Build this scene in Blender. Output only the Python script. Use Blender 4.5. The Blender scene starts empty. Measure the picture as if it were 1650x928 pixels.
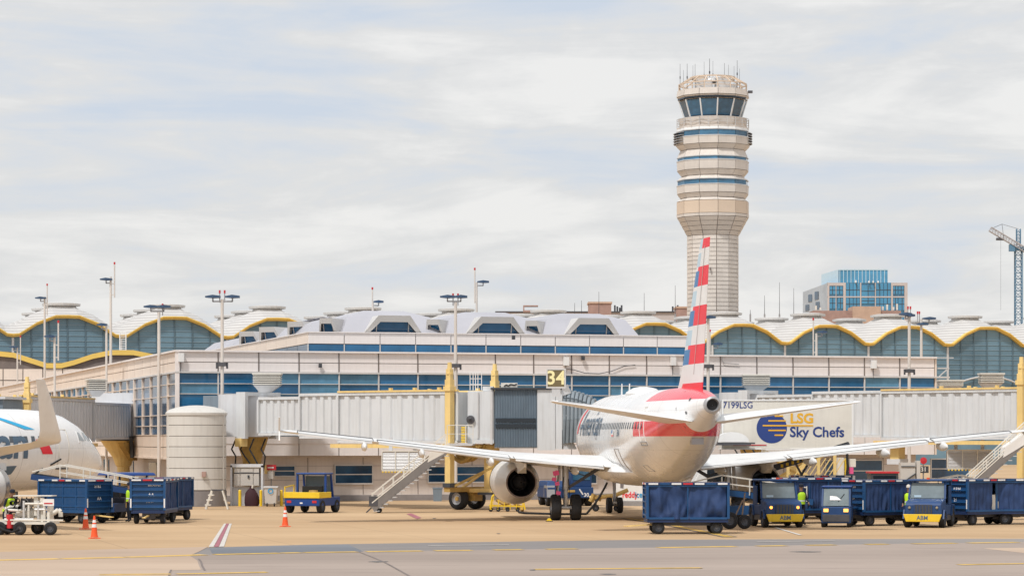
import bpy, bmesh, math, random
from mathutils import Vector, Matrix, noise
R = math.radians
random.seed(7)
scene = bpy.context.scene
col = scene.collection

# ------------------------------------------------------------------ camera
CAM_H, FPX, HZ = 3.8, 4245.0, 705.0
cd = bpy.data.cameras.new('camera'); cam = bpy.data.objects.new('camera', cd); col.objects.link(cam)
cam.location = (0, 0, CAM_H); cam.rotation_euler = (R(90), 0, 0)
cd.sensor_width = 36.0; cd.lens = 36.0 * FPX / 1650.0
cd.shift_y = (HZ - 464.0) / 1650.0
cd.clip_start = 0.5; cd.clip_end = 20000
scene.camera = cam

# ------------------------------------------------------------------ sky, sun, exposure
SUN_EL, SUN_AZ = 56.0, 213.0            # azimuth measured clockwise from +Y (north)
world = bpy.data.worlds.new('World'); scene.world = world; world.use_nodes = True
wt = world.node_tree; wt.nodes.clear()
def wn(t, **k):
    n = wt.nodes.new(t)
    for a, b in k.items(): setattr(n, a, b)
    return n
wo = wn('ShaderNodeOutputWorld'); bg = wn('ShaderNodeBackground')
sky = wn('ShaderNodeTexSky', sky_type='NISHITA', sun_disc=False)
sky.sun_elevation = R(SUN_EL); sky.sun_rotation = R(SUN_AZ); sky.air_density = 1.0; sky.dust_density = 2.5
bs = wn('ShaderNodeMixRGB', blend_type='MULTIPLY'); bs.inputs[0].default_value = 1; bs.inputs[2].default_value = (0.10, 0.10, 0.10, 1)
wt.links.new(sky.outputs[0], bs.inputs[1])
tc = wn('ShaderNodeTexCoord')
def cloud_noise(sc, scale, detail, rough, loc, dist=0.0):
    m = wn('ShaderNodeMapping'); m.inputs['Scale'].default_value = sc; m.inputs['Location'].default_value = loc
    wt.links.new(tc.outputs['Generated'], m.inputs[0])
    n = wn('ShaderNodeTexNoise'); n.inputs['Scale'].default_value = scale; n.inputs['Detail'].default_value = detail
    n.inputs['Roughness'].default_value = rough; n.inputs['Distortion'].default_value = dist
    wt.links.new(m.outputs[0], n.inputs[0]); return n
n1 = cloud_noise((1, 1, 6.5), 6.5, 8, 0.55, (3.1, 0.4, 1.35), 0.6)
n2 = cloud_noise((1, 1, 3.0), 19, 8, 0.62, (0.2, 2.2, 0.7), 0.4)
mx = wn('ShaderNodeMath', operation='MULTIPLY_ADD'); mx.inputs[1].default_value = 0.36; wt.links.new(n2.outputs[0], mx.inputs[0])
# stratus lies in loose bands: a wavering sine of elevation biases the cover everywhere round the sky
sxyz = wn('ShaderNodeSeparateXYZ'); wt.links.new(tc.outputs['Generated'], sxyz.inputs[0])
n3 = cloud_noise((1, 1, 2.0), 3.2, 3, 0.5, (1.3, 0.6, 0.2))
wz = wn('ShaderNodeMath', operation='MULTIPLY_ADD'); wz.inputs[1].default_value = 0.10; wt.links.new(n3.outputs[0], wz.inputs[0]); wt.links.new(sxyz.outputs[2], wz.inputs[2])
wf = wn('ShaderNodeMath', operation='MULTIPLY_ADD'); wf.inputs[1].default_value = 2 * math.pi / 0.072; wf.inputs[2].default_value = -math.pi / 2 - 2 * math.pi * (0.09 + 0.05) / 0.072; wt.links.new(wz.outputs[0], wf.inputs[0])
ws = wn('ShaderNodeMath', operation='SINE'); wt.links.new(wf.outputs[0], ws.inputs[0])
wa = wn('ShaderNodeMath', operation='MULTIPLY_ADD'); wa.inputs[1].default_value = 0.055; wt.links.new(ws.outputs[0], wa.inputs[0]); wt.links.new(n1.outputs[0], wa.inputs[2])
wt.links.new(wa.outputs[0], mx.inputs[2])
cr = wn('ShaderNodeValToRGB'); e = cr.color_ramp.elements
e[0].position = 0.49; e[0].color = (0.615, 0.68, 0.775, 1)
e[1].position = 0.80; e[1].color = (0.86, 0.85, 0.835, 1)
q = e.new(0.60); q.color = (0.69, 0.72, 0.765, 1)
q = e.new(0.68); q.color = (0.745, 0.745, 0.745, 1)
wt.links.new(mx.outputs[0], cr.inputs[0])
mixs = wn('ShaderNodeMixRGB'); mixs.inputs[0].default_value = 0.90
wt.links.new(bs.outputs[0], mixs.inputs[1]); wt.links.new(cr.outputs[0], mixs.inputs[2])
wt.links.new(mixs.outputs[0], bg.inputs[0]); bg.inputs[1].default_value = 1.0
wt.links.new(bg.outputs[0], wo.inputs[0])
sd = bpy.data.lights.new('sun', 'SUN'); sd.energy = 2.7; sd.angle = R(6); sd.color = (1.0, 0.97, 0.935)
so = bpy.data.objects.new('sun', sd); col.objects.link(so)
sdir = Vector((math.sin(R(SUN_AZ)) * math.cos(R(SUN_EL)), math.cos(R(SUN_AZ)) * math.cos(R(SUN_EL)), math.sin(R(SUN_EL))))
so.rotation_euler = sdir.to_track_quat('Z', 'Y').to_euler(); so.location = (-60, -60, 120)
scene.view_settings.view_transform = 'Standard'; scene.view_settings.look = 'None'
scene.view_settings.exposure = 0.08; scene.view_settings.gamma = 1.0; scene.view_settings.use_curve_mapping = False
scene.cycles.use_denoising = True
scene.cycles.max_bounces = 6

# ------------------------------------------------------------------ photograph-to-world helpers (point at pixel x,y and distance D)
def PX(x, y, D): return Vector(((x - 825.0) / FPX * D, D, CAM_H + (HZ - y) / FPX * D))
def XD(x, D): return (x - 825.0) / FPX * D
def ZD(y, D): return CAM_H + (HZ - y) / FPX * D
def GP(x, y):
    D = FPX * CAM_H / (y - HZ); return (x - 825.0) / FPX * D, D

# ------------------------------------------------------------------ materials
MATS = {}
def pm(name, c, rough=0.55, metal=0.0, var=0.10, scale=1.5, bump=0.0, streak=0.0, emit=0.0, ior=1.45, spec=0.5, dirt=None, coat=0.0):
    """procedural principled material: base colour broken up by noise, optional vertical streaks and fine bump"""
    m = bpy.data.materials.new(name); m.use_nodes = True; t = m.node_tree; p = t.nodes['Principled BSDF']
    p.inputs['Roughness'].default_value = rough; p.inputs['Metallic'].default_value = metal
    p.inputs['IOR'].default_value = ior; p.inputs['Specular IOR Level'].default_value = spec
    p.inputs['Coat Weight'].default_value = coat; p.inputs['Coat Roughness'].default_value = 0.12
    tcn = t.nodes.new('ShaderNodeTexCoord')
    def noise(sc, vec=(1, 1, 1), det=5):
        mp = t.nodes.new('ShaderNodeMapping'); mp.inputs['Scale'].default_value = vec; t.links.new(tcn.outputs['Object'], mp.inputs[0])
        n = t.nodes.new('ShaderNodeTexNoise'); n.inputs['Scale'].default_value = sc; n.inputs['Detail'].default_value = det
        n.inputs['Roughness'].default_value = 0.6; t.links.new(mp.outputs[0], n.inputs[0]); return n
    col_out = None
    def rgb(v):
        n = t.nodes.new('ShaderNodeRGB'); n.outputs[0].default_value = (*v, 1); return n.outputs[0]
    base = rgb(c)
    oi = t.nodes.new('ShaderNodeObjectInfo')
    n = noise(scale); mr = t.nodes.new('ShaderNodeMapRange'); mr.inputs[1].default_value = 0.3; mr.inputs[2].default_value = 0.7
    mr.inputs[3].default_value = 1 - var; mr.inputs[4].default_value = 1 + var * 0.6; t.links.new(n.outputs[0], mr.inputs[0])
    mul = t.nodes.new('ShaderNodeMixRGB'); mul.blend_type = 'MULTIPLY'; mul.inputs[0].default_value = 1
    t.links.new(base, mul.inputs[1]); t.links.new(mr.outputs[0], mul.inputs[2]); col_out = mul.outputs[0]
    # each separate piece differs a touch from the next
    mo = t.nodes.new('ShaderNodeMapRange'); mo.inputs[3].default_value = 1 - var * 0.45; mo.inputs[4].default_value = 1 + var * 0.25
    t.links.new(oi.outputs['Random'], mo.inputs[0])
    mu2 = t.nodes.new('ShaderNodeMixRGB'); mu2.blend_type = 'MULTIPLY'; mu2.inputs[0].default_value = 1
    t.links.new(col_out, mu2.inputs[1]); t.links.new(mo.outputs[0], mu2.inputs[2]); col_out = mu2.outputs[0]
    if streak > 0:
        ns = noise(3.5, (1.6, 1.6, 0.12), 6); ms = t.nodes.new('ShaderNodeMapRange'); ms.inputs[1].default_value = 0.48; ms.inputs[2].default_value = 0.72
        ms.inputs[3].default_value = 0; ms.inputs[4].default_value = streak; t.links.new(ns.outputs[0], ms.inputs[0])
        mi = t.nodes.new('ShaderNodeMixRGB'); t.links.new(ms.outputs[0], mi.inputs[0]); t.links.new(col_out, mi.inputs[1])
        mi.inputs[2].default_value = (*(dirt or (c[0] * .45, c[1] * .4, c[2] * .35)), 1); col_out = mi.outputs[0]
    t.links.new(col_out, p.inputs['Base Color'])
    rr = t.nodes.new('ShaderNodeMapRange'); rr.inputs[3].default_value = max(0.02, rough - 0.08); rr.inputs[4].default_value = min(1, rough + 0.1)
    t.links.new(n.outputs[0], rr.inputs[0]); t.links.new(rr.outputs[0], p.inputs['Roughness'])
    if bump > 0:
        b = t.nodes.new('ShaderNodeBump'); b.inputs['Strength'].default_value = bump; b.inputs['Distance'].default_value = 0.02
        t.links.new(noise(scale * 7).outputs[0], b.inputs['Height']); t.links.new(b.outputs[0], p.inputs['Normal'])
    if emit > 0:
        p.inputs['Emission Color'].default_value = (*c, 1); p.inputs['Emission Strength'].default_value = emit
    MATS[name] = m
    return m

pm('panel_beige', (0.81, 0.755, 0.73), 0.45, 0.0, 0.07, 0.5, streak=0.10)
pm('panel_side', (0.80, 0.68, 0.58), 0.5, 0.0, 0.07, 0.5, streak=0.12)
pm('joint_dark', (0.20, 0.165, 0.15), 0.8, 0, 0.2, 1)
pm('joint_brown', (0.34, 0.29, 0.265), 0.8, 0, 0.15, 1)
pm('soffit', (0.33, 0.29, 0.27), 0.8, 0, 0.1, 1)
pm('lower_wall', (0.70, 0.63, 0.58), 0.7, 0, 0.08, 0.6, bump=0.1, streak=0.15)
pm('lower_base', (0.26, 0.24, 0.235), 0.85, 0, 0.2, 1)
pm('frame_white', (0.62, 0.60, 0.58), 0.4, 0.0, 0.08, 1)
pm('frame_dark', (0.07, 0.075, 0.085), 0.4, 0.3, 0.1, 1)
pm('glass_blue', (0.03, 0.165, 0.345), 0.06, 0.0, 0.55, 0.25, ior=1.52)
pm('glass_deep', (0.018, 0.075, 0.155), 0.07, 0.0, 0.6, 0.5, ior=1.65)
pm('glass_hall', (0.15, 0.255, 0.325), 0.10, 0.0, 0.32, 0.12, ior=1.48)
pm('glass_pale', (0.40, 0.44, 0.46), 0.1, 0, 0.1, 2)
pm('glass_blind', (0.10, 0.25, 0.38), 0.12, 0, 0.4, 0.6)
pm('glass_dark', (0.012, 0.018, 0.025), 0.06, 0.0, 0.2, 1, ior=1.6)
pm('glass_cab', (0.045, 0.165, 0.29), 0.07, 0.0, 0.6, 0.3, ior=1.7)
pm('glass_city', (0.06, 0.28, 0.48), 0.12, 0.1, 0.25, 0.12, ior=1.8)
pm('glass_clear', (0.20, 0.25, 0.27), 0.08, 0.0, 0.2, 2, ior=1.5)
pm('hall_yellow', (0.80, 0.55, 0.13), 0.5, 0, 0.08, 0.5)
pm('roof_metal', (0.60, 0.585, 0.565), 0.45, 0.1, 0.08, 0.3)
pm('roof_lilac', (0.46, 0.46, 0.50), 0.45, 0.1, 0.07, 0.3)
pm('roof_flat', (0.40, 0.38, 0.36), 0.9, 0, 0.15, 0.3)
pm('tower_panel', (0.665, 0.61, 0.555), 0.55, 0, 0.10, 0.4, streak=0.16)
pm('tower_tan', (0.64, 0.515, 0.40), 0.55, 0, 0.05, 0.4)
pm('metal_grey', (0.40, 0.40, 0.41), 0.4, 0.5, 0.12, 2)
pm('metal_dark', (0.10, 0.10, 0.11), 0.45, 0.4, 0.2, 2)
pm('metal_light', (0.62, 0.62, 0.62), 0.4, 0.3, 0.10, 2, streak=0.08)
pm('bridge_white', (0.63, 0.65, 0.665), 0.5, 0, 0.06, 0.5, streak=0.22)
pm('bridge_grey', (0.66, 0.675, 0.70), 0.5, 0.1, 0.07, 0.5, streak=0.15)
pm('bridge_cab_grey', (0.22, 0.28, 0.34), 0.4, 0.1, 0.12, 0.6, streak=0.25)
pm('bellows', (0.17, 0.20, 0.23), 0.7, 0, 0.2, 2)
pm('yellow_steel', (0.82, 0.60, 0.24), 0.5, 0, 0.10, 1.2, streak=0.22)
pm('yellow_bright', (0.80, 0.55, 0.03), 0.45, 0, 0.08, 1.5, streak=0.1)
pm('ochre', (0.48, 0.31, 0.09), 0.6, 0, 0.25, 2, streak=0.3)
pm('rubber', (0.018, 0.018, 0.02), 0.8, 0, 0.3, 4)
pm('rim_dark', (0.085, 0.09, 0.105), 0.45, 0.3, 0.3, 4)
pm('rim', (0.42, 0.42, 0.43), 0.4, 0.5, 0.2, 4)
pm('silver_paint', (0.83, 0.83, 0.825), 0.26, 0.0, 0.04, 0.4, coat=0.4, streak=0.10)
pm('white_paint', (0.80, 0.80, 0.79), 0.35, 0, 0.05, 0.8, streak=0.06)
pm('wing_grey', (0.76, 0.76, 0.75), 0.35, 0.0, 0.08, 0.5, streak=0.10)
pm('nacelle', (0.72, 0.70, 0.67), 0.3, 0.1, 0.06, 0.6)
pm('bare_metal', (0.50, 0.46, 0.42), 0.28, 0.85, 0.12, 1.5)
pm('burnt_metal', (0.22, 0.17, 0.14), 0.35, 0.8, 0.2, 2)
pm('black', (0.012, 0.012, 0.014), 0.6, 0, 0.2, 2)
pm('livery_red', (0.84, 0.03, 0.055), 0.42, 0, 0.05, 0.8)
pm('livery_blue', (0.035, 0.20, 0.46), 0.42, 0, 0.06, 0.8)
pm('livery_pale', (0.50, 0.66, 0.76), 0.42, 0, 0.06, 0.8)
pm('livery_sky', (0.03, 0.42, 0.72), 0.32, 0, 0.06, 0.8)
pm('title_slate', (0.09, 0.15, 0.22), 0.4, 0, 0.08, 1)
pm('cart_blue', (0.012, 0.075, 0.21), 0.42, 0, 0.16, 1.0, streak=0.14, dirt=(.10, .12, .15))
pm('cart_navy', (0.014, 0.035, 0.11), 0.45, 0, 0.16, 1.0, streak=0.12, dirt=(.07, .08, .11))
pm('curtain_blue', (0.02, 0.05, 0.145), 0.7, 0, 0.18, 1.5, bump=0.4, streak=0.15, dirt=(.06, .08, .13))
pm('tug_blue', (0.014, 0.055, 0.17), 0.52, 0, 0.12, 1.2, streak=0.08, dirt=(.07, .09, .12))
pm('tug_bright', (0.012, 0.055, 0.23), 0.38, 0, 0.12, 1.2)
pm('cone_orange', (0.85, 0.10, 0.02), 0.5, 0, 0.08, 3)
pm('reflective', (0.80, 0.80, 0.80), 0.4, 0, 0.05, 3)
pm('red', (0.55, 0.03, 0.04), 0.45, 0, 0.08, 2)
pm('pink_red', (0.75, 0.10, 0.28), 0.5, 0, 0.08, 2)
pm('maroon', (0.045, 0.012, 0.018), 0.75, 0, 0.25, 3, bump=0.4)
pm('hivis', (0.50, 0.80, 0.03), 0.6, 0, 0.08, 4)
pm('cloth_navy', (0.012, 0.016, 0.03), 0.8, 0, 0.25, 5)
pm('skin', (0.30, 0.17, 0.11), 0.55, 0, 0.08, 8)
pm('cream', (0.72, 0.69, 0.62), 0.5, 0, 0.08, 1.0, streak=0.10)
pm('silo', (0.63, 0.61, 0.57), 0.5, 0, 0.06, 0.5, streak=0.16)
pm('cabinet', (0.56, 0.53, 0.49), 0.5, 0, 0.06, 1.0, streak=0.12)
pm('brick', (0.38, 0.25, 0.215), 0.8, 0, 0.18, 0.6)
pm('brick_tan', (0.52, 0.37, 0.28), 0.8, 0, 0.12, 0.6)
pm('concrete_pale', (0.52, 0.47, 0.45), 0.8, 0, 0.1, 0.3)
pm('crane_blue', (0.10, 0.22, 0.34), 0.5, 0, 0.1, 0.5)
pm('crane_grey', (0.42, 0.40, 0.40), 0.5, 0, 0.1, 0.5)
pm('lamp_head', (0.055, 0.10, 0.18), 0.4, 0.2, 0.1, 2)
pm('lamp_post', (0.66, 0.61, 0.56), 0.5, 0, 0.08, 1)
pm('logo_navy', (0.025, 0.055, 0.22), 0.4, 0, 0.06, 1)
pm('logo_gold', (0.80, 0.43, 0.03), 0.4, 0, 0.05, 1)
pm('sign_olive', (0.17, 0.13, 0.06), 0.5, 0, 0.08, 2)
pm('sign_cream', (0.85, 0.76, 0.40), 0.5, 0, 0.04, 2)
pm('paint_white', (0.58, 0.545, 0.50), 0.7, 0, 0.22, 2.5)
pm('paint_yellow', (0.66, 0.42, 0.09), 0.7, 0, 0.35, 1.2, streak=0.25, dirt=(0.36, 0.29, 0.22))
pm('oil', (0.085, 0.075, 0.07), 0.45, 0, 0.3, 2)
pm('paint_red', (0.36, 0.12, 0.15), 0.7, 0, 0.2, 3)
pm('head_lamp', (1.0, 0.50, 0.12), 0.3, 0, 0.02, 3, emit=1.3)
pm('lens_off', (0.55, 0.50, 0.40), 0.2, 0, 0.02, 3)
pm('ice_blue', (0.02, 0.32, 0.62), 0.5, 0, 0.05, 2)
M = MATS

def ground_mat(name, c1, c2, sc, stain, sx=1.0, dirt=0.25, dark=(0.07, 0.06, 0.055), stain_sc=0.05, joints=0):
    m = bpy.data.materials.new(name); m.use_nodes = True; t = m.node_tree; p = t.nodes['Principled BSDF']
    p.inputs['Roughness'].default_value = 0.88; p.inputs['Specular IOR Level'].default_value = 0.25
    tcn = t.nodes.new('ShaderNodeTexCoord')
    def noise(sc, vec=(1, 1, 1), det=6, r=0.6):
        mp = t.nodes.new('ShaderNodeMapping'); mp.inputs['Scale'].default_value = vec; t.links.new(tcn.outputs['Object'], mp.inputs[0])
        n = t.nodes.new('ShaderNodeTexNoise'); n.inputs['Scale'].default_value = sc; n.inputs['Detail'].default_value = det
        n.inputs['Roughness'].default_value = r; t.links.new(mp.outputs[0], n.inputs[0]); return n.outputs[0]
    r = t.nodes.new('ShaderNodeValToRGB'); r.color_ramp.elements[0].position = 0.35; r.color_ramp.elements[1].position = 0.68
    r.color_ramp.elements[0].color = (*c1, 1); r.color_ramp.elements[1].color = (*c2, 1)
    t.links.new(noise(sc, (sx, 1, 1)), r.inputs[0])
    # worn tyre tracks and oil stains, long in the direction of traffic
    s = t.nodes.new('ShaderNodeMapRange'); s.inputs[1].default_value = 0.55; s.inputs[2].default_value = 0.78; s.inputs[4].default_value = stain
    t.links.new(noise(stain_sc * 20, (0.10, 1.0, 1), 7, 0.65), s.inputs[0])
    mi = t.nodes.new('ShaderNodeMixRGB'); t.links.new(s.outputs[0], mi.inputs[0]); t.links.new(r.outputs[0], mi.inputs[1]); mi.inputs[2].default_value = (*dark, 1)
    s2 = t.nodes.new('ShaderNodeMapRange'); s2.inputs[1].default_value = 0.60; s2.inputs[2].default_value = 0.70; s2.inputs[4].default_value = dirt
    t.links.new(noise(0.35, (0.5, 1, 1), 4), s2.inputs[0])
    m2 = t.nodes.new('ShaderNodeMixRGB'); t.links.new(s2.outputs[0], m2.inputs[0]); t.links.new(mi.outputs[0], m2.inputs[1]); m2.inputs[2].default_value = (*[x * 0.55 for x in c1], 1)
    out = m2.outputs[0]
    # scattered dark drips and rubber scuffs
    s3 = t.nodes.new('ShaderNodeMapRange'); s3.inputs[1].default_value = 0.66; s3.inputs[2].default_value = 0.74; s3.inputs[4].default_value = dirt * 1.6
    t.links.new(noise(1.1, (0.22, 1, 1), 3), s3.inputs[0])
    m3 = t.nodes.new('ShaderNodeMixRGB'); t.links.new(s3.outputs[0], m3.inputs[0]); t.links.new(out, m3.inputs[1]); m3.inputs[2].default_value = (*dark, 1); out = m3.outputs[0]
    if joints:      # saw-cut slab joints filled with dark sealant
        sp = t.nodes.new('ShaderNodeSeparateXYZ'); mp = t.nodes.new('ShaderNodeMapping'); mp.inputs['Rotation'].default_value = (0, 0, R(-16)); t.links.new(tcn.outputs['Object'], mp.inputs[0]); t.links.new(mp.outputs[0], sp.inputs[0]); ks = []
        for ax in (0, 1):
            d = t.nodes.new('ShaderNodeMath'); d.operation = 'DIVIDE'; d.inputs[1].default_value = joints; t.links.new(sp.outputs[ax], d.inputs[0])
            f = t.nodes.new('ShaderNodeMath'); f.operation = 'FRACT'; t.links.new(d.outputs[0], f.inputs[0])
            l = t.nodes.new('ShaderNodeMath'); l.operation = 'LESS_THAN'; l.inputs[1].default_value = 0.009; t.links.new(f.outputs[0], l.inputs[0]); ks.append(l.outputs[0])
        mxn = t.nodes.new('ShaderNodeMath'); mxn.operation = 'MAXIMUM'; t.links.new(ks[0], mxn.inputs[0]); t.links.new(ks[1], mxn.inputs[1])
        mu = t.nodes.new('ShaderNodeMath'); mu.operation = 'MULTIPLY'; mu.inputs[1].default_value = 0.35; t.links.new(mxn.outputs[0], mu.inputs[0])
        m4 = t.nodes.new('ShaderNodeMixRGB'); t.links.new(mu.outputs[0], m4.inputs[0]); t.links.new(out, m4.inputs[1]); m4.inputs[2].default_value = (.16, .11, .08, 1); out = m4.outputs[0]
    t.links.new(out, p.inputs['Base Color'])
    b = t.nodes.new('ShaderNodeBump'); b.inputs['Strength'].default_value = 0.25; b.inputs['Distance'].default_value = 0.01
    t.links.new(noise(25), b.inputs['Height']); t.links.new(b.outputs[0], p.inputs['Normal'])
    MATS[name] = m; return m
ground_mat('apron_concrete', (0.43, 0.29, 0.165), (0.555, 0.39, 0.232), 0.12, 0.6, 0.35, dirt=0.22, dark=(0.25, 0.165, 0.105), joints=6.1)
ground_mat('taxi_asphalt', (0.295, 0.24, 0.205), (0.385, 0.315, 0.27), 0.10, 0.75, 0.25, dirt=0.22, dark=(0.19, 0.155, 0.14), stain_sc=0.07)
ground_mat('shoulder_asphalt', (0.21, 0.195, 0.19), (0.30, 0.275, 0.255), 0.06, 0.45, 0.4, dirt=0.2, dark=(0.15, 0.14, 0.14))
ground_mat('sealed_asphalt', (0.155, 0.165, 0.185), (0.21, 0.22, 0.24), 0.1, 0.3, 0.4, dirt=0.15, dark=(0.11, 0.115, 0.13))
ground_mat('patch_concrete', (0.42, 0.315, 0.235), (0.53, 0.41, 0.31), 0.10, 0.45, 0.2, dirt=0.15, dark=(0.33, 0.26, 0.21))

# ------------------------------------------------------------------ geometry collector
class G:
    def __init__(s): s.v = []; s.f = []; s.m = []
    def add(s, vs, fs, mi=0):
        o = len(s.v); s.v += [tuple(x) for x in vs]; s.f += [tuple(i + o for i in f) for f in fs]; s.m += [mi] * len(fs); return s
    def box(s, x0, x1, y0, y1, z0, z1, mi=0):
        v = [(x0, y0, z0), (x1, y0, z0), (x1, y1, z0), (x0, y1, z0), (x0, y0, z1), (x1, y0, z1), (x1, y1, z1), (x0, y1, z1)]
        return s.add(v, [(0, 3, 2, 1), (4, 5, 6, 7), (0, 1, 5, 4), (1, 2, 6, 5), (2, 3, 7, 6), (3, 0, 4, 7)], mi)
    def cbox(s, c, d, mi=0, rot=None):
        v = [Vector((sx * d[0] / 2, sy * d[1] / 2, sz * d[2] / 2)) for sz in (-1, 1) for sx, sy in ((-1, -1), (1, -1), (1, 1), (-1, 1))]
        if rot is not None: v = [rot @ x for x in v]
        v = [x + Vector(c) for x in v]
        return s.add(v, [(0, 3, 2, 1), (4, 5, 6, 7), (0, 1, 5, 4), (1, 2, 6, 5), (2, 3, 7, 6), (3, 0, 4, 7)], mi)
    def bar(s, p, q, w, h=None, mi=0):
        p = Vector(p); q = Vector(q); d = q - p; h = h or w
        rot = d.to_track_quat('X', 'Z').to_matrix()
        return s.cbox((p + q) / 2, (d.length, w, h), mi, rot)
    def cyl(s, p, q, r0, r1=None, n=12, mi=0, caps=True):
        p = Vector(p); q = Vector(q); r1 = r0 if r1 is None else r1
        rot = (q - p).to_track_quat('Z', 'Y').to_matrix()
        vs = []
        for c, r in ((p, r0), (q, r1)):
            vs += [c + rot @ Vector((r * math.cos(6.28318 * i / n), r * math.sin(6.28318 * i / n), 0)) for i in range(n)]
        fs = [(i, (i + 1) % n, n + (i + 1) % n, n + i) for i in range(n)]
        if caps: fs += [tuple(range(n - 1, -1, -1)), tuple(range(n, 2 * n))]
        return s.add(vs, fs, mi)
    def tube(s, pts, r, n=6, mi=0):
        for a, b in zip(pts[:-1], pts[1:]): s.cyl(a, b, r, r, n, mi)
        return s
    def lathe(s, prof, n=16, c=(0, 0, 0), axis='z', mi=0, a0=0.0, close=False):
        c = Vector(c); vs = []
        for r, h in prof:
            for i in range(n):
                a = a0 + 2 * math.pi * i / n; x, y = r * math.cos(a), r * math.sin(a)
                vs.append(c + (Vector((x, y, h)) if axis == 'z' else Vector((x, h, y)) if axis == 'y' else Vector((h, x, y))))
        fs = []
        for k in range(len(prof) - 1):
            for i in range(n):
                j = (i + 1) % n; fs.append((k * n + i, k * n + j, (k + 1) * n + j, (k + 1) * n + i))
        if close: fs += [tuple(range(n - 1, -1, -1)), tuple(range((len(prof) - 1) * n, len(prof) * n))]
        return s.add(vs, fs, mi)
    def loft(s, rings, mi=0, caps=True, mfn=None):
        n = len(rings[0]); vs = [p for r in rings for p in r]; o = len(s.v); s.v += [tuple(x) for x in vs]
        for k in range(len(rings) - 1):
            for i in range(n):
                j = (i + 1) % n; s.f.append(tuple(o + z for z in (k * n + i, k * n + j, (k + 1) * n + j, (k + 1) * n + i)))
                s.m.append(mfn(k, i) if mfn else mi)
        if caps:
            s.f.append(tuple(o + i for i in range(n - 1, -1, -1))); s.m.append(mfn(0, 0) if mfn else mi)
            s.f.append(tuple(o + (len(rings) - 1) * n + i for i in range(n))); s.m.append(mfn(len(rings) - 2, 0) if mfn else mi)
        return s
    def prism(s, poly, a, b, axis='y', mi=0):
        """polygon (u,v) extruded from a to b along axis; y: (u,z), x: (y,z), z: (x,y)"""
        f = {'y': lambda u, v, t: (u, t, v), 'x': lambda u, v, t: (t, u, v), 'z': lambda u, v, t: (u, v, t)}[axis]
        n = len(poly); vs = [f(u, v, a) for u, v in poly] + [f(u, v, b) for u, v in poly]
        return s.add(vs, [tuple(range(n)), tuple(range(2 * n - 1, n - 1, -1))] + [(i, (i + 1) % n, n + (i + 1) % n, n + i) for i in range(n)], mi)
    def mesh(s, name, mats):
        me = bpy.data.meshes.new(name); me.from_pydata(s.v, [], s.f)
        for m in (mats if isinstance(mats, (list, tuple)) else [mats]): me.materials.append(M[m])
        if any(s.m): me.polygons.foreach_set('material_index', s.m)
        bm = bmesh.new(); bm.from_mesh(me); bmesh.ops.recalc_face_normals(bm, faces=bm.faces); bm.to_mesh(me); bm.free()
        me.update(); return me
    def build(s, name, mats, parent=None, smooth=False, loc=(0, 0, 0), rot=(0, 0, 0), angle=35):
        me = s.mesh(name, mats)
        if smooth:
            me.polygons.foreach_set('use_smooth', [True] * len(me.polygons))
            try: me.set_sharp_from_angle(angle=R(angle))
            except Exception: pass
        return put(name, me, parent, loc, rot)
def put(name, me, parent=None, loc=(0, 0, 0), rot=(0, 0, 0)):
    o = bpy.data.objects.new(name, me); col.objects.link(o); o.location = loc; o.rotation_euler = rot
    if parent is not None: o.parent = parent
    return o
def tag(o, label, cat, group=None):
    o['label'] = label; o['category'] = cat
    if group: o['group'] = group
    return o
def thing(name, label, cat, loc=(0, 0, 0), rz=0.0, group=None):
    o = bpy.data.objects.new(name, None); col.objects.link(o); o.location = loc; o.rotation_euler = (0, 0, rz); o.empty_display_size = 0.3
    return tag(o, label, cat, group)
def struct(o): o['kind'] = 'structure'; return o
def stuff(o): o['kind'] = 'stuff'; return o
def copy_tree(o, parent=None):
    c = o.copy(); col.objects.link(c); c.parent = parent
    for ch in list(o.children): copy_tree(ch, c)
    return c
def text_geo(txt, size, bold=0.0, align='CENTER', spacing=1.0, slices=0):
    """flat lettering as (verts2d, faces) from the built-in font"""
    cu = bpy.data.curves.new('lettering', 'FONT'); cu.body = txt; cu.size = size; cu.offset = bold * size; cu.align_x = align; cu.align_y = 'CENTER'
    cu.space_character = spacing; cu.resolution_u = 3
    o = bpy.data.objects.new('lettering', cu); col.objects.link(o)
    dg = bpy.context.evaluated_depsgraph_get(); me = bpy.data.meshes.new_from_object(o.evaluated_get(dg))
    bpy.data.objects.remove(o); bpy.data.curves.remove(cu)
    bm = bmesh.new(); bm.from_mesh(me); bpy.data.meshes.remove(me)
    if slices:
        for i in range(-slices, slices + 1):
            bmesh.ops.bisect_plane(bm, geom=bm.verts[:] + bm.edges[:] + bm.faces[:], plane_co=(0, i * size * 0.75 / slices, 0), plane_no=(0, 1, 0))
    bm.verts.index_update(); vs = [(v.co.x, v.co.y) for v in bm.verts]; fs = [tuple(v.index for v in f.verts) for f in bm.faces]; bm.free()
    return vs, fs
def lettering(txt, size, mat, parent, fn, name='lettering', **k):
    vs, fs = text_geo(txt, size, **k)
    me = bpy.data.meshes.new(name); me.from_pydata([tuple(fn(u, v)) for u, v in vs], [], fs); me.materials.append(M[mat])
    return put(name, me, parent)
def sheet(name, pts, z, mat, parent=None):
    me = bpy.data.meshes.new(name); me.from_pydata([(x, y, z) for x, y in pts], [], [tuple(range(len(pts)))]); me.materials.append(M[mat])
    bm = bmesh.new(); bm.from_mesh(me)
    for f in bm.faces:
        f.normal_update()
        if f.normal.z < 0: f.normal_flip()
    bm.to_mesh(me); bm.free()
    return put(name, me, parent)
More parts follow.
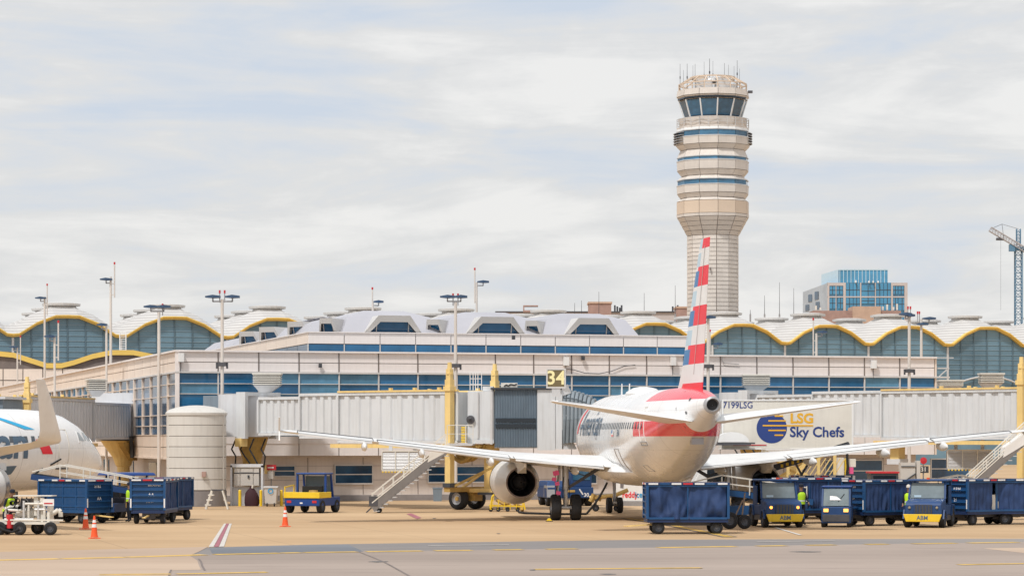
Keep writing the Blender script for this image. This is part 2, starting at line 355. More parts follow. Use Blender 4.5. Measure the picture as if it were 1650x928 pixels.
# ================================================================== GROUND
struct(sheet('apron_ground', [(-6000, -300), (6000, -300), (6000, 9000), (-6000, 9000)], 0.0, 'apron_concrete'))
edge = [(-900, 912), (0, 889), (250, 884), (500, 877), (760, 873), (1050, 869), (1330, 868), (1650, 867.5), (2600, 866)]
yel = [(-900, 921), (0, 902), (180, 898), (340, 893), (500, 889.5), (760, 886), (1050, 882), (1330, 877.5), (1650, 873), (2600, 870)]
eg = [GP(*p) for p in edge]; yg = [GP(*p) for p in yel]
struct(sheet('shoulder_pavement', eg + yg[::-1], 0.004, 'shoulder_asphalt'))
struct(sheet('taxiway', yg + [(400, -200), (-400, -200)], 0.008, 'taxi_asphalt'))
# older concrete left of the asphalt, with a ragged edge where the two pavings meet
pt = [(-900, 912), (0, 889), (335, 881), (322, 888), (306, 895), (318, 903), (321, 912), (324, 918), (278, 919), (272, 930), (262, 1000), (230, 1400)]
struct(sheet('concrete_paving', [GP(*p) for p in pt] + [(-60, 8), (-400, 8)], 0.012, 'patch_concrete'))
struct(sheet('concrete_paving', [GP(*p) for p in ((1583, 883.5), (1900, 878), (1900, 905), (1650, 891))], 0.012, 'patch_concrete'))
def strip(name, p0, p1, w, mat, z):
    a = Vector(GP(*p0)); b = Vector(GP(*p1)); d = (b - a).normalized(); n = Vector((-d.y, d.x)) * w / 2
    return struct(sheet(name, [a + n, b + n, b - n, a - n], z, mat))
# red stripe with white borders crossing to the pavement edge
def quad(name, pts, z, mat): return struct(sheet(name, [GP(*p) for p in pts], z, mat))
quad('painted_line', [(336, 881), (361, 843.5), (364.5, 843.5), (344, 881)], 0.016, 'paint_white')
quad('painted_line', [(344.6, 881), (364.9, 843.5), (369, 843.5), (352.2, 881)], 0.016, 'paint_red')
quad('painted_line', [(352.8, 881), (369.4, 843.5), (373.5, 843.5), (361, 880.5)], 0.016, 'paint_white')
quad('painted_line', [(655, 828), (663, 827), (679, 834), (672, 836)], 0.016, 'paint_red')
def along(line, x0, x1, off, w, mat, name='painted_line', z=0.018):
    def yat(x):
        for (xa, ya), (xb, yb) in zip(line[:-1], line[1:]):
            if xa <= x <= xb: return ya + (yb - ya) * (x - xa) / (xb - xa)
    strip(name, (x0, yat(x0) + off), (x1, yat(x1) + off), w, mat, z)
for k, (a, b) in enumerate(((-60, 95), (100, 200), (205, 330), (345, 450), (455, 485), (490, 575), (590, 680), (700, 760), (795, 842), (880, 930), (1060, 1185), (1220, 1266), (1300, 1345), (1395, 1430), (1470, 1540), (1560, 1640))):
    along(yel, a, b, 0.6, 0.62, 'paint_yellow')
for (a, b) in (((862, 917.5), (1130, 915)), ((160, 926), (275, 925)), ((285, 925), (430, 922)), ((1545, 910), (1660, 908))): strip('painted_line', a, b, 0.5, 'paint_yellow', 0.018)
for (a, b) in (((690, 879), (820, 878)), ((1220, 873), (1345, 871.5))): strip('painted_line', a, b, 0.26, 'paint_white', 0.018)
for (a, b) in (((1072, 844), (1176, 865)), ((1010, 835), (1072, 844))): strip('painted_line', a, b, 0.62, 'joint_dark', 0.016); strip('painted_line', a, b, 0.40, 'paint_yellow', 0.020)
strip('painted_line', (1250, 850), (1290, 862), 0.15, 'paint_white', 0.016)
quad('sealed_patch', [(337, 882), (500, 877.8), (560, 876.6), (585, 888), (500, 889), (342, 892)], 0.0065, 'sealed_asphalt')
def stain(px, py, w, d):
    x, y = GP(px, py); rnd = random.Random(px); struct(sheet('oil_stain', [(x + w * (.7 + .5 * rnd.random()) * math.cos(6.283 * i / 11), y + d * (.6 + .6 * rnd.random()) * math.sin(6.283 * i / 11)) for i in range(11)], .014, 'oil'))
for a_ in ((1300, 889, .55, .5), (858, 918.5, .09, .35), (1127, 915.5, .10, .3), (935, 828, .5, .8), (700, 835, .10, .4), (803, 859.5, .10, .3), (1553, 910, .12, .3), (980, 925, .25, .3), (610, 905, .3, .4)): stain(*a_)
# a sealed crack in the asphalt
cr_ = [GP(*p) for p in ((578, 889), (596, 896), (618, 905), (640, 917), (665, 931), (700, 955))]
for a, b in zip(cr_[:-1], cr_[1:]):
    a = Vector(a); b = Vector(b); d = (b - a).normalized(); n = Vector((-d.y, d.x)) * 0.035; e2 = d * 0.02
    struct(sheet('pavement_crack', [a + n - e2, b + n + e2, b - n + e2, a - n - e2], 0.0165, 'joint_dark'))
for pts in (((320, 900), (324, 905), (326, 912), (330, 919)), ((276, 918), (273, 924), (272, 931))):
    gp = [GP(*p) for p in pts]
    for a, b in zip(gp[:-1], gp[1:]):
        a = Vector(a); b = Vector(b); d = (b - a).normalized(); n = Vector((-d.y, d.x)) * 0.03
        struct(sheet('pavement_crack', [a + n, b + n, b - n, a - n], 0.0165, 'joint_dark'))

# ================================================================== TERMINAL HALL (row of arched, domed bays)
PHI = R(16.0); U = Vector((math.cos(PHI), math.sin(PHI))); V = Vector((-math.sin(PHI), math.cos(PHI)))
H0 = Vector((-43.4, 339.0))
def hall_s(x):          # distance along the hall front of the point seen at pixel column x
    k = (x - 825.0) / FPX
    return (k * H0.y - H0.x) / (U.x - k * U.y)
vx = [-330, -153, 20.7, 195, 366, 526, 680, 832, 982, 1126, 1264.5, 1399, 1526.7, 1652, 1773, 1888]
vs_ = [hall_s(x) for x in vx]
pm('mullion_blue', (0.10, 0.16, 0.20), 0.5, 0, .1, 1); pm('transom_blue', (0.26, 0.36, 0.42), 0.5, 0, .1, 1)
hall = thing('terminal_hall', 'long glass terminal hall with yellow wavy eaves and a row of domed roofs', 'terminal', (H0.x, H0.y, 0), PHI)
ZV, AH = 16.75, 2.45
ARC = [(0, 0), (0.055, 0.03), (0.22, 0.62), (0.39, 0.985), (0.5, 1.0)]
def arc(t):
    t = min(t, 1 - t)
    for (a, b), (c, d) in zip(ARC[:-1], ARC[1:]):
        if a <= t <= c: return b + (d - b) * (t - a) / (c - a)
    return 1.0
TS = [0, .055, .11, .165, .22, .305, .39, .45, .5, .55, .61, .695, .78, .835, .89, .945, 1]
# roof material with standing seams running along the hall
rm = M['roof_metal'].copy(); rm.name = 'roof_seams'; M['roof_seams'] = rm
t = rm.node_tree; pb = t.nodes['Principled BSDF']; tcn = t.nodes.new('ShaderNodeTexCoord'); sx = t.nodes.new('ShaderNodeSeparateXYZ'); t.links.new(tcn.outputs['Object'], sx.inputs[0])
mm = t.nodes.new('ShaderNodeMath'); mm.operation = 'MULTIPLY'; mm.inputs[1].default_value = 2.6; t.links.new(sx.outputs[2], mm.inputs[0])
fr = t.nodes.new('ShaderNodeMath'); fr.operation = 'FRACT'; t.links.new(mm.outputs[0], fr.inputs[0])
gt = t.nodes.new('ShaderNodeMath'); gt.operation = 'LESS_THAN'; gt.inputs[1].default_value = 0.28; t.links.new(fr.outputs[0], gt.inputs[0])
src = pb.inputs['Base Color'].links[0].from_socket
mg = t.nodes.new('ShaderNodeMixRGB'); t.links.new(gt.outputs[0], mg.inputs[0]); t.links.new(src, mg.inputs[1]); mg.inputs[2].default_value = (0.40, 0.38, 0.365, 1); t.links.new(mg.outputs[0], pb.inputs['Base Color'])
BAYD = 13.7
def dome_mesh(w, nrow):
    g = G(); n = len(TS)
    for r in range(nrow):
        vv = [(w * a, r * BAYD + BAYD * b, ZV + AH * (arc(a) + (0.62 * arc(b) if True else 0))) for b in TS for a in TS]
        g.add(vv, [(j * n + i, j * n + i + 1, (j + 1) * n + i + 1, (j + 1) * n + i) for j in range(n - 1) for i in range(n - 1)])
    return g
for k in range(len(vs_) - 1):
    x0, x1 = vs_[k], vs_[k + 1]; w = x1 - x0
    dome_mesh(w, 3).build('roof', 'roof_seams', hall, loc=(x0, 0, 0))
    for r in range(3):
        g = G(); zc = ZV + AH * 1.62
        g.lathe([(2.1, zc - 0.35), (1.9, zc + 0.12), (2.45, zc + 0.14), (2.5, zc + 0.42), (1.7, zc + 0.55), (0.1, zc + 0.62)], 20, (x0 + w / 2, BAYD * (r + .5), 0)); g.build('cupola', 'roof_metal', hall)
    # yellow fascia following the wave
    rings = []
    for a in TS:
        z = ZV + AH * arc(a); rings.append([(x0 + w * a, -0.55, z - 0.22), (x0 + w * a, 0.3, z - 0.26), (x0 + w * a, 0.3, z + 0.12), (x0 + w * a, -0.55, z + 0.15)])
    f = G().loft(rings).build('fascia', 'hall_yellow', hall)
    rings = [[(x0 + w * a, -0.75, ZV + AH * arc(a) + 0.02), (x0 + w * a, -0.551, ZV + AH * arc(a) + 0.02), (x0 + w * a, -0.551, ZV + AH * arc(a) + 0.19), (x0 + w * a, -0.75, ZV + AH * arc(a) + 0.19)] for a in TS]
    G().loft(rings).build('fascia_lip', 'hall_yellow', f)
    # glass wall under the arch
    nb = 6
    for j in range(nb):
        ta = sorted(set([j / nb, (j + 1) / nb] + [a for a in TS if j / nb < a < (j + 1) / nb])); n = len(ta)
        G().add([(x0 + w * a, 0.0, 0.0) for a in ta] + [(x0 + w * a, 0.0, ZV + AH * arc(a) - 0.1) for a in ta], [(i, i + 1, n + i + 1, n + i) for i in range(n - 1)]).build('pane', 'glass_hall', hall)
    for j in range(nb + 1):
        a = j / nb; top = ZV + AH * arc(a) - 0.3
        wd = 0.13 if 0 < j < nb else 0.30
        if j < nb: G().box(x0 + w * a - wd / 2, x0 + w * a + wd / 2, -0.12, 0.0, 8, top).build('mullion', 'mullion_blue' if j else 'metal_light', hall)
    g = G(); z = 8.6
    while z < ZV + AH:
        # clip each transom to the arch
        inside = [a for a in [i / 60 for i in range(61)] if ZV + AH * arc(a) - 0.4 > z]
        if inside: g.box(x0 + w * min(inside) + .02, x0 + w * max(inside) - .02, -0.065, -0.004, z, z + 0.055)
        z += 0.68
    g.build('transom', 'transom_blue', hall)
G().box(vs_[0], vs_[-1], 0.4, 3 * BAYD - .4, 0, ZV - 0.6).build('interior_wall', 'glass_dark', hall)
# pale curved tube set just in front of the last bays' glass
g = G(); pts = []
for i in range(13):
    a = i / 12; s = hall_s(1535) + (hall_s(1645) - hall_s(1535)) * a
    pts.append((s, -0.35, 11.05 + 1.35 * math.sin(a * math.pi) ** 0.8))
g.tube(pts, 0.14, 6); g.build('curved_tube', 'metal_light', hall)

# lower concourse link at the far left: pale panels under a yellow wave
lk = thing('concourse_link', 'pale panelled link wall topped by a low yellow wave in front of the glass hall', 'building', (0, 0, 0))
def LK(x, y): return PX(x, y, 292)
wav = [(-120, 566), (-60, 567), (0, 569), (22, 571), (50, 580), (75, 588), (100, 588), (120, 583), (150, 573), (180, 567), (215, 567), (245, 573), (290, 590)]
rings = []
for x, y in wav:
    p = LK(x, y); rings.append([p + Vector((0, -0.3, -0.35)), p + Vector((0, 0.5, -0.35)), p + Vector((0, 0.5, 0.2)), p + Vector((0, -0.3, 0.2))])
G().loft(rings).build('fascia', 'hall_yellow', lk)
g = G(); top = [LK(x, y + 4) for x, y in wav]; n = len(top)
g.add([(p.x, p.y, 0) for p in top] + list(top), [(i, i + 1, n + i + 1, n + i) for i in range(n - 1)]); g.build('wall', 'joint_dark', lk)
for i in range(11):
    for j in range(2):
        xa = -90 + i * 32; pa = LK(xa, 612 + j * 19); pb2 = LK(xa + 30.5, 612 + j * 19); pc = LK(xa, 594.5 + j * 19)
        G().box(pa.x, pb2.x, pa.y - 0.12, pa.y - 0.02, pa.z, pc.z).build('panel', 'panel_side', lk)
G().box(LK(-120, 600).x, LK(300, 600).x, 293, 300, 0, LK(0, 600).z).build('back_wall', 'lower_wall', lk)

# ================================================================== PIER (two-storey concourse in front of the hall)
C0 = Vector((-19.7, 155.0))
pier = thing('concourse_pier', 'long beige panelled concourse pier with blue ribbon windows facing the apron', 'building', (C0.x, C0.y, 0), PHI)
LF, NP = 48.6, 20; PW = LF / NP; LS = 176.0
Z0, Z1, Z2, Z3, Z4 = 2.72, 3.45, 4.05, 7.68, 8.86
core = G()
core.box(0.10, LF - 0.10, 0.10, 20, Z0, Z4 - 0.25)            # front block
core.box(0.10, 20, 20, LS, Z0, Z4 - 0.25)
core.build('core_wall', 'joint_brown', pier)
g = G(); g.box(0.9, LF - 0.9, 0.9, 20, 0.35, Z0 - .004); g.box(0.9, 20, 20, LS, 0.35, Z0 - .004); g.build('lower_wall', 'lower_wall', pier)
g = G(); g.box(0.86, LF - 0.86, 0.86, 20, 0, 0.345); g.box(0.86, 20, 20, LS, 0, 0.345); g.build('plinth', 'lower_base', pier)
G().box(0.4, LF - .4, 0.4, 60, Z4 - 0.24, Z4 - 0.2).build('flat_roof', 'roof_flat', pier)
# parapet coping and rails
g = G(); g.box(-0.16, LF + 0.1, -0.16, 0.35, Z4, Z4 + 0.10); g.box(-0.16, 0.35, 0.351, LS, Z4, Z4 + 0.10); g.build('coping', 'panel_beige', pier)
g = G(); g.box(-0.10, LF + 1.0, -0.12, 0.09, Z3 - 0.07, Z3 + 0.03); g.box(-0.12, 0.09, 0.0905, LS, Z3 - 0.07, Z3 + 0.03); g.build('window_head', 'frame_white', pier)
def mk(name, mat, x, y, z): return G().box(0, x, 0, y, 0, z).mesh(name, mat)
rows = [(Z3 + 0.04, 8.235), (8.275, Z4 - 0.005)]
meshes = [mk('panel', 'panel_beige', PW - 0.07, 0.09, b - a) for a, b in rows]
msill = mk('panel', 'panel_beige', PW - 0.06, 0.09, Z1 - Z0 - .02)
gz = [(4.08, 6.36), (6.42, 6.97), (7.02, Z3 - 0.075)]
mgl = [mk('pane', 'glass_blue', PW - 0.09, 0.05, b - a) for a, b in gz]
mgb = [mk('pane', 'glass_blind', PW - 0.09, 0.05, b - a) for a, b in gz]
for i in range(NP):
    x = i * PW
    for (a, b), me in zip(rows, meshes): put('panel', me, pier, (x + 0.035, 0.0, a))
    put('panel', msill, pier, (x + 0.03, 0.0, Z0 + .01))
    for j_, ((a, b), me) in enumerate(zip(gz, mgl)): put('pane', mgb[j_] if random.random() < .16 else me, pier, (x + 0.045, 0.045, a))
    G().box(x - 0.04, x + 0.04, -0.06, 0.098, Z1, Z3 - 0.075).build('mullion', 'frame_white', pier)
    G().box(x - 0.022, x + 0.022, -0.035, 0.098, Z3 + 0.035, Z4 - .003).build('joint_strip', 'joint_dark', pier)
G().box(0.05, LF, -0.03, 0.099, Z1 - 0.01, 4.05).build('window_sill', 'panel_beige', pier)
for zz in (6.37, 6.975): G().box(0.045, LF, -0.035, 0.097, zz, zz + 0.045).build('transom', 'frame_white', pier)
# lower storey windows and doors along the apron
for px0, px1, y0, y1 in ((540, 599, 750, 778), (442, 474, 751, 766), (690, 800, 752, 776), (1330, 1420, 742, 775), (1500, 1560, 740, 770), (905, 960, 748, 778)):
    def fs(px):
        k = (px - 825) / FPX; c = C0 + V * 0.9
        return (k * c.y - c.x) / (U.x - k * U.y)
    a, b = fs(px0), fs(px1); D = (C0 + U * a + V * .9).y; zt, zb = ZD(y0, D), ZD(y1, D)
    w = G().box(a, b, 0.82, 0.895, zb, zt).build('window', 'glass_deep', pier)
    g = G(); g.box(a - .05, b + .05, 0.78, 0.894, zt, zt + .07); g.box(a - .05, b + .05, 0.76, 0.894, zb - .08, zb); g.box(a - .06, a, 0.78, 0.893, zb, zt); g.box(b, b + .06, 0.78, 0.893, zb, zt)
    g.box(a, b, 0.79, 0.819, (zb + zt) / 2 - .03, (zb + zt) / 2 + .03); g.build('frame', 'frame_white', w)
for k in range(14):
    x = 1.2 + k * PW * 1.4; G().box(x - .02, x + .02, .87, .897, .4, Z0 - .1).build('joint_strip', 'soffit', pier)
g = G()
for z in (1.25, 2.1): g.box(.92, LF - .92, .885, .8985, z, z + .02)
g.build('joint_strip', 'soffit', pier)
# side facade going back to the hall
SW = 3.6; NS = 30
mside = [mk('panel', 'panel_side', 0.09, SW - 0.09, b - a) for a, b in rows]
srow = [(2.62, 3.20), (3.24, 3.93)]; mlow = [mk('panel', 'panel_side', 0.09, SW - 0.08, b - a) for a, b in srow]
sg = [(4.02, 4.50), (4.56, 5.14), (5.2, 6.25), (6.31, 6.96), (7.01, Z3 - .075)]; msg = [mk('pane', 'glass_deep', 0.05, SW - 0.3, b - a) for a, b in sg]
msb = [mk('pane', 'glass_blue', 0.05, SW - 0.3, b - a) for a, b in sg]
for i in range(NS):
    y = i * SW + 0.1
    for (a, b), me in zip(rows, mside): put('panel', me, pier, (0.0, y + 0.045, a))
    for (a, b), me in zip(srow, mlow): put('panel', me, pier, (0.0, y + 0.04, a))
    for j_, ((a, b), me) in enumerate(zip(sg, msg)): put('pane', msb[j_] if random.random() < .22 else me, pier, (0.045, y + 0.12, a))
    wd = 0.30 if i % 3 == 2 else 0.16
    G().box(-0.09 if wd > .2 else -.05, 0.098, y - wd / 2, y + wd / 2, 3.94, Z3 - 0.075).build('mullion', 'panel_side', pier)
G().box(-.06, 0.095, 0.0, LS, 2.50, 2.615).build('window_sill', 'panel_side', pier)
for zz in (3.945, 4.505, 5.145, 6.255, 6.965): G().box(-0.04, 0.097, 0.2, NS * SW, zz, zz + 0.05).build('transom', 'panel_side', pier)
G().box(-0.1, 0.12, -0.1, 0.2, Z0, Z4 - .002).build('corner_post', 'panel_beige', pier)
G().box(0.0, 0.098, NS * SW + .2, LS, 2.62, Z4 - .01).build('far_wall', 'panel_side', pier)
for (a, b) in ((6, 8), (14, 17.5), (25, 31), (38, 41)): G().box(.84, .895, a, b, .9, 2.2).build('window', 'glass_deep', pier)
# electrical boxes, camera and cable on the parapet
for px, py in ((911, 582), (1083, 582), (1406, 587), (291, 576)):
    k = (px - 825) / FPX; a = (k * C0.y - C0.x) / (U.x - k * U.y); D = (C0 + U * a).y; z = ZD(py, D)
    w = G().box(a - .16, a + .16, -0.30, -0.04, z - .26, z + .26).build('junction_box', 'white_paint', pier)
    G().cyl((a, -.1, z - .9), (a, -.1, z - .26), .025, n=6).build('conduit', 'metal_dark', w)
def front_pt(px, py, off=-.08):
    k = (px - 825) / FPX; a = (k * C0.y - C0.x) / (U.x - k * U.y); D = (C0 + U * a).y; return Vector((a, off, ZD(py, D)))
G().tube([front_pt(x, y) for x, y in ((913, 594), (925, 596), (942, 601), (965, 602), (985, 598), (1005, 590), (1023, 588))], .022, 5).build('cable', 'metal_dark', pier)
G().tube([front_pt(x, y) for x, y in ((1163, 575), (1163, 582), (1167, 585), (1190, 587))], .025, 5).build('conduit', 'metal_grey', pier)
for px, py in ((515, 589), (826, 544), (938, 577)):
    g = G(); p = front_pt(px, py, -.02); g.box(p.x - .09, p.x + .09, -.28, -.1, p.z - .12, p.z + .12); g.cyl((p.x, -.3, p.z), (p.x, -.1, p.z - .02), .05, n=8); g.build('camera_housing', 'frame_dark', pier)
# right end of the pier: short return frame
g = G(); g.box(LF + .02, LF + .14, 0.0, 14, Z0, Z4 - .02); g.build('end_wall', 'panel_side', pier)
g = G(); g.box(LF + .2, LF + 1.0, -.05, .03, 8.2, 8.28); g.bar((LF + .9, 0, 8.2), (LF + .3, 0, 7.7), .06); g.build('end_bracket', 'metal_light', pier); G().box(LF + .16, LF + 1.3, -.05, .03, Z4 + .02, Z4 + .08).build('end_rail', 'metal_light', pier)

# upper clerestory tier, set back on the pier roof
A0, A1, B0 = 10.3, 36.4, 12.0
T0, T1, T2 = 9.02, 9.86, 10.55; NT = 11; TW = (A1 - A0) / NT
g = G(); g.box(A0 + .1, A1 - .1, B0 + .1, B0 + 14, Z4 - .19, T2 - .15); g.box(A0 + .1, A0 + 14, B0 + 14, 150, Z4 - .19, T2 - .15); g.build('tier_wall', 'joint_dark', pier)
mtp = mk('panel', 'panel_beige', TW - .05, .09, T2 - T1); mtg = mk('pane', 'glass_blue', TW - .08, .05, T1 - .04 - Z4 + .15)
for i in range(NT):
    put('panel', mtp, pier, (A0 + i * TW + .025, B0, T1)); put('pane', mtg, pier, (A0 + i * TW + .04, B0 + .04, Z4 - .15))
    G().box(A0 + i * TW - .03, A0 + i * TW + .03, B0 - .02, B0 + .095, Z4 - .15, T1 - .03).build('mullion', 'frame_white', pier)
mts = mk('panel', 'panel_side', .09, 3.55, T2 - T1); mtsg = mk('pane', 'glass_deep', .05, 3.5, T1 - .04 - Z4 + .15)
for i in range(16):
    put('panel', mts, pier, (A0, B0 + i * 3.6 + .05, T1)); put('pane', mtsg, pier, (A0 + .04, B0 + i * 3.6 + .05, Z4 - .15))
g = G(); g.box(A0 - .08, A1, B0 - .08, B0 + .2, T2 + .004, T2 + .07); g.box(A0 - .08, A0 + .2, B0 + .201, 75, T2 + .004, T2 + .07); g.build('coping', 'panel_beige', pier)
# folded metal roof with trapezoid dormers
def roof_unit(cx, wid, y0, zt, depth):
    g = G(); h = wid / 2
    base = [(cx - h, y0), (cx + h, y0), (cx + h, y0 + depth), (cx - h, y0 + depth)]
    i = 1.25; mid = [(cx - h + i * .55, y0 + i), (cx + h - i * .55, y0 + i), (cx + h - i * .55, y0 + depth - i), (cx - h + i * .55, y0 + depth - i)]
    j = 2.6; top = [(cx - h + j * .8, y0 + j), (cx + h - j * .8, y0 + j), (cx + h - j * .8, y0 + depth - j), (cx - h + j * .8, y0 + depth - j)]
    g.loft([[(x, y, T2 - .12) for x, y in base], [(x, y, zt - .45) for x, y in mid], [(x, y, zt) for x, y in top]])
    return g.build('roof', 'roof_lilac', pier)
def tier_s(px):
    c = C0 + V * (B0 + .6); k = (px - 825) / FPX; return (k * c.y - c.x) / (U.x - k * U.y)
def dormer(px, half_b, half_t, h, rec=0.0, rz=0.0, off=None):
    """trapezoid metal dormer with a dark glazed front and two cheek panes"""
    d = G(); zt = T2 - .05 + h
    o_b, o_t, i_b, i_t = half_b, half_t, half_b * .84, half_t * .86
    zi = T2 - .1 + h * .70
    fr = [[(-o_b, -.25, T2 - .08), (o_b, -.25, T2 - .08), (o_t, -.55, zt), (-o_t, -.55, zt)]]
    v = [(-o_b, -.15, T2 - .09), (o_b, -.15, T2 - .09), (o_t, -.62, zt), (-o_t, -.62, zt), (-o_b, 1.9, T2 - .09), (o_b, 1.9, T2 - .09), (o_t, 2.1, zt), (-o_t, 2.1, zt)]
    iv = [(-i_b, -.18, T2 - .09), (i_b, -.18, T2 - .09), (i_t, -.48, zi), (-i_t, -.48, zi)]
    d.add(v + iv, [(3, 2, 6, 7), (0, 4, 7, 3), (1, 2, 6, 5), (0, 3, 11, 8), (1, 9, 10, 2), (3, 2, 10, 11)])
    o = d.build('dormer', 'roof_metal', pier); 
    x = tier_s(px); loc = (x, B0 + .55 + rec, 0) if off is None else off
    o.location = loc; o.rotation_euler = (0, 0, rz)
    gl = G().add([(-i_b, .12, T2 - .09), (i_b, .12, T2 - .09), (i_t, -.10, zi + .05), (-i_t, -.10, zi + .05)], [(0, 1, 2, 3)]).build('pane', 'glass_blue', o)
    for s in (-1, 1): G().bar((s * i_b * .62, .08, T2 - .09), (s * i_b * .62, -.12, zi), .06).build('mullion', 'frame_white', o)
    return o
for px, hb, ht in ((632, 2.05, 1.05), (797, 2.15, 1.1), (952, 2.05, 1.05)):
    roof_unit(tier_s(px), 6.9, B0 + .35, 12.15, 12)
    dormer(px, hb, ht, 1.22)
roof_unit(A0 + 2.0, 3.7, B0 + 1.2, 11.75, 12)
for px in (531, 703, 862): dormer(px, .62, .40, 1.02, 0.3, R(-32))
for px, sc_ in ((484, 1.0), (438, 1.05), (405, 1.05)):
    c = C0 + U * (A0 + .7); kk = (px - 825) / FPX; yy = (kk * c.y - c.x) / (V.x - kk * V.y)
    dormer(0, .95 * sc_, .62 * sc_, 1.0 * sc_, rz=R(-48), off=(A0 + .7, yy, 0))
for k in range(5):
    g = G(); y = B0 + 12 + k * 7.2
    g.loft([[(A0 + .4, y, T2 - .1), (A0 + 12, y, T2 - .1), (A0 + 12, y + 7, T2 - .1), (A0 + .4, y + 7, T2 - .1)], [(A0 + 1.8, y + 1, 11.5), (A0 + 10, y + 1, 11.5), (A0 + 10, y + 6, 11.5), (A0 + 1.8, y + 6, 11.5)], [(A0 + 4, y + 2.5, 11.9), (A0 + 8, y + 2.5, 11.9), (A0 + 8, y + 4.5, 11.9), (A0 + 4, y + 4.5, 11.9)]]); g.build('roof', 'roof_lilac', pier)
# ================================================================== CONTROL TOWER
TD = 420.0; TX = XD(1148.5, TD)
tower = thing('control_tower', 'tall ribbed beige airport control tower with a glazed cab and antennas', 'tower', (TX, TD, 0), R(4.0))
SP = TD / FPX
def tz(y): return ZD(y, TD)
def tr(hw): return hw * SP * 1.0
NSD = 12
def facet(y0, r0, y1, r1, gap=0.06, thick=0.12, mi_name='tower_panel'):
    """one of twelve flat cladding panels between two levels, with a gap round it"""
    g = G(); z0, z1 = tz(y0), tz(y1); a = math.pi / NSD; out = []
    for dr in (0, -thick):
        for z, r in ((z0 + gap / 2, r0 + dr), (z1 - gap / 2, r1 + dr)):
            wx = r * math.sin(a) - gap / 2 * (1 if True else 0); yy = r * math.cos(a); out.append([(-wx, -yy, z), (wx, -yy, z)])
    v = out[0] + out[1][::-1] + out[2] + out[3][::-1]
    g.add(v, [(0, 1, 2, 3), (7, 6, 5, 4), (0, 4, 5, 1), (1, 5, 6, 2), (2, 6, 7, 3), (3, 7, 4, 0)])
    return g.mesh('panel', mi_name)
def ring12(y0, hw0, y1, hw1, mat='tower_panel', name='panel', gap=0.07, thick=0.12):
    me = facet(y0, tr(hw0), y1, tr(hw1), gap, thick, mat)
    for k in range(NSD): put(name, me, tower, (0, 0, 0), (0, 0, 2 * math.pi * k / NSD + math.pi / NSD))
bands = [(352, 58.5, 347, 59, 'tower_panel'), (347, 58.5, 326.5, 58.5, 'tower_tan'), (326.5, 58.5, 321.5, 53, 'tower_panel'), (321.5, 53, 314, 58, 'tower_panel'),
         (314, 58, 301, 58.5, 'tower_panel'), (292.5, 58, 286, 51, 'tower_panel'), (286, 51, 277, 58, 'tower_panel'), (277, 58, 262, 58.5, 'tower_panel'),
         (256, 58, 244.5, 53, 'tower_panel'), (244.5, 53, 236.5, 60, 'tower_panel'), (236.5, 60, 224, 60.5, 'tower_panel'), (214.5, 59, 208, 58, 'white_paint'),
         (208, 54, 193, 56.5, 'tower_panel'), (164.5, 53, 158, 59, 'tower_panel'), (158, 59, 148, 57.5, 'tower_panel')]
for y0, h0, y1, h1, m in bands: ring12(y0, h0, y1, h1, m)
for y0, h0, y1, h1 in ((301, 57, 292.5, 57), (262, 57, 256, 57), (224, 58.5, 214.5, 58.5)): ring12(y0, h0, y1, h1, 'glass_cab', 'window', 0.10)
# taper and shaft rows are too fine to pick apart: real facets with joints, joined
g = G()
def rowset(g, ys, hw):
    a = math.pi / NSD
    for (ya, yb) in zip(ys[:-1], ys[1:]):
        for k in range(NSD):
            th = 2 * math.pi * k / NSD + a; rot = Matrix.Rotation(th, 3, 'Z'); gp = 0.075
            r0, r1 = tr(hw(ya)), tr(hw(yb)); z0, z1 = tz(ya) + gp / 2, tz(yb) - gp / 2
            q = [Vector((-r0 * math.sin(a) + gp, -r0 * math.cos(a), z0)), Vector((r0 * math.sin(a) - gp, -r0 * math.cos(a), z0)), Vector((r1 * math.sin(a) - gp, -r1 * math.cos(a), z1)), Vector((-r1 * math.sin(a) + gp, -r1 * math.cos(a), z1))]
            q += [p + Vector((0, .1, 0)) for p in q]
            g.add([rot @ p for p in q], [(0, 1, 2, 3), (0, 4, 5, 1), (1, 5, 6, 2), (2, 6, 7, 3), (3, 7, 4, 0)])
rowset(g, [381 - i * 29 / 4 for i in range(5)], lambda y: 42 + (381 - y) / 29 * 16)
rowset(g, [742 - i * 6.68 for i in range(55)] , lambda y: 42.0)
stuff(g.build('shaft_cladding', 'tower_panel', tower))
prof = [(tr(40.6), 0), (tr(40.6), tz(381)), (tr(56.6), tz(352)), (tr(57), tz(326.5)), (tr(51), tz(321.5)), (tr(56), tz(314)), (tr(56), tz(292.5)), (tr(49), tz(286)), (tr(56), tz(277)), (tr(56), tz(256)), (tr(51), tz(244.5)), (tr(58), tz(236.5)), (tr(57.3), tz(208)), (tr(52), tz(207)), (tr(50), tz(192)), (tr(44), tz(191.5))]
G().lathe(prof, NSD, a0=R(90)).build('core', 'joint_brown', tower)
# window sills and ledges
for y, hw in ((301, 59), (262, 59), (224, 61), (214, 59.5), (256, 58.5), (292.3, 58.5)):
    G().lathe([(tr(hw - 2.5), tz(y) - .07), (tr(hw), tz(y) - .07), (tr(hw), tz(y) + .07), (tr(hw - 2.5), tz(y) + .07)], NSD, a0=R(90)).build('ledge', 'metal_light', tower)
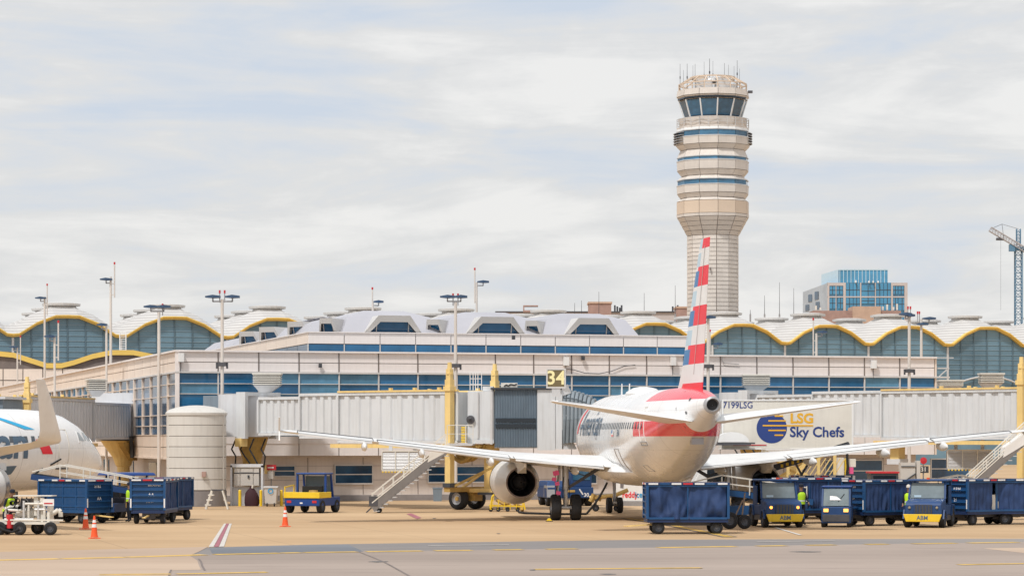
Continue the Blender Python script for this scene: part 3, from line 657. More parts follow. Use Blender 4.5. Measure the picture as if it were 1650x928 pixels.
# balcony slab + railing
G().lathe([(tr(46), tz(209)), (tr(58.5), tz(209.5)), (tr(58.5), tz(207.5)), (tr(46), tz(207))], NSD, a0=R(90)).build('balcony', 'tower_panel', tower)
g = G(); rr = tr(58.2)
vp = [(rr * math.cos(2 * math.pi * k / 24 + R(15)), rr * math.sin(2 * math.pi * k / 24 + R(15))) for k in range(24)]
for k in range(24):
    g.cyl((*vp[k], tz(208)), (*vp[k], tz(194)), .05, n=5)
    for y in (194, 198, 202): g.bar((*vp[k], tz(y)), (*vp[(k + 1) % 24], tz(y)), .06)
g.build('railing', 'metal_light', tower)
# louvres and outriggers at the sides of the drum
g = G()
for th in (-84, -72, 72, 84, 100, -100):
    rot = Matrix.Rotation(R(th), 3, 'Z')
    for y in (217, 221, 225, 229, 233): g.cbox(rot @ Vector((0, -tr(60), tz(y))), (2.6, .5, .10), 0, rot)
g.build('louvre', 'metal_grey', tower)
# cab: leaning panes between white mullions
me = facet(191.5, tr(45.8), 164.5, tr(54.5), 0.22, 0.08, 'glass_cab')
for k in range(NSD):
    an = 2 * math.pi * k / NSD + math.pi / NSD; put('cab_pane', me, tower, (0, 0, 0), (0, 0, an))
    a2 = an + math.pi / NSD; G().bar((tr(46) * math.sin(a2), -tr(46) * math.cos(a2), tz(192)), (tr(54.8) * math.sin(a2), -tr(54.8) * math.cos(a2), tz(164)), .20).build('cab_mullion', 'white_paint', tower)
G().lathe([(tr(43.5), tz(192)), (tr(51), tz(164)), (tr(57), tz(163)), (tr(56.5), tz(149))], NSD, a0=R(90)).build('cab_core', 'glass_dark', tower)
G().lathe([(tr(57), tz(149)), (tr(57), tz(148)), (tr(30), tz(147)), (.1, tz(146))], NSD, a0=R(90)).build('cab_roof', 'tower_panel', tower)
# roof crown of curved tan frames, plant and antennas
crown = G(); ra = tr(55)
for k in range(16):
    a = 2 * math.pi * k / 16; d = Vector((math.cos(a), math.sin(a), 0)); d2 = Vector((math.cos(a + math.pi / 8), math.sin(a + math.pi / 8), 0))
    top = lambda dd: dd * tr(55) + Vector((0, 0, tz(138)))
    crown.bar(d * ra + Vector((0, 0, tz(148))), top(d), .14); crown.bar(top(d), top(d2), .16)
    crown.bar(d * ra + Vector((0, 0, tz(143))), d2 * ra + Vector((0, 0, tz(143))), .10)
    crown.bar(top(d), d * tr(36) + Vector((0, 0, tz(126.5))), .16); crown.bar(d * tr(36) + Vector((0, 0, tz(126.5))), d2 * tr(36) + Vector((0, 0, tz(126.5))), .2)
    crown.bar(d * tr(36) + Vector((0, 0, tz(126.5))), d * tr(14) + Vector((0, 0, tz(124))), .14)
crown.build('roof_crown', 'tower_tan', tower)
for c_, d_ in (((-1.5, 0, tz(139)), (2.4, 3, 1.6)), ((1.4, -1, tz(138)), (2.2, 2.4, 1.8)), ((3.4, 1, tz(141)), (1.2, 1.6, 1.2))): G().cbox(c_, d_).build('roof_plant', 'metal_light', tower)
G().lathe([(1.6, tz(133)), (1.4, tz(128)), (.1, tz(126))], 14).build('radome', 'metal_light', tower)
for ax, ay, yt, rad in ((-53, 0, 104, .05), (-48, -3, 114, .04), (-41, 4, 103, .06), (-33, -6, 107, .04), (-28, 5, 103, .05), (-14, 0, 100, .04), (-6, -6, 96, .07), (1, 5, 98, .04), (19, 0, 102, .05), (26, 3, 104, .04), (34, -4, 107, .04), (40, 2, 97, .06), (43, -3, 111, .04), (46, 5, 132, .06)):
    g = G(); z0 = tz(146); g.cyl((ax * SP, ay * SP, z0), (ax * SP, ay * SP, tz(yt)), rad * .8, rad * .45, 6); g.cyl((ax * SP, ay * SP, tz(yt + 24)), (ax * SP, ay * SP, tz(yt + 20)), rad * 1.6, n=6); g.build('antenna', 'metal_dark', tower)
g = G(); g.bar((tr(57), 0, tz(149)), (tr(62), 0, tz(149)), .12); g.cbox((tr(61), 0, tz(148)), (.7, .4, .4)); g.build('camera_bracket', 'metal_dark', tower)
g = G(); sx0 = 4.0
g.cbox((-.1 * 10, -tr(42.5), tz(436)), (.18, .3, .45)); g.build('wall_fixture', 'joint_dark', tower)

# ================================================================== CITY BEHIND
GD = 1050.0
pm('office_side', (0.42, 0.47, 0.52), .4, 0, .15, .2)
ob = thing('office_tower', 'blue glass office tower with pale stone frame standing behind the terminal', 'building', (XD(1395, GD), GD, 0), R(0))
def gx(px): return XD(px, GD) - XD(1395, GD)
def gzz(py): return ZD(py, GD)
G().box(gx(1333), gx(1462), 0, 26, 0, gzz(455.5)).build('wall', 'glass_city', ob)
for pa, pb_ in ((1333, 1336), (1346.2, 1347.3), (1358.5, 1362.5), (1385.5, 1387.5), (1409.5, 1411), (1435.5, 1438.5), (1457, 1462)): G().box(gx(pa), gx(pb_), -.7, -.03, 0, gzz(455.6)).build('pilaster', 'concrete_pale', ob)
for ya, yb, pa, pb_ in ((460.5, 455.7, 1333, 1360), (460.5, 455.7, 1437, 1462), (479.5, 477.5, 1333, 1462)): G().box(gx(pa), gx(pb_), -.66, -.04, gzz(ya), gzz(yb)).build('spandrel', 'concrete_pale', ob)
g = G(); g.add([(gx(1333), 0, 0), (gx(1307), 30, 0), (gx(1307), 30, gzz(464)), (gx(1333), 0, gzz(456)), (gx(1400), 28, 0), (gx(1400), 28, gzz(464))], [(0, 1, 2, 3), (1, 4, 5, 2), (3, 2, 5)]); g.build('side_wall', 'office_side', ob)
G().box(gx(1351), gx(1430), -.4, 18, gzz(456), gzz(435)).build('penthouse', 'glass_city', ob)
g = G(); g.add([(gx(1350.5), -.3, gzz(456)), (gx(1333), 20, gzz(457)), (gx(1333), 20, gzz(437)), (gx(1350.5), -.3, gzz(434.6))], [(0, 1, 2, 3)]); g.build('penthouse_side', 'livery_pale', ob)
G().box(gx(1350.5), gx(1430.5), -.6, -.41, gzz(435.5), gzz(434)).build('parapet', 'livery_pale', ob)
for (a, b, c, d) in ((1336.5, 1346, 461, 474), (1347.5, 1357.5, 461, 474), (1335, 1348, 480, 497), (1350, 1358, 480, 497), (1363, 1374, 456.5, 478), (1375, 1385, 456.5, 478), (1388, 1409, 460, 478), (1411.5, 1423, 456.5, 478), (1424, 1435, 456.5, 478), (1439, 1446, 461, 474), (1447.5, 1456, 461, 474), (1363, 1374, 480, 500), (1375, 1385, 480, 500), (1388, 1409, 480, 489), (1411.5, 1423, 480, 500), (1424, 1435, 480, 500), (1439, 1446, 480, 500), (1447.5, 1459, 480, 500)):
    w = G().box(gx(a), gx(b), -.5, -.02, gzz(d), gzz(c)).build('window', 'glass_city', ob)
    g = G(); xm = (gx(a) + gx(b)) / 2; g.box(xm - .1, xm + .1, -.62, -.501, gzz(d), gzz(c)); g.box(gx(a), gx(b), -.6, -.502, (gzz(c) + gzz(d)) / 2 - .1, (gzz(c) + gzz(d)) / 2 + .1); g.build('mullion', 'frame_dark', w)
for k, (a, b, c, d) in enumerate(((1313, 1317, 470, 482), (1320, 1324, 467, 480), (1310, 1314, 486, 496), (1321, 1325, 484, 496))):
    t0 = (1333 - a) / 26; t1 = (1333 - b) / 26
    G().add([(gx(a) - .15, 30 * t0 - .2, gzz(d)), (gx(b) - .15, 30 * t1 - .2, gzz(d)), (gx(b) - .15, 30 * t1 - .2, gzz(c)), (gx(a) - .15, 30 * t0 - .2, gzz(c))], [(0, 1, 2, 3)]).build('window', 'glass_deep', ob)
for px in range(1353, 1430, 6): G().box(gx(px) - .12, gx(px) + .12, -.55, -.401, gzz(456), gzz(435.6)).build('mullion', 'livery_pale', ob)
for px, hh in ((1377, 4), (1398, 3), (1405, 3), (1413, 3)): G().box(gx(px), gx(px + 2), -2, -.7, gzz(456), gzz(456 - hh)).build('roof_plant', 'white_paint', ob)
ba = thing('brick_block', 'low red brick roof block in front of the blue glass tower', 'building', (XD(1380, 800), 800, 0))
G().box(XD(1310, 800) - XD(1380, 800), XD(1452, 800) - XD(1380, 800), 0, 20, 0, ZD(500.5, 800)).build('wall', 'brick', ba)
G().box(XD(1373, 800) - XD(1380, 800), XD(1418, 800) - XD(1380, 800), -2, 10, 0, ZD(494, 800)).build('stair_block', 'brick_tan', ba)
for px, h in ((1315, 7), (1322, 4), (1423, 6), (1430, 9), (1440, 5), (1446, 10)): g = G(); g.box(XD(px, 800) - XD(1380, 800), XD(px + 2.5, 800) - XD(1380, 800), 2, 3, ZD(499, 800), ZD(499 - h, 800)); g.build('roof_vent', 'cream', ba)
for px0, px1, yt, D, lab in ((949, 985, 489, 600, 'small square brick plant room on the far roof between two antenna masts'), (1090, 1110, 496.5, 610, 'narrow brick plant room on the far roof beside the tail fin')):
    o = thing('plant_room', lab, 'building', (XD(px0, D), D, 0)); G().box(0, XD(px1, D) - XD(px0, D), 0, 8, 0, ZD(yt, D)).build('wall', 'brick', o); G().box(-.2, XD(px1, D) - XD(px0, D) + .2, -.2, 8.2, ZD(yt, D), ZD(yt, D) + .4).build('coping', 'brick_tan', o)
gar = thing('parking_garage', 'long low grey roofline running behind the domes', 'building', (XD(800, 640), 640, 0))
X0 = XD(800, 640)
G().box(0, XD(1112, 640) - X0, 0, 30, 0, ZD(503.5, 640)).build('wall', 'concrete_pale', gar)
G().box(-.3, XD(1112, 640) - X0 + .3, -.4, 30, ZD(503.5, 640), ZD(501.5, 640)).build('parapet', 'metal_dark', gar)
g = G(); g.box(XD(843, 640) - X0, XD(867, 640) - X0, -.6, 2, ZD(503, 640), ZD(500, 640)); g.box(XD(843, 640) - X0, XD(845, 640) - X0, -.61, 2, ZD(500, 640), ZD(492, 640)); g.box(XD(843, 640) - X0, XD(867, 640) - X0, -.62, 2, ZD(494, 640), ZD(492, 640)); g.build('gantry', 'brick', gar)
for k, px in enumerate((992, 996, 1000, 1003, 1086, 1090, 1094)):
    G().cyl((XD(px, 640) - X0, 5, ZD(503, 640)), (XD(px, 640) - X0, 5, ZD(490 + k % 3 * 2, 640)), .22, n=6).build('panel_antenna', 'metal_dark', gar)
masts = ((926, 488, 'slim mast of a twin pair above the plant room, set apart by a lattice bar'), (937, 484, 'slim mast of a twin pair above the plant room, the taller one'), (965, 470, 'tall thin whip antenna rising over the brick plant room'), (1038, 472, 'thin whip antenna standing clear between plant room and tail fin'), (1088, 460, 'thin whip antenna beside the panel antennas next to the tail fin'),
         (1232, 476, 'thin whip antenna right of the control tower shaft'), (1256, 455, 'tallest thin whip antenna between control tower and office tower'), (1279, 464, 'thin whip antenna closest to the blue office tower'), (1209, 499, 'short stub antenna on the dome roof right beside the control tower'))
for px, yt, lab in masts:
    D = 500; o = thing('antenna_mast', lab, 'antenna', (XD(px, D), D, 0), group='thin antenna masts above the roofs')
    G().cyl((0, 0, 0), (0, 0, ZD(506, D)), .16, n=6).build('base_pole', 'metal_grey', o); G().cyl((0, 0, ZD(506, D)), (0, 0, ZD(yt, D)), .055, .03, 6).build('whip', 'metal_dark', o)
# tower crane at the right edge
KD = 760.0; kx = XD(1641, KD)
kr = thing('tower_crane', 'blue lattice tower crane with raised pale jib beyond the terminal', 'crane', (kx, KD, 0))
def kz(y): return ZD(y, KD)
def lattice(p, q, w, nb, r, name, mat, flat=None):
    p = Vector(p); q = Vector(q); d = (q - p); rot = d.to_track_quat('Z', 'Y').to_matrix(); g = G(); cs = [(-w, -w), (w, -w), (w, w), (-w, w)]
    for a, b in cs: g.bar(p + rot @ Vector((a, b, 0)), q + rot @ Vector((a, b, 0)), r * 1.8)
    for k in range(nb):
        c0 = p + d * k / nb; c1 = p + d * (k + 1) / nb
        for i in range(4):
            (a, b), (c, e_) = cs[i], cs[(i + 1) % 4]
            g.bar(c0 + rot @ Vector((a, b, 0)), c1 + rot @ Vector((c, e_, 0)), r); g.bar(c0 + rot @ Vector((a, b, 0)), c0 + rot @ Vector((c, e_, 0)), r)
    return g.build(name, mat, kr)
lattice((0, 0, 0), (0, 0, kz(402)), .95, 34, .13, 'mast', 'crane_blue')
lattice((0, 0, kz(400)), (0, 0, kz(369)), .55, 6, .10, 'tower_head', 'crane_blue')
js = Vector((XD(1594, KD) - kx, -1.5, kz(370))); je = Vector((XD(1690, KD) - kx, -1.5, kz(427)))
lattice(js, je, .62, 22, .10, 'jib', 'crane_grey')
g = G(); g.cbox((0, 0, kz(401)), (3.2, 2.6, 1.0)); g.cbox((-2.1, -1.2, kz(400)), (1.6, 1.6, 2.0)); g.build('slewing_cab', 'crane_blue', kr)
g = G(); g.bar(js, (XD(1613, KD) - kx, -1.5, kz(362)), .12); g.bar((XD(1613, KD) - kx, -1.5, kz(362)), (0, 0, kz(369)), .08); g.bar((XD(1613, KD) - kx, -1.5, kz(362)), (XD(1616, KD) - kx, -1.5, kz(386)), .1); g.build('tie_rod', 'metal_dark', kr)
G().cyl((XD(1611, KD) - kx, -1.5, kz(388)), (XD(1611, KD) - kx, -1.5, kz(500)), .03, n=4).build('hoist_rope', 'metal_dark', kr)
g = G(); g.cbox((XD(1610, KD) - kx, -1.5, kz(386)), (2.2, 1.2, .7)); g.build('trolley', 'metal_dark', kr)
# ================================================================== AIRLINERS
def interp(tab, s):
    if s <= tab[0][0]: return tab[0][1:]
    for a, b in zip(tab[:-1], tab[1:]):
        if a[0] <= s <= b[0]:
            f = (s - a[0]) / (b[0] - a[0]); return tuple(p + (q - p) * f for p, q in zip(a[1:], b[1:]))
    return tab[-1][1:]
pm('window_grey', (0.10, 0.12, 0.14), 0.2, 0, .1, 2)
class Jet:
    """local frame: +Y nose, +X starboard, origin on the ground under the main gear; s = distance aft of the nose"""
    def __init__(j, root, tab, zc, sm): j.root, j.tab, j.zc, j.sm = root, tab, zc, sm
    def y(j, s): return j.sm - s
    def surf(j, s, z, side, off=0.012):
        dz, w, h = interp(j.tab, s); q = (z - j.zc - dz) / h; q = max(-.999, min(.999, q)); c = math.sqrt(1 - q * q)
        nx, nz = c / w, q / h; L = math.hypot(nx, nz)
        return Vector((side * (w * c + off * nx / L), j.y(s), z + off * nz / L))
    def fuselage(j, mat, n=40):
        g = G(); ss = []
        for a, b in zip(j.tab[:-1], j.tab[1:]):
            m = max(1, int((b[0] - a[0]) / 1.2)); ss += [a[0] + (b[0] - a[0]) * i / m for i in range(m)]
        ss.append(j.tab[-1][0]); rings = []
        for s in ss:
            dz, w, h = interp(j.tab, s)
            rings.append([(w * math.cos(6.283185 * i / n), j.y(s), j.zc + dz + h * math.sin(6.283185 * i / n)) for i in range(n)])
        g.loft(rings); return g.build('fuselage', mat, j.root, smooth=True, angle=60)
    def wing(j, secs, name, mat, side, thick=0.12, parent=None, mfn=None, mats=None):
        """secs: (span, LE station, chord, z, thickness ratio)"""
        prof = [(0, 0), (.02, .22), (.08, .40), (.2, .56), (.4, .60), (.65, .42), (.85, .18), (1, .01), (.85, -.10), (.65, -.22), (.4, -.36), (.2, -.36), (.08, -.28), (.02, -.16)]
        rings = [[(side * y, j.y(s + u * c), z + t * c * v) for u, v in prof] for (y, s, c, z, t) in secs]
        return G().loft(rings, mfn=mfn).build(name, mats or mat, parent or j.root, smooth=True, angle=40)
    def patch(j, pts, side, mat, name, parent, off=.015, nz=5):
        """flat print laid on the skin: quad in (s,z) corners"""
        (a, b, c, d) = pts; vs = []; g = G()
        for k in range(nz + 1):
            f = k / nz
            for (p, q) in ((a, d), (b, c)): vs.append(j.surf(p[0] + (q[0] - p[0]) * f, p[1] + (q[1] - p[1]) * f, side, off))
        g.add(vs, [(2 * k, 2 * k + 1, 2 * k + 3, 2 * k + 2) for k in range(nz)]); return g.build(name, mat, parent)
    def outline(j, s0, s1, z0, z1, side, name, parent, r=.022, mat='metal_grey'):
        g = G(); zs = [z0 + (z1 - z0) * i / 6 for i in range(7)]
        loop = [(s0, z) for z in zs] + [(s1, z) for z in zs[::-1]] + [(s0, z0)]
        g.tube([j.surf(s, z, side, .0) for s, z in loop], r, 5, 0); return g.build(name, mat, parent)
    def title(j, txt, size, s_c, z_c, side, parent, mat, bold=.012, spacing=1.0):
        vs, fs = text_geo(txt, size, bold=bold, spacing=spacing, slices=10)
        us = [u for u, v in vs]; sg = 1 if side < 0 else -1; base = min(us) if side < 0 else max(us); s_c = s_c - sg * base      # s_c is the forward end of the lettering
        me = bpy.data.meshes.new('lettering'); me.from_pydata([tuple(j.surf(s_c + sg * u, z_c + v * .93, side, .02)) for u, v in vs], [], fs); me.materials.append(M[mat])
        return put('lettering', me, parent)
def wheel(parent, c, r, w, axis='x', name='wheel', rim='rim_dark'):
    prof = [(r * .55, -w / 2), (r * .90, -w / 2), (r * .985, -w * .36), (r, -w * .15), (r, w * .15), (r * .985, w * .36), (r * .90, w / 2), (r * .55, w / 2)]
    t = G().lathe(prof, 24, c, axis).build(name, 'rubber', parent, smooth=True, angle=50)
    g = G(); prof = [(.02, -w * .30), (r * .3, -w * .34), (r * .34, -w * .2), (r * .5, -w * .24), (r * .56, -w * .48), (r * .56, w * .48), (r * .5, w * .24), (r * .34, w * .2), (r * .3, w * .34), (.02, w * .30)]
    g.lathe(prof, 16, c, axis).build('rim', rim, t, smooth=True)
    return t
def engine(j, y, s0, z, rmax, length, side, exh, name, short=False):
    e = G(); x = side * y
    L = length
    prof = [(rmax * .80, 1.0), (rmax * .83, .25), (rmax * .88, .04), (rmax * .93, 0), (rmax * .97, .10), (rmax * 1.0, .6), (rmax, L * .40), (rmax * .96, L * .62), (rmax * .84, L * .82), (exh * 1.06, L), (exh, L), (exh * .99, L - .7)]
    o = e.lathe([(r, j.y(s0 + h)) for r, h in prof], 32, (x, 0, z), 'y').build(name, 'nacelle', j.root, smooth=True, angle=50)
    G().lathe([(rmax * .895, j.y(s0 + .03)), (rmax * .935, j.y(s0 - .015)), (rmax * .985, j.y(s0 + .10)), (rmax * 1.004, j.y(s0 + .34))], 32, (x, 0, z), 'y').build('intake_lip', 'bare_metal', o, smooth=True)
    G().lathe([(exh * 1.075, j.y(s0 + L - .55)), (exh * 1.065, j.y(s0 + L + .02)), (exh * .97, j.y(s0 + L + .02)), (exh * .96, j.y(s0 + L - .5))], 32, (x, 0, z), 'y').build('exhaust_nozzle', 'burnt_metal', o, smooth=True)
    G().lathe([(exh * .965, j.y(s0 + L - .45)), (.4, j.y(s0 + L - 1.2)), (.02, j.y(s0 + L - 1.2))], 32, (x, 0, z), 'y').build('exhaust_duct', 'black', o)
    G().lathe([(.34, j.y(s0 + L - 1.25)), (.30, j.y(s0 + L - .6)), (.04, j.y(s0 + L - .1))], 18, (x, 0, z), 'y').build('exhaust_cone', 'metal_dark', o, smooth=True)
    G().lathe([(rmax * .83, j.y(s0 + .9)), (.02, j.y(s0 + .7))], 32, (x, 0, z), 'y').build('fan', 'metal_dark', o)
    return o

# ---- airliner at the gate, tail towards the apron
jr = thing('airliner', 'silver airliner parked tail-first with red and white striped fin', 'airplane', (XD(1048, 122) - .15, 122.0, 0), R(5.5))
tab = [(0, -.55, .03, .03), (.15, -.53, .36, .34), (.5, -.48, .70, .68), (1.0, -.40, 1.0, .97), (1.8, -.26, 1.34, 1.34), (2.6, -.14, 1.57, 1.62), (3.6, -.05, 1.78, 1.86), (4.8, 0, 1.92, 2.02), (6.0, 0, 1.975, 2.07),
       (20.8, 0, 1.975, 2.07), (22.3, .02, 1.96, 2.05), (24.0, .12, 1.87, 1.95), (26, .33, 1.68, 1.74), (28, .60, 1.40, 1.46), (29.6, .83, 1.13, 1.18), (31.0, 1.02, .87, .91), (32.2, 1.15, .63, .66), (33.1, 1.22, .46, .48), (33.65, 1.245, .36, .37), (33.84, 1.25, .33, .34)]
J = Jet(jr, tab, 3.85, 16.3)
# skin: silver paint, two red flag bands near the tail, fine frame seams
def skin_mat(name, base, bands, ysea=None):
    m = M[base].copy(); m.name = name; M[name] = m; t = m.node_tree; p = t.nodes['Principled BSDF']; tcn = t.nodes.new('ShaderNodeTexCoord'); sp = t.nodes.new('ShaderNodeSeparateXYZ'); t.links.new(tcn.outputs['Object'], sp.inputs[0])
    def mth(op, a, b=None):
        n = t.nodes.new('ShaderNodeMath'); n.operation = op
        for i, v in enumerate((a, b)):
            if v is None: continue
            if isinstance(v, (int, float)): n.inputs[i].default_value = v
            else: t.links.new(v, n.inputs[i])
        return n.outputs[0]
    cur = p.inputs['Base Color'].links[0].from_socket
    for (z0, z1, y0, y1, slope, c) in bands:
        sh = mth('ADD', sp.outputs[1], mth('MULTIPLY', sp.outputs[2], slope))
        k = mth('MULTIPLY', mth('MULTIPLY', mth('GREATER_THAN', sp.outputs[2], z0), mth('LESS_THAN', sp.outputs[2], z1)), mth('MULTIPLY', mth('LESS_THAN', sh, y0), mth('GREATER_THAN', sh, y1)))
        mi = t.nodes.new('ShaderNodeMixRGB'); t.links.new(k, mi.inputs[0]); t.links.new(cur, mi.inputs[1]); mi.inputs[2].default_value = (*c, 1); cur = mi.outputs[0]
    fr = mth('FRACT', mth('MULTIPLY', sp.outputs[1], 0.42)); seam = mth('MULTIPLY', mth('LESS_THAN', fr, 0.012), 0.42)
    fz = mth('FRACT', mth('MULTIPLY', sp.outputs[2], 0.61)); seam2 = mth('MULTIPLY', mth('LESS_THAN', fz, 0.012), 0.22)
    mi = t.nodes.new('ShaderNodeMixRGB'); t.links.new(mth('MAXIMUM', seam, seam2), mi.inputs[0]); t.links.new(cur, mi.inputs[1]); mi.inputs[2].default_value = (.12, .12, .12, 1)
    t.links.new(mi.outputs[0], p.inputs['Base Color']); return m
sl = .12
skin_mat('skin_tail', 'silver_paint', [(3.86, 4.50, J.y(24.4) + sl * 4, J.y(30.75), sl, (.80, .03, .055)), (5.35, 7.0, J.y(24.6) + .9 * 5.4, J.y(30.3), (.9), (.80, .05, .08))])
fus = J.fuselage('skin_tail')
# belly fairing
g = G(); rings = []
for s, w, h in ((9.2, .3, .1), (10.2, 1.55, .42), (11.5, 2.0, .62), (14, 2.1, .70), (17.5, 2.08, .68), (19.2, 1.8, .5), (20.6, 1.2, .22), (21.4, .3, .06)):
    rings.append([(w * math.cos(6.283 * i / 20), J.y(s), 2.25 + h * math.sin(6.283 * i / 20) * (1.0 if math.sin(6.283 * i / 20) < 0 else .9)) for i in range(20)])
g.loft(rings).build('belly_fairing', 'silver_paint', jr, smooth=True)
wsec = [(1.5, 10.65, 7.3, 2.42, .125), (1.98, 10.9, 6.95, 2.45, .125), (4.2, 12.05, 5.6, 2.64, .118), (6.4, 13.2, 4.45, 2.86, .11), (9.8, 14.96, 3.4, 3.28, .105), (13.4, 16.8, 2.45, 3.70, .10), (16.4, 18.35, 1.68, 4.04, .095), (16.95, 18.75, 1.35, 4.10, .08)]
for sd_ in (-1, 1):
    w = J.wing(wsec, 'wing', 'wing_grey', sd_)
    # trailing-edge flap and aileron seams, fence at the tip, flap-track fairings, spoilers
    def wpt(y, frac, up):
        a = interp([(q[0], q[1], q[2], q[3], q[4]) for q in wsec], y); return Vector((sd_ * y, J.y(a[0] + frac * a[1]), a[2] + up))
    for (ya, yb, fr_) in ((2.2, 6.3, .80), (6.5, 12.6, .74), (12.8, 16.2, .74)):
        g = G(); g.tube([wpt(ya, fr_, .14), wpt(yb, fr_, .10)], .018, 5); g.tube([wpt(ya, fr_, .13), wpt(ya, .99, .03)], .018, 5); g.tube([wpt(yb, fr_, .10), wpt(yb, .99, .03)], .018, 5); g.build('flap_seam', 'metal_dark', w)
        # flap slab just proud of the trailing edge
        vs = [wpt(ya + .05, .86, .045), wpt(yb - .05, .86, .035), wpt(yb - .05, 1.035, -.03), wpt(ya + .05, 1.035, -.04)]; g = G()
        g.add(vs + [v + Vector((0, 0, -.07)) for v in vs], [(0, 1, 2, 3), (7, 6, 5, 4), (0, 4, 5, 1), (1, 5, 6, 2), (2, 6, 7, 3), (3, 7, 4, 0)]); g.build('flap' if ya < 12 else 'aileron', 'wing_grey', w)
    for yy, L in ((3.4, 2.9), (7.4, 3.0), (10.6, 2.6), (13.2, 2.0)):
        a = interp([(q[0], q[1], q[2], q[3]) for q in wsec], yy); s0 = a[0] + a[1] * .55; rings = []
        for f, r in ((0, .04), (.15, .17), (.45, .23), (.7, .21), (.9, .13), (1, .03)):
            rings.append([(sd_ * yy + r * .6 * math.cos(6.283 * i / 12), J.y(s0 + f * L), a[2] - .24 - .06 * f + r * .95 * math.sin(6.283 * i / 12)) for i in range(12)])
        G().loft(rings).build('flap_fairing', 'wing_grey', w, smooth=True)
    te = interp([(q[0], q[1], q[2], q[3]) for q in wsec], 16.95)
    g = G(); xx = sd_ * 17.0
    g.prism([(J.y(te[0] + .1), te[2] - .02), (J.y(te[0] + 1.5), te[2] + .62), (J.y(te[0] + 1.75), te[2] + .60), (J.y(te[0] + 1.4), te[2]), (J.y(te[0] + 1.6), te[2] - .42), (J.y(te[0] + 1.35), te[2] - .45)], xx - .03, xx + .03, 'x'); g.build('wingtip_fence', 'wing_grey', w)
    en = engine(J, 5.75, 10.25, 1.72, 1.08, 5.0, sd_, .68, 'engine')
    g = G(); x = sd_ * 5.75
    rings = [[(x - w_, J.y(s), z0), (x + w_, J.y(s), z0), (x + w_, J.y(s), z1), (x - w_, J.y(s), z1)] for s, w_, z0, z1 in ((10.9, .05, 2.6, 2.82), (12.2, .22, 2.5, 3.0), (14.2, .24, 2.3, 2.95), (15.6, .20, 2.15, 2.75), (17.0, .05, 2.45, 2.62))]
    g.loft(rings).build('pylon', 'wing_grey', en)
    # tailplane
    st = [(.5, 27.9, 4.3, 4.44, .10), (1.2, 28.3, 3.95, 4.54, .10), (3.6, 29.9, 2.75, 4.88, .095), (6.0, 31.5, 1.55, 5.21, .09), (6.25, 31.75, 1.2, 5.25, .07)]
    tp = J.wing(st, 'tailplane', 'white_paint', sd_)
    g = G()
    for ya, yb in ((1.3, 6.0),):
        a = interp([q for q in st], ya); b = interp([q for q in st], yb); g.tube([(sd_ * ya, J.y(a[0] + a[1] * .7), a[2] + .12), (sd_ * yb, J.y(b[0] + b[1] * .7), b[2] + .05)], .015, 5)
    g.build('elevator_seam', 'metal_dark', tp)
    # main landing gear
    xm = sd_ * 3.80
    mg_ = G(); mg_.cyl((xm, 0, .62), (xm, .05, 1.5), .095, .095, 12); mg_.cyl((xm, .05, 1.4), (xm, .1, 2.6), .15, .15, 12); mg_.cyl((xm - .48, 0, .58), (xm + .48, 0, .58), .085, n=10)
    mg_.bar((xm, -.12, .75), (xm, -.28, 1.15), .08); mg_.bar((xm, -.28, 1.15), (xm, -.08, 1.5), .08)
    lg = mg_.build('main_gear_leg', 'metal_light', jr, smooth=True)
    g = G(); g.bar((xm - sd_ * .05, .05, 1.45), (xm - sd_ * 1.7, .15, 2.45), .13); g.bar((xm - sd_ * .1, .1, 2.3), (xm - sd_ * .9, .12, 2.05), .05); g.bar((xm - sd_ * .9, .12, 2.05), (xm - sd_ * 1.5, .12, 2.4), .05); g.build('side_brace', 'metal_dark', lg)
    g = G(); g.cbox((xm + sd_ * .34, .1, 1.72), (.05, .75, 1.75), 0, Matrix.Rotation(R(-6 * sd_), 3, 'Y')); g.build('gear_door', 'metal_grey', lg)
    g = G(); g.tube([(xm + .1, -.1, .7), (xm + .16, -.12, 1.2), (xm + .12, -.1, 1.9)], .018, 5); g.tube([(xm - .1, -.1, .7), (xm - .18, -.12, 1.25), (xm - .1, -.1, 2.0)], .015, 5); g.build('brake_hose', 'black', lg)
    for dx in (-.465, .465): wheel(lg, (xm + dx, 0, .60), .60, .44, rim='rim')
    # cabin windows, doors
    g = G()
    for k in range(37):
        s = 6.7 + k * .533
        if 27 < s: continue
        p = J.surf(s, 4.33, sd_, 0); g.cbox(p, (.02, .19, .29), 0, Matrix.Rotation(R(-14 * sd_), 3, 'Y'))
    stuff(g.build('window_row', 'window_grey', fus))
    J.outline(4.6, 5.42, 3.35, 5.2, sd_, 'door', fus); J.outline(25.6, 26.3, 3.6, 5.1, sd_, 'door', fus, .028, 'white_paint'); J.outline(25.55, 26.35, 3.48, 3.62, sd_, 'door_sill', fus, .03, 'metal_grey')
    J.outline(12.8, 13.3, 3.75, 4.75, sd_, 'emergency_exit', fus)
    J.outline(19.0, 20.3, 2.3, 3.3, sd_, 'cargo_door', fus)
    # cockpit glazing
    for s0, s1 in ((1.75, 2.35), (2.42, 3.0), (3.06, 3.6)): J.patch([(s0, 4.25), (s1, 4.28), (s1 - .02, 4.72), (s0 + .28, 4.70)], sd_, 'glass_dark', 'cockpit_window', fus)
J.title('American', 1.95, 6.9, 4.45, -1, fus, 'title_slate', bold=.0)
J.title('American', 1.95, 6.9, 4.45, 1, fus, 'title_slate', bold=.0)
J.title('EBA', .44, 20.4, 4.0, -1, fus, 'title_slate', bold=.02)
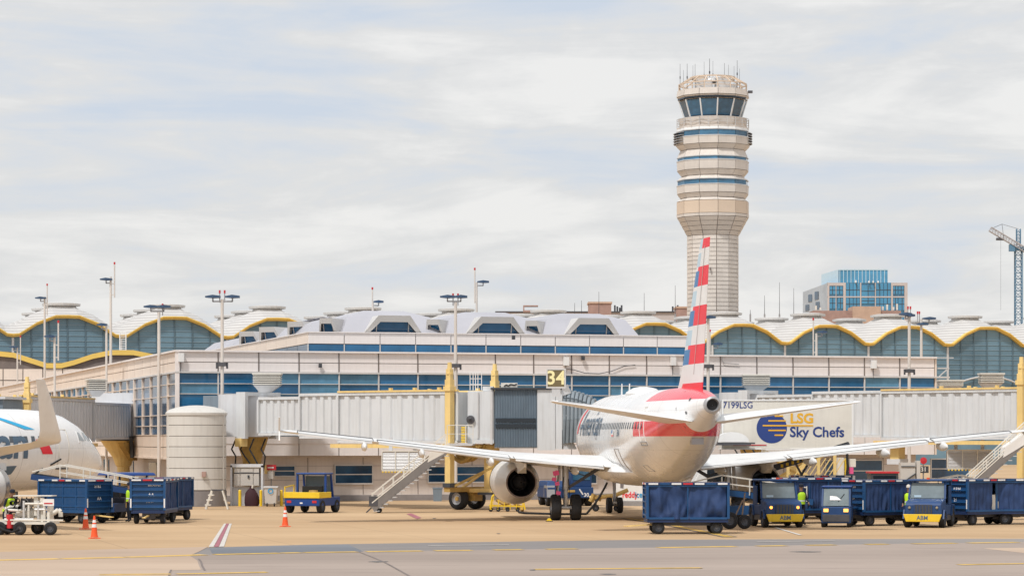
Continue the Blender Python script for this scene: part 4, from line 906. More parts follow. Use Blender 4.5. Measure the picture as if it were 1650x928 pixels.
J.patch([(18.6, 3.85), (19.3, 3.85), (19.3, 4.15), (18.6, 4.15)], -1, 'reflective', 'flag_decal', fus); J.patch([(18.6, 4.0), (18.95, 4.0), (18.95, 4.15), (18.6, 4.15)], -1, 'livery_blue', 'flag_decal', fus, off=.02); J.patch([(18.6, 3.87), (19.3, 3.87), (19.3, 3.92), (18.6, 3.92)], -1, 'livery_red', 'flag_decal', fus, off=.02)
for sd_ in (-1, 1): J.patch([(5.6, 4.0), (6.0, 4.0), (6.6, 5.2), (6.2, 5.2)], sd_, 'livery_red', 'flight_symbol', fus)
# fin with flag stripes: bands by height, blue towards the leading edge
fz = [5.55, 6.05, 6.82, 7.60, 8.38, 9.16, 9.94, 10.72, 11.42, 11.80]
fc = [1, 0, 1, 0, 1, 0, 1, 0, 1]        # 1 red 0 white
LEt = [(5.55, 25.0), (6.05, 26.1), (6.5, 26.75), (11.42, 31.05), (11.8, 31.5)]; TEt = [(5.55, 31.5), (11.8, 33.35)]
def fin_ring(z):
    le = interp(LEt, z)[0]; te_ = interp(TEt, z)[0]; c = te_ - le; th = .52 - .30 * (z - 5.5) / 6.3
    U_ = [0, .03, .10, .22, .36, .48, .75, 1.0]; T_ = [0, .40, .70, .95, 1.0, .92, .52, .06]
    fwd = [(-th / 2 * t_, J.y(le + u * c), z) for u, t_ in zip(U_, T_)]; back = [(th / 2 * t_, J.y(le + u * c), z) for u, t_ in zip(U_[::-1], T_[::-1])][:-1]
    return fwd + back
g = G(); zz = []
for a, b in zip(fz[:-1], fz[1:]): zz += [a, b - .16]
zz.append(fz[-1]); rings = [fin_ring(z) for z in zz]
def fin_mat(k, i):
    band = k // 2; gap = k % 2; u = i if i < 7 else 14 - i
    if gap and k < len(zz) - 2: return 0 if u < 4 else fc[band]
    if band == 0: return 1 if u > 2 else 0
    if band == 1: return 0
    if fc[band]: return 1 if u >= 5 else (3 if band >= 7 and u > 1 else 2)
    return 0 if u >= 5 else (3 if u >= 2 else 2)
    return fc[band]
g.loft(rings, mfn=fin_mat); fin = g.build('tail_fin', ['white_paint', 'livery_red', 'livery_blue', 'livery_pale'], jr, smooth=True, angle=40)
g = G()
for sgn in (-1, 1): g.tube([(sgn * .16, J.y(interp(LEt, 6.4)[0] + .72 * (interp(TEt, 6.4)[0] - interp(LEt, 6.4)[0])), 6.4), (sgn * .085, J.y(interp(LEt, 11.5)[0] + .72 * (interp(TEt, 11.5)[0] - interp(LEt, 11.5)[0])), 11.5)], .012, 5)
g.build('rudder_seam', 'metal_light', fin)
# tail cone: exhaust of the auxiliary power unit
a = G().lathe([(.345, J.y(33.55)), (.345, J.y(34.0)), (.26, J.y(34.04)), (.215, J.y(33.87))], 24, (0, 0, 5.1), 'y').build('tail_exhaust', 'metal_grey', jr, smooth=True, angle=40)
G().lathe([(.222, J.y(33.88)), (.01, J.y(33.88))], 20, (0, 0, 5.1), 'y').build('exhaust_duct', 'black', a)
g = G(); g.tube([J.surf(30.2, 5.7 + .0, -1, 0), J.surf(30.6, 5.0, -1, 0), J.surf(30.9, 4.55, -1, 0), J.surf(31.0, 4.2, -1, 0)], .022, 5); g.build('cone_seam', 'metal_dark', fus)
for s, z in ((31.9, 5.28), (31.7, 4.75)): J.patch([(s, z), (s + .16, z), (s + .16, z + .12), (s, z + .12)], -1, 'metal_dark', 'vent', fus)
for s, z in ((24.0, 2.35),): J.outline(s, s + .5, z, z + .25, -1, 'access_hatch', fus, .012)
g = G(); g.cbox((0, J.y(30.2), 3.65), (.5, .5, .25)); g.build('tail_bumper', 'metal_grey', fus)
for s, h in ((7.5, .55), (10.2, .5)): G().prism([(J.y(s), 5.9), (J.y(s + .35), 5.9), (J.y(s + .34), 5.92 + h), (J.y(s + .22), 5.92 + h)], -.02, .02, 'x').build('blade_antenna', 'white_paint', fus)
g = G(); rings = []
for s, w_, h in ((12.5, .1, .03), (13.2, .6, .26), (15, .75, .34), (16.5, .6, .28), (17.4, .1, .03)): rings.append([(w_ * math.cos(6.283 * i / 14), J.y(s), 5.85 + h * math.sin(6.283 * i / 14)) for i in range(14)])
g.loft(rings).build('radome_hump', 'white_paint', fus, smooth=True)
# nose gear
yn = J.y(5.07); g = G(); g.cyl((0, yn, .4), (0, yn + .1, 2.1), .085, n=12); g.cyl((-.3, yn, .4), (.3, yn, .4), .06, n=8); g.bar((0, yn, 1.0), (0, yn + .9, 1.9), .07); ng = g.build('nose_gear_leg', 'metal_grey', jr, smooth=True)
for sd_ in (-1, 1):
    wheel(ng, (sd_ * .27, yn, .40), .40, .26)
    G().cbox((sd_ * .42, yn + .3, 1.55), (.03, 1.1, .62)).build('gear_door', 'silver_paint', ng)
G().cbox((0, yn - .1, .52), (.22, .05, .12)).build('placard', 'white_paint', ng)

# ---- second airliner nosing in from the left edge
j2 = thing('airliner', 'silver airliner with a tall blended winglet nosing in at the side bridge', 'airplane', (-31.65, 118.47, 0), R(-32.5))
tab2 = [(0, -.72, .03, .03), (.12, -.70, .26, .25), (.5, -.60, .56, .56), (1.0, -.47, .84, .86), (1.7, -.30, 1.12, 1.22), (2.4, -.16, 1.36, 1.52), (3.4, -.04, 1.60, 1.80), (4.6, 0, 1.79, 1.96), (6.0, 0, 1.88, 2.02), (25, 0, 1.88, 2.02), (28, .2, 1.72, 1.82), (32, .75, 1.2, 1.25), (36, 1.25, .6, .65), (38, 1.4, .2, .25)]
K = Jet(j2, tab2, 3.18, 19.6)
skin_mat('skin_left', 'silver_paint', [])
f2 = K.fuselage('skin_left')
w2 = [(1.5, 13.0, 7.8, 2.25, .125), (1.88, 13.2, 7.3, 2.28, .125), (5.2, 15.2, 4.8, 2.62, .11), (11, 18.3, 3.1, 3.15, .10), (16.6, 21.3, 1.75, 3.6, .09), (17.1, 21.75, 1.5, 3.68, .085), (17.35, 22.05, 1.3, 3.82, .08), (17.5, 22.3, 1.15, 4.1, .08), (17.95, 23.3, .75, 5.4, .08), (18.2, 23.95, .5, 6.12, .07)]
for sd_ in (-1, 1):
    K.wing(w2[:6], 'wing', 'wing_grey', sd_)
    # blended winglet: sections stand upright
    prof = [(0, 0), (.05, .5), (.3, .9), (.6, .6), (1, .02), (.6, -.5), (.3, -.7), (.05, -.4)]; rings = []
    for (y, s, c, z, t), an in zip(w2[5:], (0, 35, 65, 72, 72)):
        nx, nz = -math.sin(R(an)), math.cos(R(an)); rings.append([(sd_ * (y + nx * v * t * c * .55), K.y(s + u * c), z + nz * v * t * c * .55) for u, v in prof])
    G().loft(rings).build('winglet', 'wing_grey', j2, smooth=True, angle=50)
    engine(K, 4.83, 12.7, 1.50, 1.02, 4.3, sd_, .72, 'engine')
    g = G(); x = sd_ * 4.9; g.loft([[(x - .15, K.y(s), z0), (x + .15, K.y(s), z0), (x + .15, K.y(s), z1), (x - .15, K.y(s), z1)] for s, z0, z1 in ((12.2, 2.3, 2.62), (14.5, 2.1, 2.75), (16.3, 2.1, 2.6))]); g.build('pylon', 'wing_grey', j2)
    K.wing([(.5, 33.5, 4.0, 4.6, .1), (7.1, 37.8, 1.5, 5.3, .09)], 'tailplane', 'white_paint', sd_)
    xm = sd_ * 2.86; lg = G().cyl((xm, 0, .5), (xm, 0, 2.3), .12, n=10).build('main_gear_leg', 'metal_light', j2)
    for dx in (-.43, .43): wheel(lg, (xm + dx, 0, .56), .56, .40)
    g = G()
    for k in range(36):
        s = 6.4 + k * .51; p = K.surf(s, 3.72, sd_, 0); g.cbox(p, (.03, .23, .32), 0, Matrix.Rotation(R(-15 * sd_), 3, 'Y'))
    stuff(g.build('window_row', 'window_grey', f2))
    K.outline(4.25, 5.05, 2.35, 4.2, sd_, 'door', f2, .03, 'cream')
    g = G(); g.cbox(K.surf(4.65, 2.28, sd_, .02), (.06, .9, .07)); g.build('door_sill', 'metal_dark', f2)
    for s0, s1 in ((1.45, 2.0), (2.06, 2.62), (2.68, 3.2)): K.patch([(s0, 3.62), (s1, 3.66), (s1 - .02, 4.08), (s0 + .32, 4.05)], sd_, 'glass_pale', 'cockpit_window', f2)
    K.outline(1.5, 3.3, 3.55, 4.12, sd_, 'window_frame', f2, .03, 'silver_paint')
    K.patch([(8.2, 2.05), (9.6, 1.75), (9.9, 2.4), (8.0, 2.45)], sd_, 'title_slate', 'cargo_opening', f2)
    for (s0, z0, s1, z1) in ((6.6, 2.25, 6.1, 2.55), (5.6, 2.72, 4.9, 3.0)):
        G().tube([K.surf(s0, z0 - .25, sd_, .03), K.surf(s1, z1 - .25, sd_, .03)], .04, 5).build('probe_mast', 'black', f2)
    K.patch([(5.55, 3.0), (6.3, 3.0), (6.75, 3.72), (6.0, 3.72)], sd_, 'livery_red', 'flight_symbol', f2, .02)
    K.patch([(6.6, 4.20), (7.3, 4.20), (8.9, 4.72), (8.6, 4.78)], sd_, 'livery_sky', 'flight_symbol', f2, .02)
    K.title('American', 2.35, 7.35, 3.5, sd_, f2, 'title_slate', bold=.02)
finr = [[(-.18, K.y(29.5), 4.9), (.18, K.y(29.5), 4.9), (.18, K.y(36.5), 4.9), (-.18, K.y(36.5), 4.9)], [(-.08, K.y(36.5), 12.5), (.08, K.y(36.5), 12.5), (.08, K.y(38.7), 12.5), (-.08, K.y(38.7), 12.5)]]
G().loft(finr).build('tail_fin', 'livery_red', j2)
yn = K.y(4.0); ng = G().cyl((0, yn, .35), (0, yn, 1.6), .08, n=10).build('nose_gear_leg', 'metal_light', j2)
for sd_ in (-1, 1): wheel(ng, (sd_ * .2, yn, .34), .34, .2)
# ================================================================== BOARDING BRIDGES
def ribbed(g, x0, x1, y, z0, z1, pitch, depth, sgn):
    """vertical trapezoid corrugation on a wall at y, ribs standing out towards sgn"""
    n = max(1, round((x1 - x0) / pitch)); p = (x1 - x0) / n; pts = []
    for k in range(n):
        a = x0 + k * p; pts += [(a, y), (a + p * .42, y), (a + p * .52, y + sgn * depth), (a + p * .90, y + sgn * depth)]
    pts.append((x1, y)); m = len(pts)
    g.add([(a, b, z0) for a, b in pts] + [(a, b, z1) for a, b in pts], [(i, i + 1, m + i + 1, m + i) for i in range(m - 1)])
def tunnel(root, x0, x1, z0, z1, hw, pitch, mat, rail=None, depth=.09, slope=0.0):
    t = G(); t.box(x0, x1, -hw + .09, hw - .09, z0, z1 - .02); o = t.build('tunnel_section', mat, root)
    for sgn in (-1, 1):
        g = G(); ribbed(g, x0 + .08, x1 - .08, sgn * (hw - .085), z0 + .12, z1 - .14, pitch, depth, sgn); g.build('wall_cladding', mat, o)
        g = G(); g.box(x0, x1, sgn * hw - .05, sgn * hw + .05, z1 - .13, z1 + .02); g.box(x0, x1, sgn * hw - .05, sgn * hw + .05, z0 - .02, z0 + .11)
        for xx in (x0, x1): g.box(xx - .06, xx + .06, sgn * hw - .07, sgn * hw + .07, z0 + .1105, z1 - .1305)
        g.build('frame_rail', mat, o)
        if rail:
            g = G(); g.box(x0 + .02, x1 + .02, sgn * hw - .09, sgn * hw + .09, z1 + .025, z1 + .12); g.box(x0 - .5, x1 + .1, sgn * hw - .08, sgn * hw + .08, z0 - .30, z0 - .09); 
            for k in range(3):
                xx = x0 + (x1 - x0) * (.45 + .2 * k); g.box(xx - .08, xx + .08, sgn * hw - .085, sgn * hw + .085, z1 + .12, z1 + .24)
            g.build('cable_rail', rail, o)
    return o
def hvac(name, label, p, w, h, group='rooftop ventilators on the boarding bridges', bracket=True, rz=0.0):
    o = thing(name, label, 'ventilator', p, rz, group)
    G().box(-w / 2 + .05, w / 2 - .05, -.45, .45, .4, .4 + h).build('casing', 'metal_dark', o)
    n = 5
    for k in range(n):
        z = .4 + h * (k + .15) / n; g = G(); g.cbox((0, -.50, z + h / n * .35), (w, .05, h / n * .46), 0, Matrix.Rotation(R(28), 3, 'X')); g.cbox((0, .50, z + h / n * .35), (w, .05, h / n * .46), 0, Matrix.Rotation(R(-28), 3, 'X'))
        for sx_ in (-1, 1): g.cbox((sx_ * w / 2, 0, z + h / n * .35), (.05, .96, h / n * .46), 0, Matrix.Rotation(R(28 * sx_), 3, 'Y'))
        g.build('louvre', 'cream', o)
    G().box(-w / 2 - .06, w / 2 + .06, -.56, .56, .4 + h, .48 + h).build('cap', 'cream', o)
    G().loft([[(-w / 2 * .55, -.3, 0), (w / 2 * .3, -.3, 0), (w / 2 * .3, .3, 0), (-w / 2 * .55, .3, 0)], [(-w / 2, -.45, .40), (w / 2, -.45, .40), (w / 2, .45, .40), (-w / 2, .45, .40)]]).build('duct', 'metal_light', o)
    return o
pm('stair_grey', (0.20, 0.185, 0.175), .6, 0, .1, 1, streak=.15)
def stairs(root, p, q, w, n, name='service_stair'):
    """open steel stair from foot p to head q, in the local frame of root, width w along y"""
    p = Vector(p); q = Vector(q); d = q - p
    for sgn in (-1, 1):
        off = Vector((0, sgn * w / 2, 0)); g = G(); g.bar(p + off, q + off, .06, .44); o = g.build('stringer', 'stair_grey', root); g = G(); g.bar(p + off + Vector((0, -.01, .26)), q + off + Vector((0, -.01, .26)), .07, .05); g.build('stringer_cap', 'cream', root)
        g = G(); up = Vector((0, 0, .78)); g.bar(p + off + up * .9, q + off + up, .06); g.bar(p + off + up * .5, q + off + up * .55, .05)
        for k in range(8):
            f = k / 7; b = p + d * f + off; g.bar(b, b + up, .04)
        g.build('handrail', 'cream', root)
    me = G().box(-.15, .15, -w / 2 + .03, w / 2 - .03, -.02, .02).mesh('tread', 'metal_light')
    for k in range(n): put('tread', me, root, p + d * (k + .5) / n + Vector((.12, -.06, -.24)))
def lift_unit(root, x, hw, zt, zg, wheel_r=.58):
    for sgn in (-1, 1):
        c = G(); y = sgn * (hw + .28); c.box(x - .18, x + .18, y - .18, y + .18, 1.15, zt - .9); c.box(x - .24, x + .24, y - .24, y + .24, zt - 1.5, zt - 1.25); c.box(x - .14, x + .14, y - .14, y + .14, zt - .9, zt - .35); c.cyl((x, y, zt - .35), (x, y, zt), .13, .11, 12); c.cyl((x, y, zt - .62), (x, y, zt - .55), .19, n=12)
        c.build('lift_column', 'yellow_steel', root)
    g = G(); g.box(x - .2, x + .2, -hw - .5, hw + .5, .95, 1.2); g.box(x - .35, x + .35, -.4, .4, .75, .95); g.bar((x + .1, -hw - .2, 1.2), (x + 1.9, -hw * .3, 2.3), .13); g.build('axle_beam', 'ochre', root)
    g = G(); g.box(x - .25, x + .25, -hw - .56, -hw + .05, 1.2, 1.42); g.build('lift_foot', 'frame_dark', root); G().box(x - .25, x + .25, hw - .05, hw + .56, 1.2, 1.42).build('lift_foot', 'frame_dark', root)
    for sgn in (-1, 1):
        for dx in (-.35,): wheel(root, (x + dx, sgn * .72, wheel_r), wheel_r, .40, 'y', rim='rim')
    g = G(); g.cyl((x - .35, -.9, wheel_r), (x - .35, .9, wheel_r), .12, n=8); g.box(x - .5, x + .4, -.35, .35, wheel_r - .12, wheel_r + .22); g.build('drive_bogie', 'ochre', root)
class Bridge:
    def __init__(b, root, P0, P1): b.root = root; b.P0 = Vector(P0); b.d = (Vector(P1) - b.P0); b.L = b.d.length; b.d.normalize()
    def s(b, px, y=-1.5):      # distance along the bridge of the point seen at column px, y metres off its axis
        k = (px - 825) / FPX; n = Vector((-b.d.y, b.d.x)) * y; q = b.P0 + n; return (k * q.y - q.x) / (b.d.x - k * b.d.y)
def make_bridge(label, p0, p1, grp):
    P0 = (XD(*p0), p0[1]); P1 = (XD(*p1), p1[1]); rz = math.atan2(P1[1] - P0[1], P1[0] - P0[0])
    root = thing('boarding_bridge', label, 'boarding bridge', (P0[0], P0[1], 0), rz, grp); return root, Bridge(root, P0, P1), rz
def rotunda(root, zf, zt, col='bridge_white'):
    g = G(); g.lathe([(1.5, zf), (1.5, zt)], 20, (-.2, 0, 0), close=True); g.build('rotunda', 'bridge_grey', root)
    g = G(); g.box(.55, 1.25, -1.45, -1.2, zf - .1, zt + .12); g.box(.55, 1.25, 1.2, 1.45, zf - .1, zt + .12); g.box(.55, 1.25, -1.2, 1.2, zt - .1, zt + .115); g.build('portal_frame', col, root)
    g = G(); g.box(-2.6, .3, -.9, 6.5, zf + .02, zt - .05); g.build('link_corridor', 'bridge_cab_grey', root)
    g = G(); g.lathe([(.42, 0), (.42, 1.9), (.5, 1.95), (.55, 2.6), (.85, zf - .35), (.95, zf)], 14, (.2, .2, 0), close=True); g.build('support_column', 'ochre', root)
    for bx_ in ((.5, 1.0, -1.5, -1.0, zf - .55, zf - .08), (-.2, .9, -.9, .9, 1.75, 2.25)): G().box(*bx_).build('drive_box', 'yellow_steel', root)
    g = G()
    for k, (a, b, c) in enumerate(((.9, -1.1, 1.3), (1.5, -1.0, 1.9), (.3, -1.2, .2), (2.3, -.9, 2.1))):
        g.tube([(a, b, zf - .1), (a - .25, b - .1, zf - .7), (a + .1, b - .12, zf - 1.1), (c, b, zf - 1.5 - .2 * k)], .045, 6)
    g.build('cable_loop', 'rubber', root)

# ---- gate 34 bridge
b1, B1, r1 = make_bridge('white ribbed boarding bridge leading to the striped-fin airliner, gate sign on its cab', (398, 150.0), (850, 137.5), None)
rotunda(b1, 3.85, 6.25)
sA, sB, sC, sD = B1.s(412), B1.s(482), B1.s(547), B1.s(740)
tunnel(b1, sA, sB + .6, 3.95, 6.05, 1.28, .56, 'bridge_white')
tunnel(b1, sB, sC + .6, 3.78, 6.22, 1.45, .60, 'bridge_white')
tunnel(b1, sC, sD, 3.55, 6.22, 1.62, .72, 'bridge_white', 'yellow_steel')
lift_unit(b1, B1.s(724.5, -1.9), 1.62, 7.75, 0)
cabx = B1.s(755, 0)
# cab: ribbed flank, rolling slat curtain, head wall and folding canopy; turned towards the aircraft
cabr = G(); cab_rz = -r1 + R(-4)
cb = thing_loc = None
o = bpy.data.objects.new('cab', None); col.objects.link(o); o.parent = b1
def cabmesh(fn, name, mat, parent=None):
    g = G(); fn(g); rot = Matrix.Rotation(cab_rz, 3, 'Z'); org = Vector((cabx, 0, 0)); g.v = [tuple(org + rot @ Vector(v)) for v in g.v]; return g.build(name, mat, parent or b1)
bpy.data.objects.remove(o)
D1 = 137.2
pm('hoop_grey', (0.24, 0.28, 0.31), .6, 0, .15, 2)
def cx_(px): return XD(px, D1 - 1.5) - XD(755, D1 - 1.5) + .2
cw = cabmesh(lambda g: (g.box(cx_(752), cx_(795), -1.7, 1.7, 3.55, 6.25), g.box(cx_(752), cx_(795), -1.78, -1.701, 3.5, 3.7), g.box(cx_(752), cx_(768), -1.75, -1.701, 3.71, 6.2)), 'cab_body', 'bridge_white')
cabmesh(lambda g: (g.box(cx_(768), cx_(770), -1.80, -1.702, 3.75, 6.2), g.box(cx_(789), cx_(793), -1.82, -1.703, 3.45, 6.3)), 'door_jamb', 'metal_light', cw)
def slats(g):
    n = 26; w = (cx_(866) - cx_(796)) / n
    for k in range(n): a = cx_(796) + k * w; g.prism([(a, -1.68), (a + w * .5, -1.74), (a + w, -1.68)], 3.3, 6.32, 'z')
sc_ = cabmesh(slats, 'slat_curtain', 'bridge_cab_grey')
cabmesh(lambda g: [g.box(cx_(798), cx_(864), -1.765, -1.735, z, z + .20) for z in (4.32, 4.62)], 'curtain_window', 'glass_dark', sc_)
cabmesh(lambda g: g.box(cx_(790), cx_(907), -1.9, 1.9, 6.33, 6.42), 'cab_roof', 'frame_dark')
cabmesh(lambda g: (g.box(cx_(796), cx_(900), -1.62, 1.7, 3.25, 6.32),), 'cab_interior', 'bridge_grey')
cabmesh(lambda g: (g.box(cx_(866.5), cx_(896), -1.79, -1.63, 3.15, 6.31), g.box(cx_(896.5), cx_(907), -1.75, 1.72, 3.2, 6.30)), 'head_wall', 'bridge_white')
cabmesh(lambda g: (g.loft([[(cx_(908), -1.65, 3.2), (cx_(928), -1.3, 3.2), (cx_(928), .6, 3.2), (cx_(908), .6, 3.2)], [(cx_(908), -1.65, 4.1), (cx_(914), -1.3, 4.1), (cx_(914), .6, 4.1), (cx_(908), .6, 4.1)]]),), 'bumper_floor', 'bridge_white')
for k in range(8):      # bellows hoops of the weather canopy
    f = k / 7
    def hoop(g, f=f):
        x = cx_(909) + f * 1.45; dy = -.35 * f; zt = 6.15 - .45 * f * f; zb = 3.5 + .15 * f
        pts = [(x, -1.55 + dy * .2, zb), (x + .05, -1.68 + dy * .2, zb + 1.2), (x + .05, -1.6 + dy * .2, zt - .3), (x + .1, -1.3, zt + .05), (x + .1, .9, zt + .1), (x + .1, 1.4, zt - .3), (x, 1.5, zb)]
        g.tube(pts, .10, 8)
    cabmesh(hoop, 'canopy_hoop', 'hoop_grey')
def skinf(g):
    rings = []
    for k in range(8):
        f = k / 7; x = cx_(909) + f * 1.42; zt = 6.12 - .45 * f * f; zb = 3.5 + .15 * f
        rings.append([(x, -1.52, zb), (x, -1.6, zb + 1.2), (x, -1.5, zt - .3), (x, -1.2, zt), (x, .9, zt), (x, 1.4, zb)])
    g.loft(rings)
cabmesh(skinf, 'canopy_skin', 'bellows')
cabmesh(lambda g: g.add([(cx_(900), -1.75, 6.3), (cx_(916), -1.7, 6.6), (cx_(922), -1.5, 6.15), (cx_(906), -1.72, 5.95)], [(0, 1, 2, 3)]), 'canopy_flap', 'metal_light')
cabmesh(lambda g: (g.bar((cx_(907), -1.7, 5.0), (cx_(927), -1.65, 4.88), .04), g.bar((cx_(907), -1.7, 4.2), (cx_(907), -1.7, 6.0), .05)), 'canopy_arm', 'metal_light')
# landing, mirror, hose coils, roof ladder cage, control housing on the cab roof
cabmesh(lambda g: (g.box(cx_(722), cx_(764), -3.0, -1.72, 3.42, 3.5), g.box(cx_(716), cx_(762), -3.0, -1.8, 3.38, 3.42)), 'landing', 'metal_light')
cabmesh(lambda g: [g.bar((cx_(722), -2.95, 3.5), (cx_(722), -2.95, 4.45), .04), g.bar((cx_(752), -2.95, 3.5), (cx_(752), -2.95, 4.45), .04), g.bar((cx_(722), -2.95, 4.45), (cx_(764), -2.95, 4.45), .04), g.bar((cx_(722), -2.95, 4.0), (cx_(764), -2.95, 4.0), .03), g.bar((cx_(764), -2.95, 3.5), (cx_(764), -2.95, 4.45), .04)], 'landing_rail', 'cream')
cabmesh(lambda g: g.lathe([(.05, -1.95), (.10, -1.9), (.22, -1.88), (.22, -1.8), (.05, -1.79)], 18, (cx_(757), 0, 4.75), 'y'), 'hose_reel', 'metal_dark')
cabmesh(lambda g: [g.lathe([(.13, z), (.16, z + .03), (.13, z + .06)], 12, (cx_(747), -2.2, 0)) for z in [3.55 + i * .085 for i in range(10)]], 'hose_coil', 'yellow_bright')
def cage(g):
    for px in (755, 760, 764, 768, 774): g.bar((cx_(px), -1.4, 6.3), (cx_(px), -1.4, 7.25), .035)
    for z in (6.6, 6.9, 7.25): g.bar((cx_(755), -1.4, z), (cx_(774), -1.4, z), .035)
cabmesh(cage, 'roof_ladder', 'white_paint')
cabmesh(lambda g: (g.box(cx_(776), cx_(793), -1.5, -.6, 6.26, 6.5),), 'roof_housing', 'bridge_white')
cabmesh(lambda g: (g.box(cx_(806), cx_(833), -1.4, -1.3, 6.45, 6.68),), 'roof_placard', 'cream')
cabmesh(lambda g: [g.tube([(cx_(811), -1.42, 6.5), (cx_(815), -1.42, 6.58), (cx_(818), -1.42, 6.52), (cx_(822), -1.42, 6.6), (cx_(828), -1.42, 6.56), (cx_(832), -1.42, 6.62)], .035, 6)], 'graphic', 'black')
# support frame legs under the cab end
g = G(); xx = B1.s(786, -.3)
g.box(xx - .25, xx + .25, -.3, .3, 1.1, 3.4); g.bar((xx - 1.9, -.4, 1.0), (xx, -.2, 2.2), .12); g.box(xx - 2.2, xx + .6, -.5, .5, .92, 1.12); g.build('support_leg', 'yellow_steel', b1)
g = G(); g.box(xx - .45, xx + .45, -.6, .6, .8, .93); g.build('support_foot', 'frame_dark', b1)
def hoses(g, x, z, n=3):
    for k in range(n):
        pts = []
        for i in range(9): f = i / 8; pts.append((x + f * 1.6 + .1 * k, -1.2 + .25 * k, z - .55 * math.sin(f * 3.1416) + .5 * f + .05 * k))
        g.tube(pts, .10, 7)
hg = G(); hoses(hg, B1.s(752, 0), 2.85); hg.build('air_hose', 'ochre', b1)
# stair down from the landing
sr = thing('service_stair', 'pale steel service stair running down from the gate bridge to the apron', 'stair', (XD(597, 133.6), 133.6, 0), 0)
q1 = PX(718, 724, 133.6) - Vector((XD(597, 133.6), 133.6, 0))
stairs(sr, (.1, 0, .25), (q1.x, 0, q1.z), 1.0, 17)
for s_ in (-.42, .42): wheel(sr, (.45, s_, .12), .12, .08, 'y')
for s_ in (-.45, .45): G().bar((-.2, s_, .02), (.3, s_, .5), .05).build('foot_frame', 'metal_dark', sr)
G().box(-.05, .4, -.54, -.5, .35, .85).build('foot_panel', 'metal_dark', sr)
G().loft([[(q1.x - .9, -.53, 2.55), (q1.x + .3, -.53, 3.2), (q1.x + .3, .53, 3.2), (q1.x - .9, .53, 2.55)], [(q1.x - .8, -.55, 3.0), (q1.x + .2, -.55, 3.55), (q1.x + .2, .55, 3.55), (q1.x - .8, .55, 3.0)]]).build('stair_head', 'cream', sr)
def louvred_unit(label, p, w, h, d=1.1, rz=0.0, grp='louvred air units under the bridges'):
    o = thing('air_unit', label, 'air unit', p, rz, grp)
    G().box(-w / 2 + .04, w / 2 - .04, .04, d, 0, h).build('casing', 'metal_light', o)
    me = G().cbox((0, 0, 0), (w / 3 - .05, .03, .05), 0, Matrix.Rotation(R(-35), 3, 'X')).mesh('louvre', 'metal_light')
    for b_ in range(3):
        for k in range(11): put('louvre', me, o, (-w / 2 + w / 6 + b_ * w / 3, .01, .08 + k * (h - .12) / 11))
    g = G()
    for k in range(4): g.box(-w / 2 + k * w / 3 - .025, -w / 2 + k * w / 3 + .025, -.04, .04, 0, h)
    g.box(-w / 2, w / 2, -.045, .05, h, h + .06); g.box(-w / 2, w / 2, -.045, .05, -.06, 0); g.build('frame', 'cream', o)
    me = G().box(0, w / 26, -.05, .0, -.14, -.065).mesh('fringe_block', 'yellow_bright')
    for k in range(13): put('fringe_block', me, o, (-w / 2 + k * w / 13, 0, 0))
    for sx_ in (-.3, .3): G().box(sx_ * w - .09, sx_ * w + .09, .3, .5, h + .06, h + .75).build('hanger', 'bridge_grey', o)
    return o
pu = PX(648, 757, 140); louvred_unit('white louvred air unit hung under the gate bridge beside the stair', pu, 2.15, .98, rz=R(-3))
hvac('roof_ventilator', 'cream louvred ventilator on the gate bridge link, its cap above the storage tank', PX(431, 632, 151.5), 1.55, .62)

# ---- bridge behind the catering truck
b2, B2, r2 = make_bridge('white ribbed boarding bridge behind the catering truck and baggage carts', (1203, 158.0), (1690, 143.0), None)
rotunda(b2, 3.95, 6.5)
tunnel(b2, B2.s(1216), B2.s(1316), 4.0, 6.3, 1.28, .56, 'bridge_white')
tunnel(b2, B2.s(1308), B2.s(1432), 3.85, 6.45, 1.45, .60, 'bridge_white')
tunnel(b2, B2.s(1422), B2.s(1643), 3.72, 6.42, 1.62, .84, 'bridge_white', 'yellow_steel')
lift_unit(b2, B2.s(1646, -1.9), 1.62, 8.15, 0)
g = G(); x = B2.s(1436); g.box(x - .3, x + .3, -1.2, -.6, 2.6, 3.5); g.build('support_bracket', 'yellow_steel', b2)
g = G(); x = B2.s(1436); g.box(x - .45, x + .45, -1.3, -.5, 2.3, 2.6); g.build('bracket_clamp', 'bridge_grey', b2)
pu = PX(1563, 754, 146); louvred_unit('white louvred air unit hung above the tug and striped carts at the rear bridge', pu, 2.45, .98, rz=R(-3))
hvac('roof_ventilator', 'cream louvred ventilator on the rear bridge link beside the tail fin', PX(1218, 632, 161), 1.6, .62)
hvac('roof_ventilator', 'low cream ventilator on the rear bridge just right of the pier end', PX(1531, 633, 158), 1.4, .30)
hvac('roof_ventilator', 'cream louvred ventilator standing high against the last glass arch', PX(1597, 628, 158), 1.35, .52)
sr2 = thing('service_stair', 'pale steel service stair sloping up behind the striped carts', 'stair', (XD(1540, 139), 139, 0), 0)
q2 = PX(1662, 690, 139) - Vector((XD(1540, 139), 139, 0)); stairs(sr2, (-.3, 0, .25), (q2.x, 0, q2.z - .2), 1.0, 17)
G().loft([[(q2.x - 1.6, -.55, 2.75), (q2.x + .3, -.55, 3.9), (q2.x + .3, .55, 3.9), (q2.x - 1.6, .55, 2.75)], [(q2.x - 1.5, -.6, 3.3), (q2.x + .2, -.6, 4.5), (q2.x + .2, .6, 4.5), (q2.x - 1.5, .6, 3.3)]]).build('stair_head', 'white_paint', sr2)

